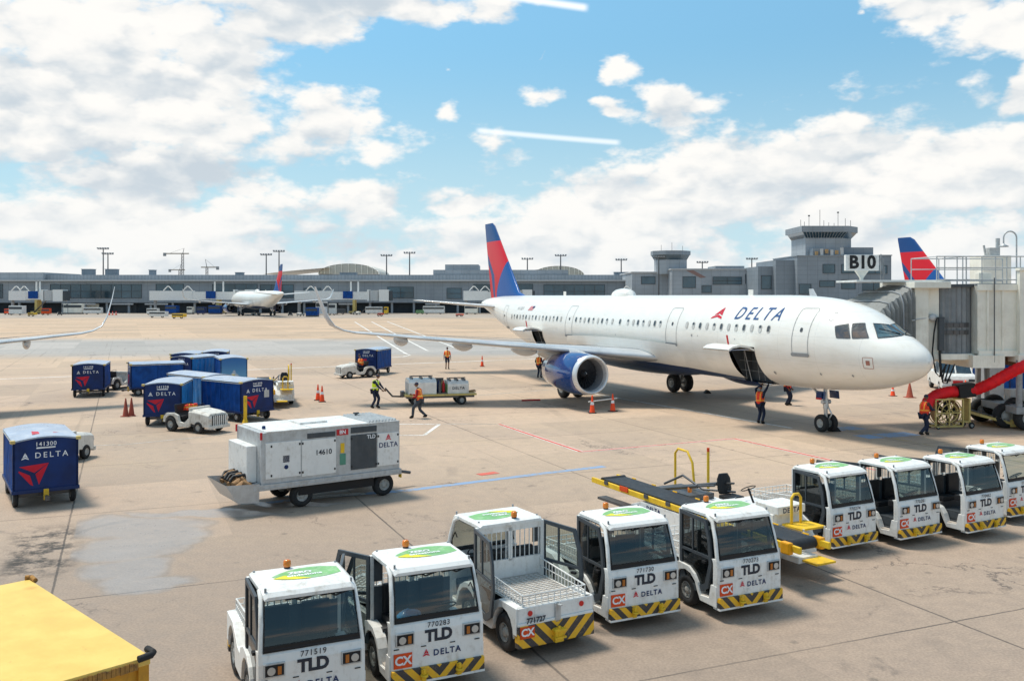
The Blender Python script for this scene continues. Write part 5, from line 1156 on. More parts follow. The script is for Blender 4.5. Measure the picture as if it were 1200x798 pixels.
put(make_tractor('white cargo tractor at far right, partly cut off by the picture edge', '770465', (172, None)), 12.75, 25.35, TZ - .02)
bagm = MB(); bm_pts = []
for i in range(7):
    t_ = i / 6; r_ = .13 * math.sin(math.pi * (.12 + .76 * t_)); bm_pts.append((r_, -.18 + .36 * t_))
bagm.lathe([(0, -.18)] + bm_pts + [(0, .18)], (0, 0, 0), (0, 1, .1), 12); bagm.v = [(x + .02 * mnoise.noise(Vector((x * 9, y * 9, z * 9))), y, z * .8 + .03 * mnoise.noise(Vector((x * 11, y * 11, z * 11)))) for x, y, z in bagm.v]
bg_ = bagm.build('plastic_bag', paint('blue_plastic', (.02, .30, .62), .3, var=.3, coat=.3)); tag(bg_, 'crumpled blue plastic bag on the dashboard of the open-door tractor', 'bag')
bg_.location = Vector((-1.74, 15.05, 1.11)) + Matrix.Rotation(TZ - .07, 3, 'Z') @ Vector((1.25, -.38, 0)); bg_.rotation_euler = (0, 0, TZ)

# ------------------------------------------------------------------ belt loader
def make_loader(label, L_=7.2, small=False):
    t = thing('belt_loader', label, 'belt loader', (0, 0, 0), 0, 'belt loaders'); wm = M['white_clean']
    # +X = front (low end of the conveyor overhang)
    mb = MB(); mb.prism([(-2.6, .30), (-2.6, .62), (-1.9, .86), (1.6, .86), (1.9, .62), (1.9, .30), (1.2, .30), (1.05, .62), (.35, .62), (.2, .30), (-1.1, .30), (-1.25, .62), (-1.95, .62), (-2.1, .30)], ((0, -1.0, 0), (1, 0, 0), (0, 0, 1)), 1.95); by = mb.build('body', wm, t, bevel=.015)
    h0, h1 = 1.02, 1.12
    def hz(x): return .90 + (3.2 - x) * .014
    mb = MB()
    mb.loft([[Vector((x, -.92, hz(x) + .10)), Vector((x, -.22, hz(x) + .10)), Vector((x, -.22, hz(x) + .02)), Vector((x, -.92, hz(x) + .02))] for x in (-3.7, -1, 1, 2.9)], smooth=False)
    mb.cyl((2.9, -.92, hz(3.2) + .0), (2.9, -.22, hz(3.2) + .0), .12, n=18); mb.cyl((-3.7, -.92, hz(-4) + .03), (-3.7, -.22, hz(-4) + .03), .10, n=14)
    mb.build('belt', M['beltblk'], t)
    for y in (-.97, -.17):
        mb = MB(); mb.loft([[Vector((x, y - .035, hz(x) + .07)), Vector((x, y + .035, hz(x) + .07)), Vector((x, y + .035, hz(x) - .06)), Vector((x, y - .035, hz(x) - .06))] for x in (-4.1, 3.3)], smooth=False); rl = mb.build('conveyor_rail', M['yellow'], t, bevel=.008)
        mb = MB()
        for i in range(8): mb.box((-3.4 + i * .86, y - .045 if y < -.5 else y + .045, hz(-3.4 + i * .86) + .05), (.16, .02, .09))
        mb.build('bracket', M['steel'] if y < -.5 else M['yellow'], rl)
    for y in (-1.02, -.14): mb = MB(); mb.box((2.98, y, hz(3.3) + .0), (.24, .13, .24)); mb.build('end_bumper', M['yel_or'], t, bevel=.03)
    mb = MB(); mb.box((-2.6, -1.02, hz(-2.6) + .05), (.34, .03, .12)); mb.build('red_marker', M['cxred'], t)
    mb = MB(); mb.bb(-3.4, -1.3, -1.28, -1.02, .66, .72); mb.build('walkway', M['steel'], t)
    # control station on its left: seat, wheel, box, oval decal
    mb = MB(); mb.bb(-.2, 1.5, .05, .95, .86, 1.12); mb.bb(.9, 1.6, .1, .92, 1.12, 1.30); cb = mb.build('engine_cover', wm, t, bevel=.02)
    mb = MB(); mb.box((-.35, .52, 1.10), (.42, .44, .10)); mb.build('seat', M['black'], t, bevel=.03)
    mb = MB(); rs = []
    for z, w_, d_ in ((1.15, .18, .05), (1.25, .22, .06), (1.5, .21, .05), (1.62, .14, .04)): rs.append([Vector((-.58 + d_ * math.sin(a) * -1 - (z - 1.15) * .15, .52 + w_ * math.cos(a), z)) for a in [math.pi * i / 6 for i in range(12)]])
    mb.loft(rs); mb.build('backrest', M['black'], t)
    mb = MB(); c_ = Vector((.22, .52, 1.42)); ax = Vector((-.5, 0, .86)).normalized(); mb.lathe([(.17, -.012), (.185, 0), (.17, .012), (.16, 0)], c_, ax, 18, closed=True); mb.cyl(c_, c_ - ax * .4, .025, n=6); mb.build('steering_wheel', M['black'], t)
    mb = MB(); mb.prism([(.35 * math.cos(a), .17 * math.sin(a)) for a in [math.pi * i / 9 for i in range(18)]], ((.6, .0495, .98) if False else (.75, -1.004, .70), (1, 0, 0), (0, 0, 1)), .003); mb.build('oval_decal', M['leaf'], by)
    mb = MB(); put_text(mb, 'DELTA', .16, ((-1.4, -1.003, .74), (1, 0, 0), (0, 0, 1)), off=.004, space=1.2); mb.build('lettering', M['letter'], by)
    mb = MB(); put_text(mb, 'DELTA', .15, ((1.602, .50, 1.2), (0, 1, 0), (0, 0, 1)), off=.004, space=1.2); mb.build('lettering', M['letter'], cb)
    mb = MB(); mb.tube([(-2.9, .85, .86), (-2.9, .85, 1.75), (-2.78, .85, 1.88), (-2.4, .85, 1.86), (-2.2, .85, 1.6), (-2.1, .85, .86)], .032, 8); mb.build('handrail', M['yellow'], t)
    mb = MB(); mb.tube([(1.75, .35, .95), (1.75, .35, 1.50), (1.75, .42, 1.58), (1.75, .55, 1.58), (1.75, .62, 1.50), (1.75, .62, .95)], .032, 8); mb.build('handrail', M['yellow'], t)
    mb = MB(); mb.cyl((-1.7, .95, .86), (-1.7, .95, 1.95), .035, n=8); mb.cur = 1; mb.cyl((-1.7, .95, 1.95), (-1.7, .95, 2.05), .035, n=8); mb.build('marker_pole', [M['yellow'], M['cxred']], t)
    mb = MB(); mb.bb(1.2, 1.75, .1, .95, 1.02, 1.06) if False else mb.bb(1.62, 2.2, .2, .9, .90, .94); mb.build('step', M['yellow'], t)
    mb = MB(); mb.bb(2.35, 2.8, .0, .55, .34, .38); mb.build('step', M['yellow'], t)
    mb = MB(); mb.bb(1.7, 2.4, -.1, .45, .30, .42); mb.tube([(1.6, .86, .4), (2.2, .86, .5), (2.2, .86, .94)], .025, 6); mb.tube([(1.6, .24, .4), (2.2, .24, .5), (2.2, .24, .94)], .025, 6); mb.build('step_frame', M['white'], t)
    mb = MB()
    for y in (-.05, .55):
        mb.cyl((-2.3, y, 1.0), (-.9, y, 1.32), .045, n=8); mb.cyl((-.9, y, 1.32), (-.3, y, 1.44), .025, n=8)
    mb.tube([(-2.4, .1, 1.1), (-1.9, .3, 1.38), (-1.0, .2, 1.2), (-.4, .7, 1.2)], .03, 6); mb.bb(-2.6, -1.3, .0, .8, .86, 1.0); mb.build('hydraulic_ram', M['steel'], t)
    mb = MB(); mb.lathe([(.05, 0), (.055, .03), (.05, .12), (0, .14)], (-1.2, -.05, 1.12), n=12); mb.build('beacon', M['amber'], t)
    for s_ in (-1, 1): wheel(t, (.72, s_ * .86 - .02, .34), .34, .24); wheel(t, (-1.6, s_ * .86 - .02, .34), .34, .24)
    return t
M['beltblk'] = paint('black_conveyor_belt', (.03, .033, .038), .6, dirt=(.09, .09, .09), dk=.5); M['yel_or'] = paint('orange_yellow_bumper', (.85, .38, .01), .4)
ld = make_loader('yellow railed belt loader with long black conveyor between two cargo tractors')
put(ld, 4.95, 21.35, TZ - .02)

# ------------------------------------------------------------------ covered baggage carts
WID = [[(-1.0, 1.0), (1.0, 1.15), (.02, .48)], [(1.0, 1.15), (.33, -.45), (.10, .36), (.12, .40)], [(-1.0, .70), (-.28, .30), (-.05, -.50), (-.22, -.42), (-1.05, .62)]]
def make_cart(label, num, light_curtain=False, L_=3.0, W_=1.66, group='blue covered baggage carts', poster=False, H=1.95):
    t = thing('baggage_cart', label, 'baggage cart', (0, 0, 0), 0, group); x0, x1, w = -L_ / 2, L_ / 2, W_ / 2
    mb = MB(); mb.bb(x0 - .04, x1 + .04, -w - .03, w + .03, .42, .52); fr = mb.build('deck', M['navy'], t, bevel=.01)
    mb = MB(); mb.bb(x0 + .2, x1 - .2, -.12, .12, .28, .42); mb.box((x1 - .45, 0, .30), (.12, W_ * .9, .10)); mb.box((x0 + .45, 0, .30), (.12, W_ * .9, .10)); mb.build('chassis', M['steel'], t)
    # end walls (the +X one faces the viewer)
    def arc(n=8, lift=.0): return [(-w + 2 * w * i / n, H - .08 + .10 * math.sin(math.pi * i / n) + lift) for i in range(n + 1)]
    ends = []
    for x, s_ in ((x1, 1), (x0, -1)):
        mb = MB(); poly = [(-w, .52)] + [(w, .52)] + arc()[::-1]
        fr_ = ((x, 0, 0), (0, 1, 0), (0, 0, 1)) if s_ > 0 else ((x, 0, 0), (0, -1, 0), (0, 0, 1))
        mb.prism([(a, b) for a, b in poly], fr_, .04); e = mb.build('end_panel', M['navy2'] if not poster or s_ < 0 else M['poster'], t); ends.append(e)
        F = lambda a, b: ((x + s_ * .001, s_ * a, b), (0, s_, 0), (0, 0, 1))
        if poster and s_ > 0: continue
        mb = MB(); put_text(mb, num, .16, F(.0, H - .19), off=.002, space=1.15); put_text(mb, 'DELTA', .22, F(.14, H - .50), off=.001, space=1.42)
        mb.add([Vector((x + s_ * .005, s_ * a, b)) for a, b in ((-.24, H - .31), (.24, H - .31), (.24, H - .27), (-.24, H - .27))], [(0, 1, 2, 3)]); put_logo(mb, .19, F(-.52, H - .595)); mb.build('lettering', M['lettw'], e)
        mb = MB(); put_logo(mb, .37, F(-.30, .80), .004, WID); mb.build('widget_emblem', M['widget'], e)
        if num == '141399': mb = MB(); mb.prism([(-.14, -.17), (.14, -.17), (.14, .17), (-.14, .17)], F(.52, 1.25), .003) ; mb.v = [(v[0] + s_ * .01, v[1], v[2]) for v in mb.v]; mb.build('document_pouch', M['galv'], e)
    # roof
    mb = MB(); rs = []
    for x in (x0 - .03, x0 + L_ * .33, x0 + L_ * .66, x1 + .03):
        rs.append([Vector((x, a * 1.02, b + .01)) for a, b in arc()] + [Vector((x, a * .98, b - .03)) for a, b in arc()[::-1]])
    mb.loft(rs, smooth=False); rf = mb.build('roof', M['cartroof'], t)
    if num == '141300':
        mb = MB(); mb.add([(x1 - .5, -.3, H + .032), (x1 - 1.2, -.25, H + .032), (x1 - .75, .42, H + .012)], [(0, 2, 1)]); mb.build('roof_emblem', M['widget'], rf)
    # corner posts and caps
    mb = MB()
    for x in (x0 + .03, x1 - .03):
        for y in (-w + .03, w - .03): mb.box((x, y, (H + .44) / 2), (.06, .06, H - .56))
    mb.build('corner_post', M['navy'], t)
    for y in (-w, w): mb = MB(); mb.box((x1, y, H - .08), (.16, .13, .09)); mb.build('corner_cap', M['yellow_far'], t, bevel=.02)
    # curtains: two pleated halves each side
    for s_ in (-1, 1):
        for k, (a, b) in enumerate(((x0 + .05, -.01), (.01, x1 - .05))):
            n = 30; cols = []
            for zi in range(5):
                z = .50 + (H - .66) * zi / 4 + (0.02 * math.sin(a) if zi == 0 else 0); row = []
                for i in range(n + 1):
                    x = a + (b - a) * i / n; row.append(Vector((x, s_ * (w - .02 + .018 * math.sin(x * 17 + zi * .7) + .022 * mnoise.noise(Vector((x * 2.2, zi * .8, s_ * 3 + k)))), z)))
                cols.append(row)
            mb = MB(); mb.loft(cols, closed=False, caps=False); mb.build('curtain', M['blue_lt'] if light_curtain else M['blue'], t)  # some carts have light blue cloth on both sides
        mb = MB(); mb.tube([(x0, s_ * w, H - .14), (x1, s_ * w, H - .14)], .022, 6); mb.build('curtain_rail', M['galv'], t)
    for x in (x1 - .42, x0 + .42):
        for s_ in (-1, 1): wheel(t, (x, s_ * (w - .10), .23), .23, .14)
    mb = MB(); mb.tube([(x1 - .4, 0, .32), (x1 + .35, 0, .30)], .045, 6); mb.cyl((x1 + .35, 0, .24), (x1 + .35, 0, .36), .07, n=8); mb.build('tow_bar', M['steel'], t)
    mb = MB(); mb.box((x1 + .06, .0, .36), (.05, .13, .30)); mb.build('hitch_plate', M['yellow'], t)
    return t
M['navy2'] = paint('navy_end_panel', (.004, .024, .115), .42, var=.25, dirt=(.015, .04, .13), dk=.4, scale=2)
M['cartroof'] = paint('grey_blue_cart_roof', (.34, .40, .50), .35, dirt=(.62, .62, .62), dk=.7, scale=1.3)
def poster_mat():
    m = bpy.data.materials.new('sky_poster_print'); m.use_nodes = True; T = NT(m.node_tree); b = T.n['Principled BSDF']
    P = T.node('ShaderNodeTexCoord').outputs['Object']; x, y, z = T.sep(P); n = T.noise(P, 4, 5)
    c = T.mix(T.step(z, .6, 1.8), (.12, .34, .55), (.03, .16, .42)); c = T.mix(T.step(T.m('SUBTRACT', T.m('ADD', T.m('MULTIPLY', T.m('ABSOLUTE', y), -1.2), 1.3), T.m('ADD', z, T.m('MULTIPLY', n, .3))), -.05, .1), c, (.45, .52, .58))
    T.put(b.inputs['Base Color'], c); b.inputs['Roughness'].default_value = .3; return m
M['poster'] = poster_mat()
def hd(x, y): return math.atan2(y, x)
c1 = put(make_cart('blue baggage cart numbered 141300 with big red emblem, nearest at left', '141300'), -13.9, 27.0, hd(.55, -.84))
base = make_cart('lone blue baggage cart towed behind a white tug at upper left', '141298', W_=1.75)
put(base, -25.2, 55.0, hd(.3, -.95))
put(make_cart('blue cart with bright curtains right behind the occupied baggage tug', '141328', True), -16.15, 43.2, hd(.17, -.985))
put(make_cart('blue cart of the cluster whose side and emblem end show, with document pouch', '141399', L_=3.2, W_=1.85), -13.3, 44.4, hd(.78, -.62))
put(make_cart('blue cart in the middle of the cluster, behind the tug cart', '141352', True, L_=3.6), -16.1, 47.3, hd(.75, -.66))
put(make_cart('blue cart with a sky poster on its end, back right of the cluster', '141377', poster=True, L_=3.2), -18.5, 60.3, hd(.42, -.91))
dup(base, (-21.5, 55.4, 0), R(208), 'blue cart seen side on at the left of the cluster', 'blue covered baggage carts')
dup(base, (-22.9, 65.0, 0), hd(.1, -1), 'blue cart rearmost at left of the cluster, mostly hidden', 'blue covered baggage carts')
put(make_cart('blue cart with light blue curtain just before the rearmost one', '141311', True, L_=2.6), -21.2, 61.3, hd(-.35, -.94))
dup(base, (-21.6, 67.0, 0), hd(.25, -.97), 'blue cart with emblem peeking out left of the poster cart', 'blue covered baggage carts')
dup(base, (-10.55, 69.9, 0), hd(-.22, -.97), 'single blue cart pulled by the small white tug in mid apron', 'blue covered baggage carts')

# ------------------------------------------------------------------ conventional baggage tug
def make_tug(label, group='white baggage tugs'):
    t = thing('baggage_tug', label, 'baggage tug', (0, 0, 0), 0, group); wm = M['white_worn']
    mb = MB(); rs = []
    for x, zt, w_, zb in ((1.38, .72, .50, .30), (1.34, .86, .56, .26), (1.0, .93, .60, .30), (.35, 1.0, .60, .40), (.20, 1.0, .60, .40)):
        rs.append([Vector((x, -w_, zb)), Vector((x, -w_, zt - .10)), Vector((x, -w_ + .12, zt)), Vector((x, w_ - .12, zt)), Vector((x, w_, zt - .10)), Vector((x, w_, zb))])
    mb.loft(rs, smooth=False); hood = mb.build('hood', wm, t, bevel=.025)
    mb = MB()
    for i in range(7): mb.box((1.40, -.33 + i * .11, .56), (.05, .045, .42))
    mb.build('grille', M['white'], hood); mb = MB(); mb.box((1.385, 0, .56), (.03, .78, .44)); mb.build('grille_recess', M['black'], hood)
    for s_ in (-1, 1): mb = MB(); mb.cyl((1.33, s_ * .47, .62), (1.40, s_ * .47, .62), .07, n=12); mb.build('headlight', M['lampglass'], t)
    mb = MB(); mb.bb(1.30, 1.46, -.58, .58, .22, .36); mb.build('front_bumper', wm, t, bevel=.02)
    for s_ in (-1, 1):
        mb = MB(); prof = [(.30, .30), (.30, .70), (.02, .46), (-.10, .42), (-.32, .46), (-.40, .72), (-.62, .80), (-1.1, .80), (-1.30, .62), (-1.32, .40)]
        for i in range(7): a = R(5 + i * 28); prof.append((-.85 - .36 * math.cos(a), .36 + .35 * math.sin(a)))
        prof += [(-.35, .24), (.2, .24)]
        fr = ((0, s_ * .64, 0), (1, 0, 0), (0, 0, 1)) if s_ < 0 else ((0, s_ * .64, 0), (-1, 0, 0), (0, 0, 1))
        mb.prism(prof if s_ < 0 else [(-x, z) for x, z in prof], fr, .10); mb.build('side_panel', wm, t, bevel=.015)
    mb = MB(); mb.bb(-1.30, 1.25, -.50, .50, .26, .42); mb.bb(-1.32, -.62, -.56, .56, .42, .76); mb.build('chassis', M['dgrey'], t)
    mb = MB(); mb.box((-.50, 0, .62), (.42, .95, .14)); mb.box((-.74, 0, .92), (.12, .95, .50), ry=-.15); mb.build('seat', M['black'], t, bevel=.04)
    mb = MB(); c_ = Vector((-.02, .28, 1.08)); ax = Vector((-.6, 0, .8)).normalized(); mb.lathe([(.17, -.012), (.185, 0), (.17, .012), (.16, 0)], c_, ax, 18, closed=True); mb.cyl(c_, c_ - ax * .3, .025, n=6)
    mb.build('steering_wheel', M['black'], t)
    mb = MB(); mb.box((.22, 0, 1.02), (.14, 1.1, .12)); mb.build('dashboard', wm, t, bevel=.02)
    mb = MB(); mb.box((-1.36, 0, .34), (.14, .22, .14)); mb.cyl((-1.40, 0, .24), (-1.40, 0, .46), .03, n=8); mb.build('tow_hook', M['steel'], t)
    for s_ in (-1, 1): wheel(t, (.78, s_ * .55, .26), .26, .18); wheel(t, (-.85, s_ * .56, .32), .32, .22)
    return t
tug0 = put(make_tug('scuffed white baggage tug with orange vest on its seat, before the carts'), -13.85, 40.2, hd(.88, -.47))
dup(tug0, (-11.35, 66.6, 0), hd(-.80, -.6), 'white baggage tug driven by a person in orange, mid apron')
dup(tug0, (-16.15, 32.6, 0), hd(.12, .99), 'white baggage tug mostly hidden behind the nearest blue cart')
dup(tug0, (-25.2, 58.6, 0), hd(.25, .97), 'white baggage tug ahead of the lone blue cart at upper left')

# ------------------------------------------------------------------ ground air unit
GU = thing('ground_air_unit', 'boxy white and grey ground air unit trailer numbered 14610 with hose tray', 'ground power unit', (-5.72, 26.85, 0), R(35))
gl, gw, z0, z1 = 2.2, 1.0, .78, 2.18
mb = MB(); mb.bb(-gl + .18, gl, -gw, gw, z0, z1); bd = mb.build('housing', M['galv'], GU, bevel=.012)
mb = MB(); mb.bb(-gl - .05, gl + .04, -gw - .05, gw + .05, .62, .78); mb.bb(-gl + .2, gl, -gw - .06, -gw - .05, .66, .70); mb.build('frame', M['galv'], GU, bevel=.01)
mb = MB(); mb.bb(-.9, 1.4, -gw + .1, gw - .1, .34, .62); mb.build('tank', M['black'], GU)
mb = MB(); mb.bb(-gl - .10, -gl + .18, -gw + .35, gw - .1, .80, 1.80); mb.build('control_cabinet', M['white_clean'], GU, bevel=.02)
def gpan(x0, x1, za, zb, mat, nm='panel', par=bd):
    m_ = MB(); m_.bb(x0, x1, -gw - .018, -gw + .02, za, zb); return m_.build(nm, mat, par, bevel=.006)
gpan(-1.90, -.90, .92, 1.90, M['white_clean']); gpan(-.86, .16, .88, 1.88, M['white_clean']); gpan(.62, 1.44, .90, 1.90, M['dgrey']); p4 = gpan(1.47, 2.16, .92, 1.88, M['white_clean'])
gpan(-.70, .14, 1.92, 2.06, M['dgrey']); gpan(.62, 1.44, 1.95, 2.12, M['dgrey'])
s1 = gpan(.18, .54, 1.93, 2.10, M['red'], 'sign_plate'); mb = MB(); put_text(mb, 'BN', .15, ((.36, -gw - .019, 2.015), (1, 0, 0), (0, 0, 1)), off=.004); mb.build('lettering', M['lettw'], s1)
gpan(.30, .42, 1.42, 1.70, M['yellow'], 'warning_label'); gpan(.28, .46, 1.08, 1.40, paint('green_gauge_panel', (.10, .28, .20), .3), 'gauge_panel'); gpan(-1.42, -1.22, 1.32, 1.52, M['navy'], 'display')
mb = MB(); mb.cyl((-1.32, -gw - .03, 1.2), (-1.32, -gw + .0, 1.2), .06, n=12); mb.build('knob', M['navy'], bd)
mb = MB(); put_text(mb, '14610', .20, ((-.22, -gw - .02, 1.50), (1, 0, 0), (0, 0, 1)), off=.004); mb.build('lettering', M['letter2'], bd)
mb = MB(); put_text(mb, 'TLD', .15, ((1.26, -gw - .02, 1.81), (1, 0, 0), (0, 0, 1)), off=.004); mb.build('lettering', M['lettw'], bd)
mb = MB(); put_text(mb, 'DELTA', .20, ((1.815, -gw - .02, 1.52), (1, 0, 0), (0, 0, 1)), off=.003, space=1.05); mb.build('lettering', M['letter'], bd)
mb = MB(); put_logo(mb, .19, ((1.815, -gw - .02, 1.66), (1, 0, 0), (0, 0, 1))); mb.build('widget_emblem', M['lettred'], bd)
mb = MB(); mb.bb(-gl + .33, -.55, -gw - .02, gw, z1, z1 + .03); mb.bb(-.53, 1.2, -gw - .02, gw, z1, z1 + .034); rf = mb.build('roof', M['white_clean'], GU, bevel=.008)
mb = MB(); mb.bb(-.6, .25, -.2, .55, z1 + .03, z1 + .09); mb.build('roof_hatch', M['white_clean'], rf, bevel=.01)
mb = MB(); mb.bb(1.2, 2.2, -gw - .01, gw, z1, z1 + .02)
for i in range(9): mb.box((1.27 + i * .105, 0, z1 + .05), (.03, 1.8, .07), ry=.5)
mb.build('roof_louvre', M['galv'], rf)
mb = MB(); mb.cyl((1.5, .5, z1), (1.5, .5, z1 + .13), .05, n=8); mb.box((1.5, .5, z1 + .14), (.16, .1, .04)); mb.build('exhaust', M['steel'], rf)
mb = MB(); mb.lathe([(.05, 0), (.05, .08), (0, .1)], (-1.75, -.45, z1 + .03), n=10); mb.build('beacon', M['navy'], rf)
for y in (-gw - .03, gw + .0): mb = MB(); mb.box((-gl + .17, y, z1 - .08), (.06, .03, .2)); mb.build('corner_reflector', M['red'], bd)
mb = MB()   # hinges and latches
for x in (-1.74, -.93, -.84, .12, .64, 1.42, 1.49, 2.13):
    for z in (1.0, 1.8): mb.bb(x - .02, x + .02, -gw - .03, -gw - .01, z - .03, z + .03)
mb.build('latch', M['black'], bd)
# hose tray
mb = MB(); a0, a1 = -gl - .80, -gl + .12
V = [(a1, -gw, .30), (a1, gw * .6, .30), (a0 + .35, gw * .6, .36), (a0 + .35, -gw, .36), (a1, -gw - .05, .82), (a1, gw * .6, .82), (a0, gw * .6, .88), (a0, -gw - .05, .88)]
mb.add(V, [(0, 3, 2, 1), (0, 4, 7, 3), (3, 7, 6, 2), (1, 2, 6, 5), (0, 1, 5, 4)]); mb.build('hose_tray', M['galv'], GU)
for k in range(7):
    mb = MB(); y = -.8 + k * .2; zz = .84 + .07 * (k % 3); mb.tube([(a1 - .1, y, zz - .15), (a1 - .35, y + .05, zz + .02), (a0 + .6, y + .12, zz), (a0 + .35, y + .02, zz - .12)], .075, 8); mb.build('air_hose', M['brown_hose'], GU)
for k in range(4):
    mb = MB(); mb.tube([(a1 - .08, -.6 + k * .3, .84), (a1 - .25, -.55 + k * .3, 1.02), (a1 - .5, -.4 + k * .25, .98), (a1 - .62, -.45 + k * .22, .86)], .045, 7); mb.build('cable', M['black'], GU)
for x in (-.80, 1.75):
    for y in (-.78, .78): wheel(GU, (x, y, .33), .33, .24)
mb = MB(); mb.tube([(gl, 0, .6), (gl + .9, 0, .4)], .05, 6); mb.build('tow_bar', M['steel'], GU); mb = MB(); mb.bb(gl + .04, gl + .07, -gw, -gw + .15, .5, .62); mb.build('tail_marker', M['yellow'], GU)

# ------------------------------------------------------------------ yellow container in the foreground corner
YC = thing('yellow_container', 'worn yellow steel container with black corner guard, bottom left foreground', 'container', (-3.42, 8.68, 0), math.atan2(-.70, .71))
# local -X runs along the long edge away from the near corner, -Y along the end face
def cont_mat():
    m = bpy.data.materials.new('worn_yellow_steel'); m.use_nodes = True; T = NT(m.node_tree); b = T.n['Principled BSDF']
    P = T.node('ShaderNodeTexCoord').outputs['Object']; n = T.noise(P, 2, 6, .65); f = T.noise(P, 12, 6, .75)
    c = T.mix(T.step(n, .3, .7), (.72, .46, .08), (.78, .53, .13))
    c = T.mix(T.m('MULTIPLY', T.step(f, .58, .74), .45), c, (.42, .22, .06))
    sp = T.node('ShaderNodeTexVoronoi'); sp.inputs['Scale'].default_value = 1.3; T.put(sp.inputs['Vector'], P)
    c = T.mix(T.step(sp.outputs[0], .16, .03, 0, .55), c, (.55, .22, .03)); c = T.mix(T.step(sp.outputs[0], .035, .02), c, (.05, .03, .02))
    T.put(b.inputs['Base Color'], c); T.put(b.inputs['Roughness'], T.step(n, .3, .7, .35, .6))
    bp = T.node('ShaderNodeBump'); bp.inputs['Strength'].default_value = .3; bp.inputs['Distance'].default_value = .02; T.put(bp.inputs['Height'], n); T.l.new(bp.outputs[0], b.inputs['Normal']); return m
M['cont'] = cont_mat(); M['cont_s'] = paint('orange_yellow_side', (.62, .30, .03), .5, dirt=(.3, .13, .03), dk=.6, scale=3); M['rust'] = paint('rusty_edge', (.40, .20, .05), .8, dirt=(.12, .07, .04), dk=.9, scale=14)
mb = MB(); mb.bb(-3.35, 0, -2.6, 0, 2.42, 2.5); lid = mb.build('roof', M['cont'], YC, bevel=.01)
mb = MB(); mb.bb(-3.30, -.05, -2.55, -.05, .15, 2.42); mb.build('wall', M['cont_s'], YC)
mb = MB(); n = 60; 
for i in range(n):
    y = -2.6 + 2.5 * i / n; mb.box((.004, y, 2.44 + .004 * math.sin(i * 2.1)), (.018, 2.5 / n * .9, .06 + .02 * random.random()))
for i in range(60): mb.box((-3.3 + 3.2 * i / 60, .004, 2.45), (.05, .014, .04 + .025 * random.random()))
mb.build('edge_seam', M['rust'], lid)
mb = MB()
for x, y in ((-.06, -.06), (-3.28, -.06), (-.06, -2.54)): mb.bb(x - .05, x + .05, y - .05, y + .05, 0, 2.42)
for i in range(5): mb.bb(-.05, -.02, -.55 - i * .5, -.47 - i * .5, .2, 2.4); mb.bb(-.6 - i * .6, -.52 - i * .6, -.05, -.02, .2, 2.4)
mb.build('corner_post', M['cont_s'], YC)
for x, y in ((0, 0), (-3.35, 0)):
    mb = MB(); 
    if x == 0: mb.tube([(-.12, .02, 2.53), (.015, .02, 2.53), (.03, 0, 2.52), (.03, -.13, 2.51)], .033, 8)
    else: mb.tube([(-3.2, .02, 2.51), (-3.34, .02, 2.52), (-3.37, -.04, 2.52)], .03, 8)
    mb.build('corner_guard', M['rubber'] if x == 0 else M['rust'], YC)

# ------------------------------------------------------------------ dollies with white containers
DO = thing('pallet_dolly', 'long flat yellow edged dolly stacked with white equipment, by two workers', 'dolly', (-4.05, 50.2, 0), R(14))
mb = MB(); mb.bb(-1.9, 2.0, -.8, .8, .52, .62); mb.build('deck', M['yellow_far'], DO, bevel=.01); mb = MB(); mb.bb(-1.8, 1.9, -.65, .65, .40, .52); mb.build('chassis', M['steel'], DO)
for x in (-1.3, 1.2):
    for y in (-.6, .6): wheel(DO, (x, y, .26), .26, .16)
mb = MB(); mb.tube([(-1.9, 0, .45), (-2.5, -.1, .5), (-2.9, -.15, .95)], .05, 6); mb.box((-1.95, 0, .6), (.2, .5, .3)); mb.build('tow_bar', M['steel'], DO)
def eqbox(x, w, h, lb, mat, green=False):
    t = thing('equipment_case', lb, 'equipment case', DO.matrix_world @ Vector((0, 0, 0)), R(14), 'cases on the dolly')
    t.location = Matrix.Rotation(R(14), 3, 'Z') @ Vector((x, 0, .62)) + Vector((-4.05, 50.2, 0))
    mb = MB(); rs = []
    for q in (-w / 2, w / 2): rs.append([Vector((q, -.70, 0)), Vector((q, -.74, h * .8)), Vector((q, -.55, h)), Vector((q, .55, h)), Vector((q, .74, h * .8)), Vector((q, .70, 0))])
    mb.loft(rs, smooth=False); b = mb.build('shell', mat, t, bevel=.02)
    mb = MB()
    for q in (-.35, 0, .35): mb.box((q * w, 0, h + .06), (.05, 1.1, .1))
    mb.tube([(-w * .4, -.3, h + .16), (w * .4, -.3, h + .16)], .03, 6); mb.build('clamp', M['steel'], t)
    mb = MB(); mb.box((-w / 2 - .01, 0, h * .4), (.03, 1.2, h * .7)); mb.build('end_frame', M['galv'] if not green else M['leaf'], t)
    if green: mb = MB(); put_text(mb, 'DELTA', .2, ((0, -.735, h * .45), (1, 0, 0), (0, 0, 1)), space=1.2, off=.004); mb.build('lettering', M['letter2'], b)
    return t
eqbox(-.95, 1.5, .80, 'long white equipment case at the left end of the dolly', M['white']); eqbox(1.0, 1.15, .66, 'white equipment case with green end at the right of the dolly', M['white'], True)
t_ = thing('tool_rack', 'dark rack of bottles and tools standing between the dolly cases', 'tool rack', Matrix.Rotation(R(14), 3, 'Z') @ Vector((.12, -.1, .62)) + Vector((-4.05, 50.2, 0)), R(14))
MB().box((0, 0, .03), (.5, 1.2, .06)).box((0, .5, .4), (.5, .05, .75)).build('base', M['steel'], t_)
for i in range(5): MB().lathe([(.08, .06), (.08, .5), (.03, .62), (.03, .7), (0, .7)], (-.12 + .24 * (i % 2), -.5 + i * .22, 0), n=10).build('bottle', (M['steel'], M['red'], M['navy'], M['wood'], M['dgrey'])[i], t_)
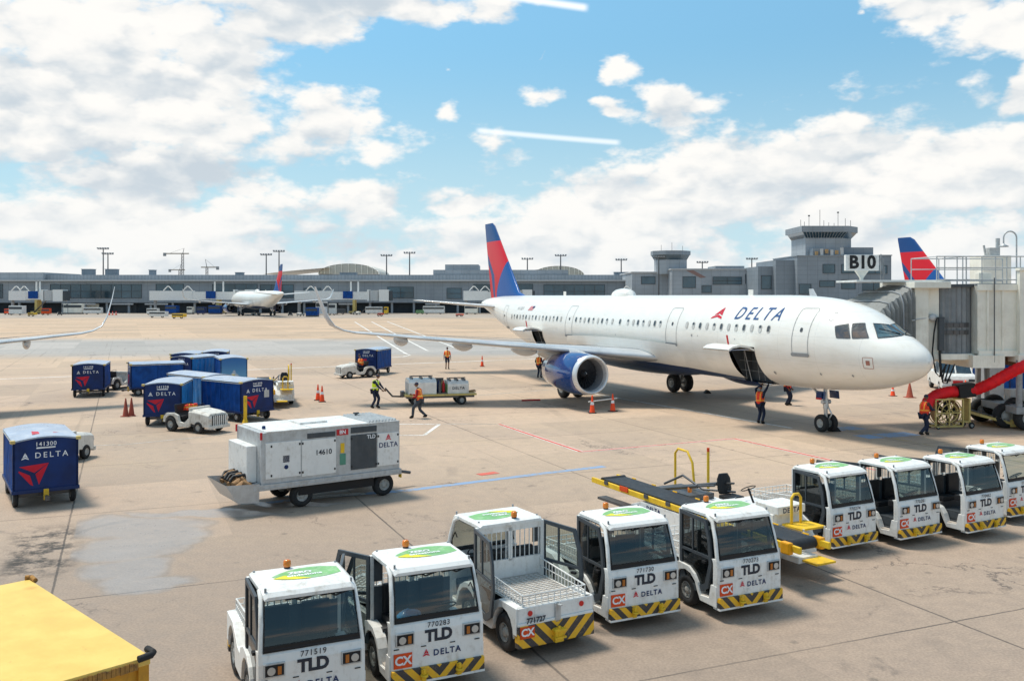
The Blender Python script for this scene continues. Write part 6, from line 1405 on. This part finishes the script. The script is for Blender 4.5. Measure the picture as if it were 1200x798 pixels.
mb = MB(); [mb.box((1.85 + .04 * i, -.1 + .1 * i, .64 + .03 * i), (.5, .1, .03), rz=.4 * i) for i in range(3)]
tag(mb.build('timber_chocks', M['wood']), 'loose wooden boards lying on the right end of the dolly', 'boards').location = (-4.05, 50.2, 0); bpy.data.objects['timber_chocks'].rotation_euler = (0, 0, R(14))

# far belt loader
dup(ld, (-13.1, 50.7, 0), hd(.28, -.96), 'smaller looking belt loader behind the baggage carts, yellow pole up')
# yellow bar gate leaning by the cart
tag(MB().box((-12.3, 42.3, .75), (.14, .10, 1.1)).cyl((-12.3, 42.3, 0), (-12.3, 42.3, .25), .16, .08, n=10).build('yellow_bollard', M['yellow']), 'yellow upright post in front of the cart with document pouch', 'bollard')

# ------------------------------------------------------------------ cones
def make_cone(label, mat, bands=True, group='traffic cones'):
    t = thing('traffic_cone', label, 'traffic cone', (0, 0, 0), 0, group)
    mb = MB(); mb.box((0, 0, .02), (.38, .38, .04)); mb.build('base', M['rubber'] if mat != M['cone_dark'] else mat, t, bevel=.01)
    mb = MB(); mb.lathe([(.15, .04), (.14, .06), (.03, .88), (.02, .90), (0, .90)], n=16); c = mb.build('body', mat, t)
    if bands:
        mb = MB(); mb.lathe([(.094, .42), (.074, .57)], n=16); mb.build('reflective_band', M['lettw'], c)
    return t
k0 = put(make_cone('orange cone, left one of the pair between carts and crew', M['orange']), -11.0, 52.0, 0)
k1 = put(make_cone('faded dark orange cone, left of the two by the baggage carts', M['cone_dark'], False), -18.95, 45.0, 0)
dup(k1, (-18.75, 45.2, 0), .4, 'faded dark orange cone, right of the two by the baggage carts')
dup(k0, (-10.6, 51.2, 0), .3, 'orange cone, right one of the pair between carts and crew')
dup(k0, (-2.5, 76.9, 0), .2, 'lone small orange cone out beyond the wing near the painted line')
dup(k0, (4.05, 46.3, 0), .1, 'orange cone at the left end of the bar below the engine')
dup(k0, (5.16, 47.0, 0), .5, 'orange cone at the right end of the bar below the engine')
k3 = dup(k0, (22.5, 54.2, 0), .1, 'short orange cone under the airliner nose tip'); k3.scale = (1, 1, .7)
k2 = dup(k1, (23.15, 53.4, 0), .1, 'dull red stacked cone nearest the white truck'); k2.scale = (1.4, 1.4, .95)
tag(MB().cyl((3.85, 46.2, .58), (5.4, 47.15, .66), .03, n=8).build('barrier_bar', M['white']), 'white bar laid across the two cones below the engine', 'bar')
for (x, y, lb) in ((10.9, 40.7, 'black wheel chock behind the nose wheels'), (7.9, 56.4, 'black wheel chock beside the far main wheels')):
    tag(MB().prism([(-.2, 0), (.2, 0), (.05, .18), (-.05, .18)], ((x + (3.25 if y < 45 else 4.0), y - .75, 0), (1, 0, 0), (0, 0, 1)), .5).build('wheel_chock', M['rubber']), lb, 'wheel chock', 'wheel chocks')
tag(MB().tube([(.55, 51.6, .03), (1.6, 51.9, .03)], .05, 6).build('red_tow_strap', M['red']), 'red rod lying flat on the apron left of the engine', 'rod')
# ------------------------------------------------------------------ people
def skin_obj(name, joints, edges, radii, root, mat, parent=None, sub=1):
    bm = bmesh.new(); lay = bm.verts.layers.skin.verify(); vs = []
    names = list(joints)
    for k in names:
        v = bm.verts.new(joints[k]); r = radii[k]; r = r if isinstance(r, tuple) else (r, r); v[lay].radius = r; v[lay].use_root = (k == root); vs.append(v)
    for a, b in edges: bm.edges.new((vs[names.index(a)], vs[names.index(b)]))
    me = bpy.data.meshes.new(name); bm.to_mesh(me); bm.free()
    o = bpy.data.objects.new(name, me); C.objects.link(o)
    m1 = o.modifiers.new('s', 'SKIN'); m1.use_smooth_shade = True; m2 = o.modifiers.new('d', 'SUBSURF'); m2.levels = sub; m2.render_levels = sub
    bpy.context.view_layer.update(); dg = bpy.context.evaluated_depsgraph_get(); m_ = bpy.data.meshes.new_from_object(o.evaluated_get(dg))
    C.objects.unlink(o); bpy.data.objects.remove(o)
    for p_ in m_.polygons: p_.use_smooth = True
    m_.materials.clear(); m_.materials.append(mat); o = bpy.data.objects.new(name, m_); C.objects.link(o)
    if parent is not None: o.parent = parent
    return o
def limb(a, b, L1, L2, bend):
    """middle joint between a and b with a bend direction"""
    a, b, bend = Vector(a), Vector(b), Vector(bend); d = b - a; D = min(d.length, L1 + L2 - .003); d.normalize(); b = a + d * D
    x = (L1 * L1 - L2 * L2 + D * D) / (2 * D); h = math.sqrt(max(0, L1 * L1 - x * x)); bend = (bend - d * bend.dot(d)).normalized(); return a + d * x + bend * h, b
def person(label, x, y, rz, feet, hands, vest, shirt=None, legs=None, hip=(0, 0, .93), lean=0., shorts=False, skin=None, cap=True, long_sleeve=True, sit=False, h=1.0, group='ramp workers on the apron'):
    """local: facing +X, left +Y. feet/hands: (left, right) target points of ankle and wrist"""
    t = thing('person', label, 'person', (x, y, 0), rz, group); skin = skin or M['skin']; shirt = shirt or M['cloth_navy']; legs = legs or M['cloth_navy']
    P = Vector(hip); J = {'pelvis': P}; Rr = {'pelvis': (.15, .12)}
    J['waist'] = P + Vector((lean * .10, 0, .14)); J['chest'] = P + Vector((lean * .28, 0, .36)); J['neck'] = P + Vector((lean * .42, 0, .555)); J['nape'] = P + Vector((lean * .47 + .01, 0, .62))
    Rr.update(waist=(.135, .11), chest=(.16, .12), neck=(.06, .06), nape=(.052, .052)); E_ = [('pelvis', 'waist'), ('waist', 'chest'), ('chest', 'neck'), ('neck', 'nape')]
    for s_, sd in ((1, 'l'), (-1, 'r')):
        i = 0 if s_ > 0 else 1; hp = P + Vector((0, s_ * .095, -.03)); kn, an = limb(hp, feet[i], .45, .43, (1, 0, .15))
        J['hip' + sd] = hp; J['knee' + sd] = kn; J['ank' + sd] = an; J['toe' + sd] = an + Vector((.17, s_ * .02, -.055)); J['heel' + sd] = an + Vector((-.05, 0, -.05))
        Rr.update({'hip' + sd: .092, 'knee' + sd: .060, 'ank' + sd: .043, 'toe' + sd: .032, 'heel' + sd: .035}); E_ += [('pelvis', 'hip' + sd), ('hip' + sd, 'knee' + sd), ('knee' + sd, 'ank' + sd), ('ank' + sd, 'toe' + sd), ('ank' + sd, 'heel' + sd)]
        sh = J['chest'] + Vector((lean * .08, s_ * .19, .12)); el_, wr = limb(sh, hands[i], .30, .26, (-.5, s_ * .5, -.6)); J['sho' + sd] = sh; J['elb' + sd] = el_; J['wri' + sd] = wr
        d = (wr - el_).normalized(); J['palm' + sd] = wr + d * .075; Rr.update({'sho' + sd: .062, 'elb' + sd: .043, 'wri' + sd: .028, 'palm' + sd: (.036, .022)})
        E_ += [('chest', 'sho' + sd), ('sho' + sd, 'elb' + sd), ('elb' + sd, 'wri' + sd), ('wri' + sd, 'palm' + sd)]
    body = skin_obj('body', J, E_, Rr, 'pelvis', skin, t)
    # fingers and thumb: curled chains rooted in the palm
    for s_, sd in ((1, 'l'), (-1, 'r')):
        wr, pm = J['wri' + sd], J['palm' + sd]; d = (pm - wr).normalized(); sdv = d.cross(Vector((0, s_, 0))); sdv = sdv.normalized() if sdv.length > .1 else Vector((1, 0, 0)); pn = d.cross(sdv).normalized()
        for k in range(4):
            o_ = pm + sdv * (-.030 + .020 * k) ; Lf = (.026, .030, .028, .022)[k]
            fj = {'a': pm - d * .01 + sdv * (-.02 + .013 * k), 'b': o_ + d * .03, 'c': o_ + d * (.03 + Lf) - pn * .010 * s_, 'd': o_ + d * (.03 + Lf * 1.6) - pn * .03 * s_}
            skin_obj('finger', fj, [('a', 'b'), ('b', 'c'), ('c', 'd')], {'a': .010, 'b': .0095, 'c': .0085, 'd': .0075}, 'a', skin, body, 0)
        fj = {'a': wr + d * .02, 'b': wr + d * .05 + sdv * .045, 'c': wr + d * .085 + sdv * .058}
        skin_obj('thumb', fj, [('a', 'b'), ('b', 'c')], {'a': .012, 'b': .011, 'c': .009}, 'a', skin, body, 0)
    # head
    hc = J['nape'] + Vector((.03 + lean * .06, 0, .125)); mb = MB(); rs = []
    for i in range(13):
        a = math.pi * (i + .02) / 12.04; zz = -math.cos(a); rr = math.sin(a); ring = []
        for j in range(16):
            b = 2 * math.pi * j / 16; fx = .098 * rr * math.cos(b); fy = .075 * rr * math.sin(b)
            if zz < 0: fx *= (1 + .10 * zz) if math.cos(b) > 0 else (1 + .35 * zz); fy *= 1 + .28 * zz
            if math.cos(b) > .96 and -.35 < zz < .12: fx += .022 * (1 - abs(zz + .12) * 2.6)
            ring.append(hc + Vector((fx, fy, .122 * zz)))
        rs.append(ring)
    mb.loft(rs); hd_ = mb.build('head', skin, body)
    for s_ in (-1, 1):
        mb = MB(); mb.lathe([(0, -.006), (.010, -.003), (.010, .003), (0, .006)], hc + Vector((.086, s_ * .030, .008)), (1, s_ * .3, 0), 8); mb.build('eye', M['hair'], hd_)
        mb = MB(); mb.lathe([(0, -.008), (.020, -.006), (.026, .004), (0, .010)], hc + Vector((-.005, s_ * .075, -.008)), (0, s_, 0), 8); mb.build('ear', skin, hd_)
    mb = MB(); mb.box(hc + Vector((.084, 0, -.058)), (.012, .042, .008)); mb.build('mouth', M['cloth_red'], hd_)
    mb = MB(); rs = []
    for i in range(7):
        a = math.pi / 2 * i / 6; z = .03 + .105 * math.sin(a); r_ = math.cos(a) * 1.0
        rs.append([hc + Vector((.104 * r_ * math.cos(b) - .006, .083 * r_ * math.sin(b), z - .02)) for b in [2 * math.pi * j / 16 for j in range(16)]])
    mb.loft(rs); cp = mb.build('cap' if cap else 'hair', M['cloth_navy'] if cap else M['hair'], t)
    if cap: mb = MB(); mb.loft([[hc + Vector((.08 + .085 * q, w_ * (1 - .35 * q), .018 - .012 * q + dz_)) for w_ in (-.07, 0, .07) for dz_ in (0,)] for q in (0, .5, 1)], closed=False, caps=False); mb.build('peak', M['cloth_navy'], cp)
    # clothes: slightly larger shells over the same skeleton
    def sub(keys, add, extra=None):
        j = {k: J[k] for k in keys}; r = {}
        for k in keys: q = Rr[k]; r[k] = (q[0] + add, q[1] + add) if isinstance(q, tuple) else q + add
        if extra:
            for k, (v, rr) in extra.items(): j[k] = v; r[k] = rr
        return j, r
    ks = ['pelvis', 'hipl', 'hipr', 'kneel', 'kneer'] + ([] if shorts else ['ankl', 'ankr']); j, r = sub(ks, .022)
    if shorts:
        for sd in 'lr': j['knee' + sd] = J['hip' + sd].lerp(J['knee' + sd], .95); r['knee' + sd] = .085
    ed = [('pelvis', 'hipl'), ('pelvis', 'hipr'), ('hipl', 'kneel'), ('hipr', 'kneer')] + ([] if shorts else [('kneel', 'ankl'), ('kneer', 'ankr')])
    skin_obj('shorts' if shorts else 'trousers', j, ed, r, 'pelvis', legs, t)
    ks = ['pelvis', 'waist', 'chest', 'shol', 'shor', 'elbl', 'elbr'] + (['wril', 'wrir'] if long_sleeve else []); j, r = sub(ks, .014)
    ed = [('pelvis', 'waist'), ('waist', 'chest'), ('chest', 'shol'), ('chest', 'shor'), ('shol', 'elbl'), ('shor', 'elbr')] + ([('elbl', 'wril'), ('elbr', 'wrir')] if long_sleeve else [])
    skin_obj('shirt', j, ed, r, 'pelvis', shirt, t)
    j = {'a': J['pelvis'] + Vector((0, 0, -.07)), 'b': J['waist'], 'c': J['chest'], 'd': J['chest'] + Vector((lean * .1, 0, .12)), 'l': J['shol'] + Vector((0, -.035, .01)), 'r': J['shor'] + Vector((0, .035, .01))}
    skin_obj('vest', j, [('a', 'b'), ('b', 'c'), ('c', 'd'), ('d', 'l'), ('d', 'r')], {'a': (.225, .195), 'b': (.22, .190), 'c': (.24, .195), 'd': (.145, .13), 'l': .085, 'r': .085}, 'a', vest, t)
    for sd in 'lr':
        an, to, he = J['ank' + sd], J['toe' + sd], J['heel' + sd]
        skin_obj('boot', {'a': an + Vector((0, 0, .08)), 'b': an + Vector((0, 0, -.02)), 'c': to, 'd': he}, [('a', 'b'), ('b', 'c'), ('b', 'd')], {'a': .058, 'b': .056, 'c': .046, 'd': .048}, 'b', M['boot'], t)
    t.scale = (h,) * 3
    return t
A0 = .09
person('worker in yellow vest pulling the dolly tow bar', -7.25, 48.4, R(-20), ((.10, .10, A0), (-.12, -.10, A0)), ((.55, .12, .92), (.55, -.10, .92)), M['vest_y'], M['cloth_navy'], M['cloth_navy'], lean=.3, h=1.0)
person('worker in orange vest and red sleeves striding left past the dolly', -4.45, 44.35, R(172), ((.34, .09, A0), (-.28, -.09, A0 + .03)), ((.32, .16, 1.02), (.40, -.12, 1.12)), M['vest_o'], M['cloth_red'], M['cloth_grey'], hip=(0, 0, .88), lean=.25)
person('worker in orange vest and shorts standing out on the open apron', -5.24, 74.2, R(-80), ((.08, .10, A0), (-.05, -.10, A0)), ((.02, .27, .86), (.05, -.27, .86)), M['vest_o'], M['vest_o'], M['cloth_navy'], shorts=True, skin=M['skin'], long_sleeve=False)
person('worker in red vest standing beside the blue engine', 2.45, 64.9, R(-100), ((0, .10, A0), (0, -.10, A0)), ((.25, .15, 1.05), (.22, -.16, .98)), M['vest_r'], M['cloth_navy'], M['cloth_navy'])
person('worker in orange vest half hidden by the one beside the engine', 1.95, 66.3, R(60), ((0, .10, A0), (.1, -.10, A0)), ((.2, .2, 1.0), (.15, -.25, .9)), M['vest_o'], M['cloth_navy'], M['cloth_navy'])
person('worker in red vest reaching up into the open front cargo hold', 11.5, 42.5, R(40), ((.03, .13, A0), (-.03, -.13, A0)), ((.30, .20, 1.72), (.42, -.20, 1.88)), M['vest_r'], M['cloth_navy'], M['cloth_navy'], h=1.0)
person('worker standing beyond the fuselage, only dark legs and red hem showing', 14.9, 49.6, R(-30), ((.05, .10, A0), (-.06, -.10, A0)), ((.15, .25, .92), (.12, -.25, .92)), M['vest_r'], M['cloth_red'], M['cloth_navy'])
person('worker in red vest with yellow bands walking towards the yellow fan', 17.45, 38.85, R(20), ((.22, .09, A0), (-.28, -.09, A0 + .04)), ((.45, .18, 1.15), (.42, -.14, 1.10)), M['vest_r'], M['cloth_navy'], M['cloth_navy'], hip=(0, 0, .88), lean=.15)
a_ = hd(-.80, -.6)
person('driver in orange vest sitting on the mid-apron baggage tug', -11.35 + .48 * .8, 66.6 + .48 * .6, a_, ((.46, .12, .45), (.46, -.12, .45)), ((.40, .18, 1.14), (.38, .05, 1.12)), M['vest_o'], M['vest_o'], M['cloth_navy'], hip=(0, 0, .82), lean=.25, group='ramp workers on the apron')
# vest draped on the near tug seat
mb = MB(); rs = []
for i in range(7):
    t_ = i / 6; rs.append([Vector((-.05 + .16 * t_ + .04 * mnoise.noise(Vector((i, j, 2.))), -.34 + .68 * j / 10, .98 + .22 * math.sin(math.pi * t_) + .05 * mnoise.noise(Vector((i * .9, j * .8, 1.))))) for j in range(11)])
mb.loft(rs + [[v + Vector((0, 0, -.03)) for v in r] for r in rs[::-1]], closed=False, caps=False)
vo = mb.build('safety_vest', M['vest_r']); tag(vo, 'bright red safety vest heaped over the seat of the scuffed tug', 'vest'); vo.location = (-13.85, 40.2, 0) + Matrix.Rotation(hd(.88, -.47), 3, 'Z') @ Vector((-.42, 0, -.05)) if False else Vector((-13.85, 40.2, -.05)) + Matrix.Rotation(hd(.88, -.47), 3, 'Z') @ Vector((-.45, .1, 0)); vo.rotation_euler = (0, 0, hd(.88, -.47))

# ------------------------------------------------------------------ right-hand side equipment
FN = thing('yellow_fan', 'pale yellow caged cooling fan on wheels beneath the red duct', 'fan', (19.4, 41.0, 0), R(10))
mb = MB()
for x in (-.72, .62):
    for y in (-.3, .3): mb.box((x, y, .72), (.06, .06, 1.24))
for z in (.12, 1.32):
    for y in (-.3, .3): mb.box((-.05, y, z), (1.40, .06, .06))
for x in (-.72, .62):
    for z in (.12, 1.32): mb.box((x, 0, z), (.06, .6, .06))
mb.box((-.05, -.3, .72), (.05, .05, 1.2)); mb.box((-.05, -.3, .72), (1.34, .05, .05)); mb.build('frame', M['yellow_far'], FN)
for y in (-.33, .33):
    mb = MB()
    for r_ in (.60, .40, .15): mb.lathe([(r_ - .018, -.01), (r_ + .018, -.01), (r_ + .018, .02), (r_ - .018, .02)], (-.05, y, .72), (0, 1, 0), 32, closed=True)
    for k in range(8): a = math.pi * k / 4 + .3; mb.cyl((-.05 + .1 * math.cos(a), y, .72 + .1 * math.sin(a)), (-.05 + .6 * math.cos(a), y, .72 + .6 * math.sin(a)), .012, n=5)
    mb.build('guard', M['yellow_far'], FN)
mb = MB(); mb.lathe([(.60, -.2), (.60, .2)], (-.05, 0, .72), (0, 1, 0), 32); mb.build('shroud', M['wood'], FN)
mb = MB()
for k in range(5):
    a = 2 * math.pi * k / 5; u_ = Vector((math.cos(a), 0, math.sin(a))); w_ = Vector((-math.sin(a), 0, math.cos(a))); c_ = Vector((-.05, 0, .72))
    mb.add([c_ + u_ * .1 + w_ * .05 + Vector((0, .08, 0)), c_ + u_ * .54 + w_ * .2 + Vector((0, .12, 0)), c_ + u_ * .54 - w_ * .12 - Vector((0, .08, 0)), c_ + u_ * .1 - w_ * .05 - Vector((0, .05, 0))], [(0, 1, 2, 3)])
mb.lathe([(.12, -.12), (.12, .12), (0, .12)], (-.05, 0, .72), (0, 1, 0), 12); mb.build('blades', M['black'], FN)
mb = MB(); mb.box((1.0, 0, .78), (.08, .5, 1.1)); mb.box((.8, 0, .3), (.5, .5, .06)); mb.build('push_frame', M['yellow_far'], FN)
for y in (-.3, .3): wheel(FN, (1.05, y, .14), .14, .08); wheel(FN, (-.6, y, .10), .10, .06)
DU = thing('red_air_duct', 'thick red flexible air duct running from the fan up to the bridge', 'air duct', (0, 0, 0))
pts = [(18.3, 40.6, .9), (18.5, 40.75, 1.25), (18.95, 40.9, 1.50), (19.6, 41.1, 1.62), (20.2, 41.2, 1.62), (20.8, 41.0, 1.74), (21.2, 40.7, 2.0), (21.8, 40.4, 2.45), (22.3, 40.0, 2.85), (22.6, 39.9, 2.98)]
mb = MB(); pp = [];  rad = []
for i in range(len(pts) - 1):
    for k in range(8): q = Vector(pts[i]).lerp(Vector(pts[i + 1]), k / 8); pp.append(q); rad.append(.25 + (.012 if k % 2 else -.01))
mb.tube(pp, rad, 14); mb.build('hose', paint('red_duct_fabric', (.80, .012, .02), .55, var=.2, dirt=(.35, .01, .02), dk=.3), DU)
mb = MB(); mb.box((20.3, 41.2, 1.68), (.75, .68, .62), ry=-.12); mb.build('collar', M['black'], DU, bevel=.04)
mb = MB(); mb.box((22.7, 40.0, 3.0), (.5, .7, .55)); mb.build('connector', M['red'], DU, bevel=.03)
BG = thing('bogie_platform', 'pale yellow slanted platform with big dark tyres under the jet bridge', 'platform', (22.9, 42.2, 0), R(-4))
mb = MB(); mb.loft([[Vector((x, y, z + d_)) for y, d_ in ((-1.35, 0), (1.7, 0), (1.7, .12), (-1.35, .12))] for x, z in ((-1.9, .52), (-.6, .18), (2.5, .18))], smooth=False); mb.build('deck', M['yellow_far'], BG, bevel=.01)
mb = MB(); mb.bb(-.6, 2.5, -1.42, -1.34, .08, .40); mb.build('edge_beam', M['yellow_far'], BG)
mb = MB()
for i in range(7): mb.box((-1.75 + i * .18, 0, .66 - i * .05), (.05, 2.8, .03))
mb.build('tread_bar', M['steel'], BG)
for x in (-.1, 1.1): wheel(BG, (x, -.7, .82), .50, .34); wheel(BG, (x - .3, .7, .82), .50, .34)
mb = MB(); mb.box((.6, 0, .9), (1.2, 2.6, .3)); mb.box((.2, -.2, 1.35), (.8, .6, .6)); mb.cyl((.9, -.6, 1.0), (.9, -.6, 1.75), .18, n=10); mb.build('drive_unit', M['galv'], BG); mb = MB(); mb.box((.75, -.85, 1.30), (.3, .3, .6)); mb.build('motor', M['yellow'], BG)
# white service truck facing us
def make_truck(label, group='white service trucks'):
    t = thing('service_truck', label, 'truck', (0, 0, 0), 0, group); wm = M['white']
    mb = MB(); rs = []
    for x, zt, zb, w_ in ((2.3, .85, .35, .95), (2.2, 1.05, .32, 1.0), (1.3, 1.15, .35, 1.0), (-2.3, 1.15, .40, 1.0)): rs.append([Vector((x, -w_, zb)), Vector((x, w_, zb)), Vector((x, w_, zt)), Vector((x, -w_, zt))])
    mb.loft(rs, smooth=False); by = mb.build('body', wm, t, bevel=.03)
    mb = MB(); mb.loft([[Vector((x, s_ * w_, z)) for x, s_, w_ in ((xf, -1, w), (xf, 1, w), (xb, 1, w), (xb, -1, w))] for z, xf, xb, w in ((1.15, 1.25, -.5, .95), (1.82, .75, -.4, .82))], smooth=False); cb = mb.build('cab', M['dglass'], t)
    mb = MB(); mb.bb(-.42, .78, -.84, .84, 1.82, 1.90); mb.cyl((1.25, -.93, 1.15), (.76, -.82, 1.84), .04, n=6); mb.cyl((1.25, .93, 1.15), (.76, .82, 1.84), .04, n=6); mb.cyl((1.26, 0, 1.15), (.78, 0, 1.84), .05, n=6); mb.cyl((-.5, -.93, 1.15), (-.42, -.82, 1.84), .05, n=6); mb.cyl((-.5, .93, 1.15), (-.42, .82, 1.84), .05, n=6); mb.build('roof', wm, cb)
    for s_ in (-1, 1): mb = MB(); mb.box((2.29, s_ * .68, .82), (.08, .36, .16)); mb.build('headlight', M['dgrey'], t)
    mb = MB(); mb.bb(2.24, 2.42, -1.0, 1.0, .34, .50); mb.build('front_bumper', M['galv'], t); mb = MB(); mb.box((2.32, -.1, .66), (.04, .55, .26)); mb.build('sign_plate', M['red'], t)
    for x in (1.45, -1.5):
        for s_ in (-1, 1): wheel(t, (x, s_ * .90, .36), .36, .22)
    return t
tr = put(make_truck('white service truck facing us under the jet bridge'), 27.6, 57.6, hd(-.25, -.97))
tag(MB().lathe([(.15, .0), (.03, .62), (0, .62)], (26.7, 54.0, .35), n=12).box((26.7, 54.0, .17), (.4, .4, .34)).build('hazard_cone', M['orange']), 'orange cone standing in front of the white service truck', 'traffic cone')
bx = thing('blue_container', 'dark blue cargo container standing behind the red duct', 'container', (30.4, 55, 0)); MB().bb(-1.6, 1.3, 0, 2.4, .3, 2.6).build('shell', M['blue'], bx, bevel=.03); mb = MB()
for i in range(7): mb.box((-1.45 + i * .45, -.02, 1.45), (.08, .05, 2.2))
mb.bb(-1.65, 1.35, -.03, 0, 2.5, 2.62); mb.build('rib', M['navy'], bx); MB().bb(-1.5, 1.2, .2, 2.2, 0, .3).build('base', M['steel'], bx)
bx = thing('support_frame', 'steel trestle with pipes and diagonal braces right of the blue container', 'trestle', (32.4, 50, 0)); mb = MB()
for x in (-.9, 0, .9): mb.cyl((x, 0, 0), (x, 0, 3.2), .07, n=6)
mb.cyl((-.9, 0, .3), (0, 0, 2.4), .04, n=6).cyl((0, 0, .3), (.9, 0, 2.4), .04, n=6).cyl((-.9, 0, 2.6), (.9, 0, 2.6), .06, n=6); mb.build('frame', M['galv'], bx); MB().box((.2, .3, 1.0), (1.4, .5, 1.2)).build('pipe_box', M['wood'], bx)

# ------------------------------------------------------------------ busy clutter along the far concourse
def far_box(name, cat, label, px, Y, w, h, mat, z=0., wheels=True):
    x = (px - 600) * Y / 1075; t = thing(name, label, cat, (x, Y, 0), random.uniform(-.2, .2), 'ground equipment along the far concourse')
    mb = MB(); mb.bb(-w / 2, w / 2, 0, 2, .4 + z, h); mb.build('shell', mat, t, bevel=.05)
    mb = MB(); mb.bb(-w / 2 + .1, w / 2 - .1, -.03, .0, h * .62, h * .88); mb.build('window' if cat == 'van' else 'panel', M['dglass'] if cat == 'van' else M['dgrey'], t)
    if wheels:
        for q in (-.32, .32): wheel(t, (q * w, .15, .38), .38, .25, hub=False)
    else: mb = MB(); mb.bb(-w / 2, w / 2, .1, 1.9, 0, .45); mb.build('base', M['steel'], t)
    return t
FARB = [('service_van', 'van', 'white van parked under the left concourse canopy', 108, 296, 5.5, 2.2, 'white'), ('service_van', 'van', 'small white van right of the long left windows', 178, 290, 3.4, 2.0, 'white'), ('service_van', 'van', 'white van parked at the concourse foot right of the blue-panel bridge', 438, 298, 5.4, 2.4, 'white'),
        ('service_van', 'van', 'long white van before the concourse left of the tail fin', 508, 300, 7.0, 2.6, 'white'), ('cargo_container', 'container', 'cream square container between far left doors', 85, 300, 6.0, 3.4, 'cream'), ('cargo_container', 'container', 'tall pale container at the far left foot', 76, 300, 2.2, 3.6, 'grey'),
        ('cargo_container', 'container', 'dark blue container under the long far jet bridge', 200, 298, 4.0, 2.8, 'blue'), ('cargo_container', 'container', 'dark blue container left of the small airliner', 251, 298, 4.0, 2.8, 'blue'), ('cargo_container', 'container', 'blue container right of the small airliner nose', 365, 262, 3.4, 2.6, 'blue'),
        ('catering_truck', 'truck', 'white truck with red side right of the small airliner', 377, 285, 3.6, 4.2, 'lettw'), ('catering_truck', 'truck', 'white high truck beside the red-sided one', 389, 285, 2.2, 3.6, 'white'), ('cargo_container', 'container', 'small cream box on the apron left of centre', 222, 299, 1.8, 2.4, 'cream'),
        ('utility_cart', 'cart', 'small yellow and black utility vehicle alone on the far apron', 208, 240, 3.2, 1.3, 'yellow'), ('utility_cart', 'cart', 'white low loader before the long far jet bridge', 184, 250, 4.6, 1.7, 'white'), ('utility_cart', 'cart', 'dark purple utility vehicle under the long far bridge', 235, 290, 2.6, 2.4, 'navy'),
        ('fuel_truck', 'truck', 'white tank truck under the far left jet bridge', 18, 285, 4.6, 2.9, 'white'), ('utility_cart', 'cart', 'orange equipment trolley at the far left', 8, 292, 2.0, 1.8, 'orange'), ('utility_cart', 'cart', 'red and orange trolley stack beside the far left bridge', 53, 286, 2.4, 2.0, 'cxred'),
        ('utility_cart', 'cart', 'low yellow trolley at the far left foot', 36, 268, 1.8, 1.0, 'yellow'), ('utility_cart', 'cart', 'yellow lift right of the blue-panel bridge', 452, 292, 1.2, 2.4, 'yellow'), ('utility_cart', 'cart', 'green low trolley at the concourse left of the tail fin', 492, 300, 2.6, 1.2, 'leaf'),
        ('utility_cart', 'cart', 'dark tractor beneath the blue-panel bridge', 398, 292, 3.0, 1.8, 'dgrey'), ('utility_cart', 'cart', 'red barrier trolley beneath the blue-panel bridge', 445, 268, 1.4, .9, 'cxred'), ('utility_cart', 'cart', 'orange barrier trolley beside the tail of the airliner', 538, 262, 2.0, .8, 'orange'), ('fuel_truck', 'truck', 'cream tank truck left of the big tail fin', 552, 298, 4.2, 3.0, 'cream')]
for nm, ct, lb, px, Y, w, h, mt in FARB: far_box(nm, ct, lb, px, Y, w, h, M[mt], wheels=ct != 'container')
for i, (px, Y, lb) in enumerate(((128, 285, 'leftmost tiny cone on the far apron'), (132, 285, 'middle tiny cone on the far apron'), (136, 285, 'rightmost tiny cone of the far apron trio'))):
    c = dup(k0, ((px - 600) * Y / 1075, Y, 0), 0, lb, 'traffic cones'); c.scale = (2, 2, 1.3)
for px, Y, lb in ((340, 275, 'far white tug left of the far blue container'), (352, 270, 'far white tug nearest the far blue container'), (300, 280, 'far white tug under the small airliner wing'), (418, 290, 'far white tug beneath the blue-panel bridge stairs'), (70, 280, 'far white tug right of the far left bridge')):
    dup(tug0, ((px - 600) * Y / 1075, Y, 0), random.uniform(0, 6), lb)
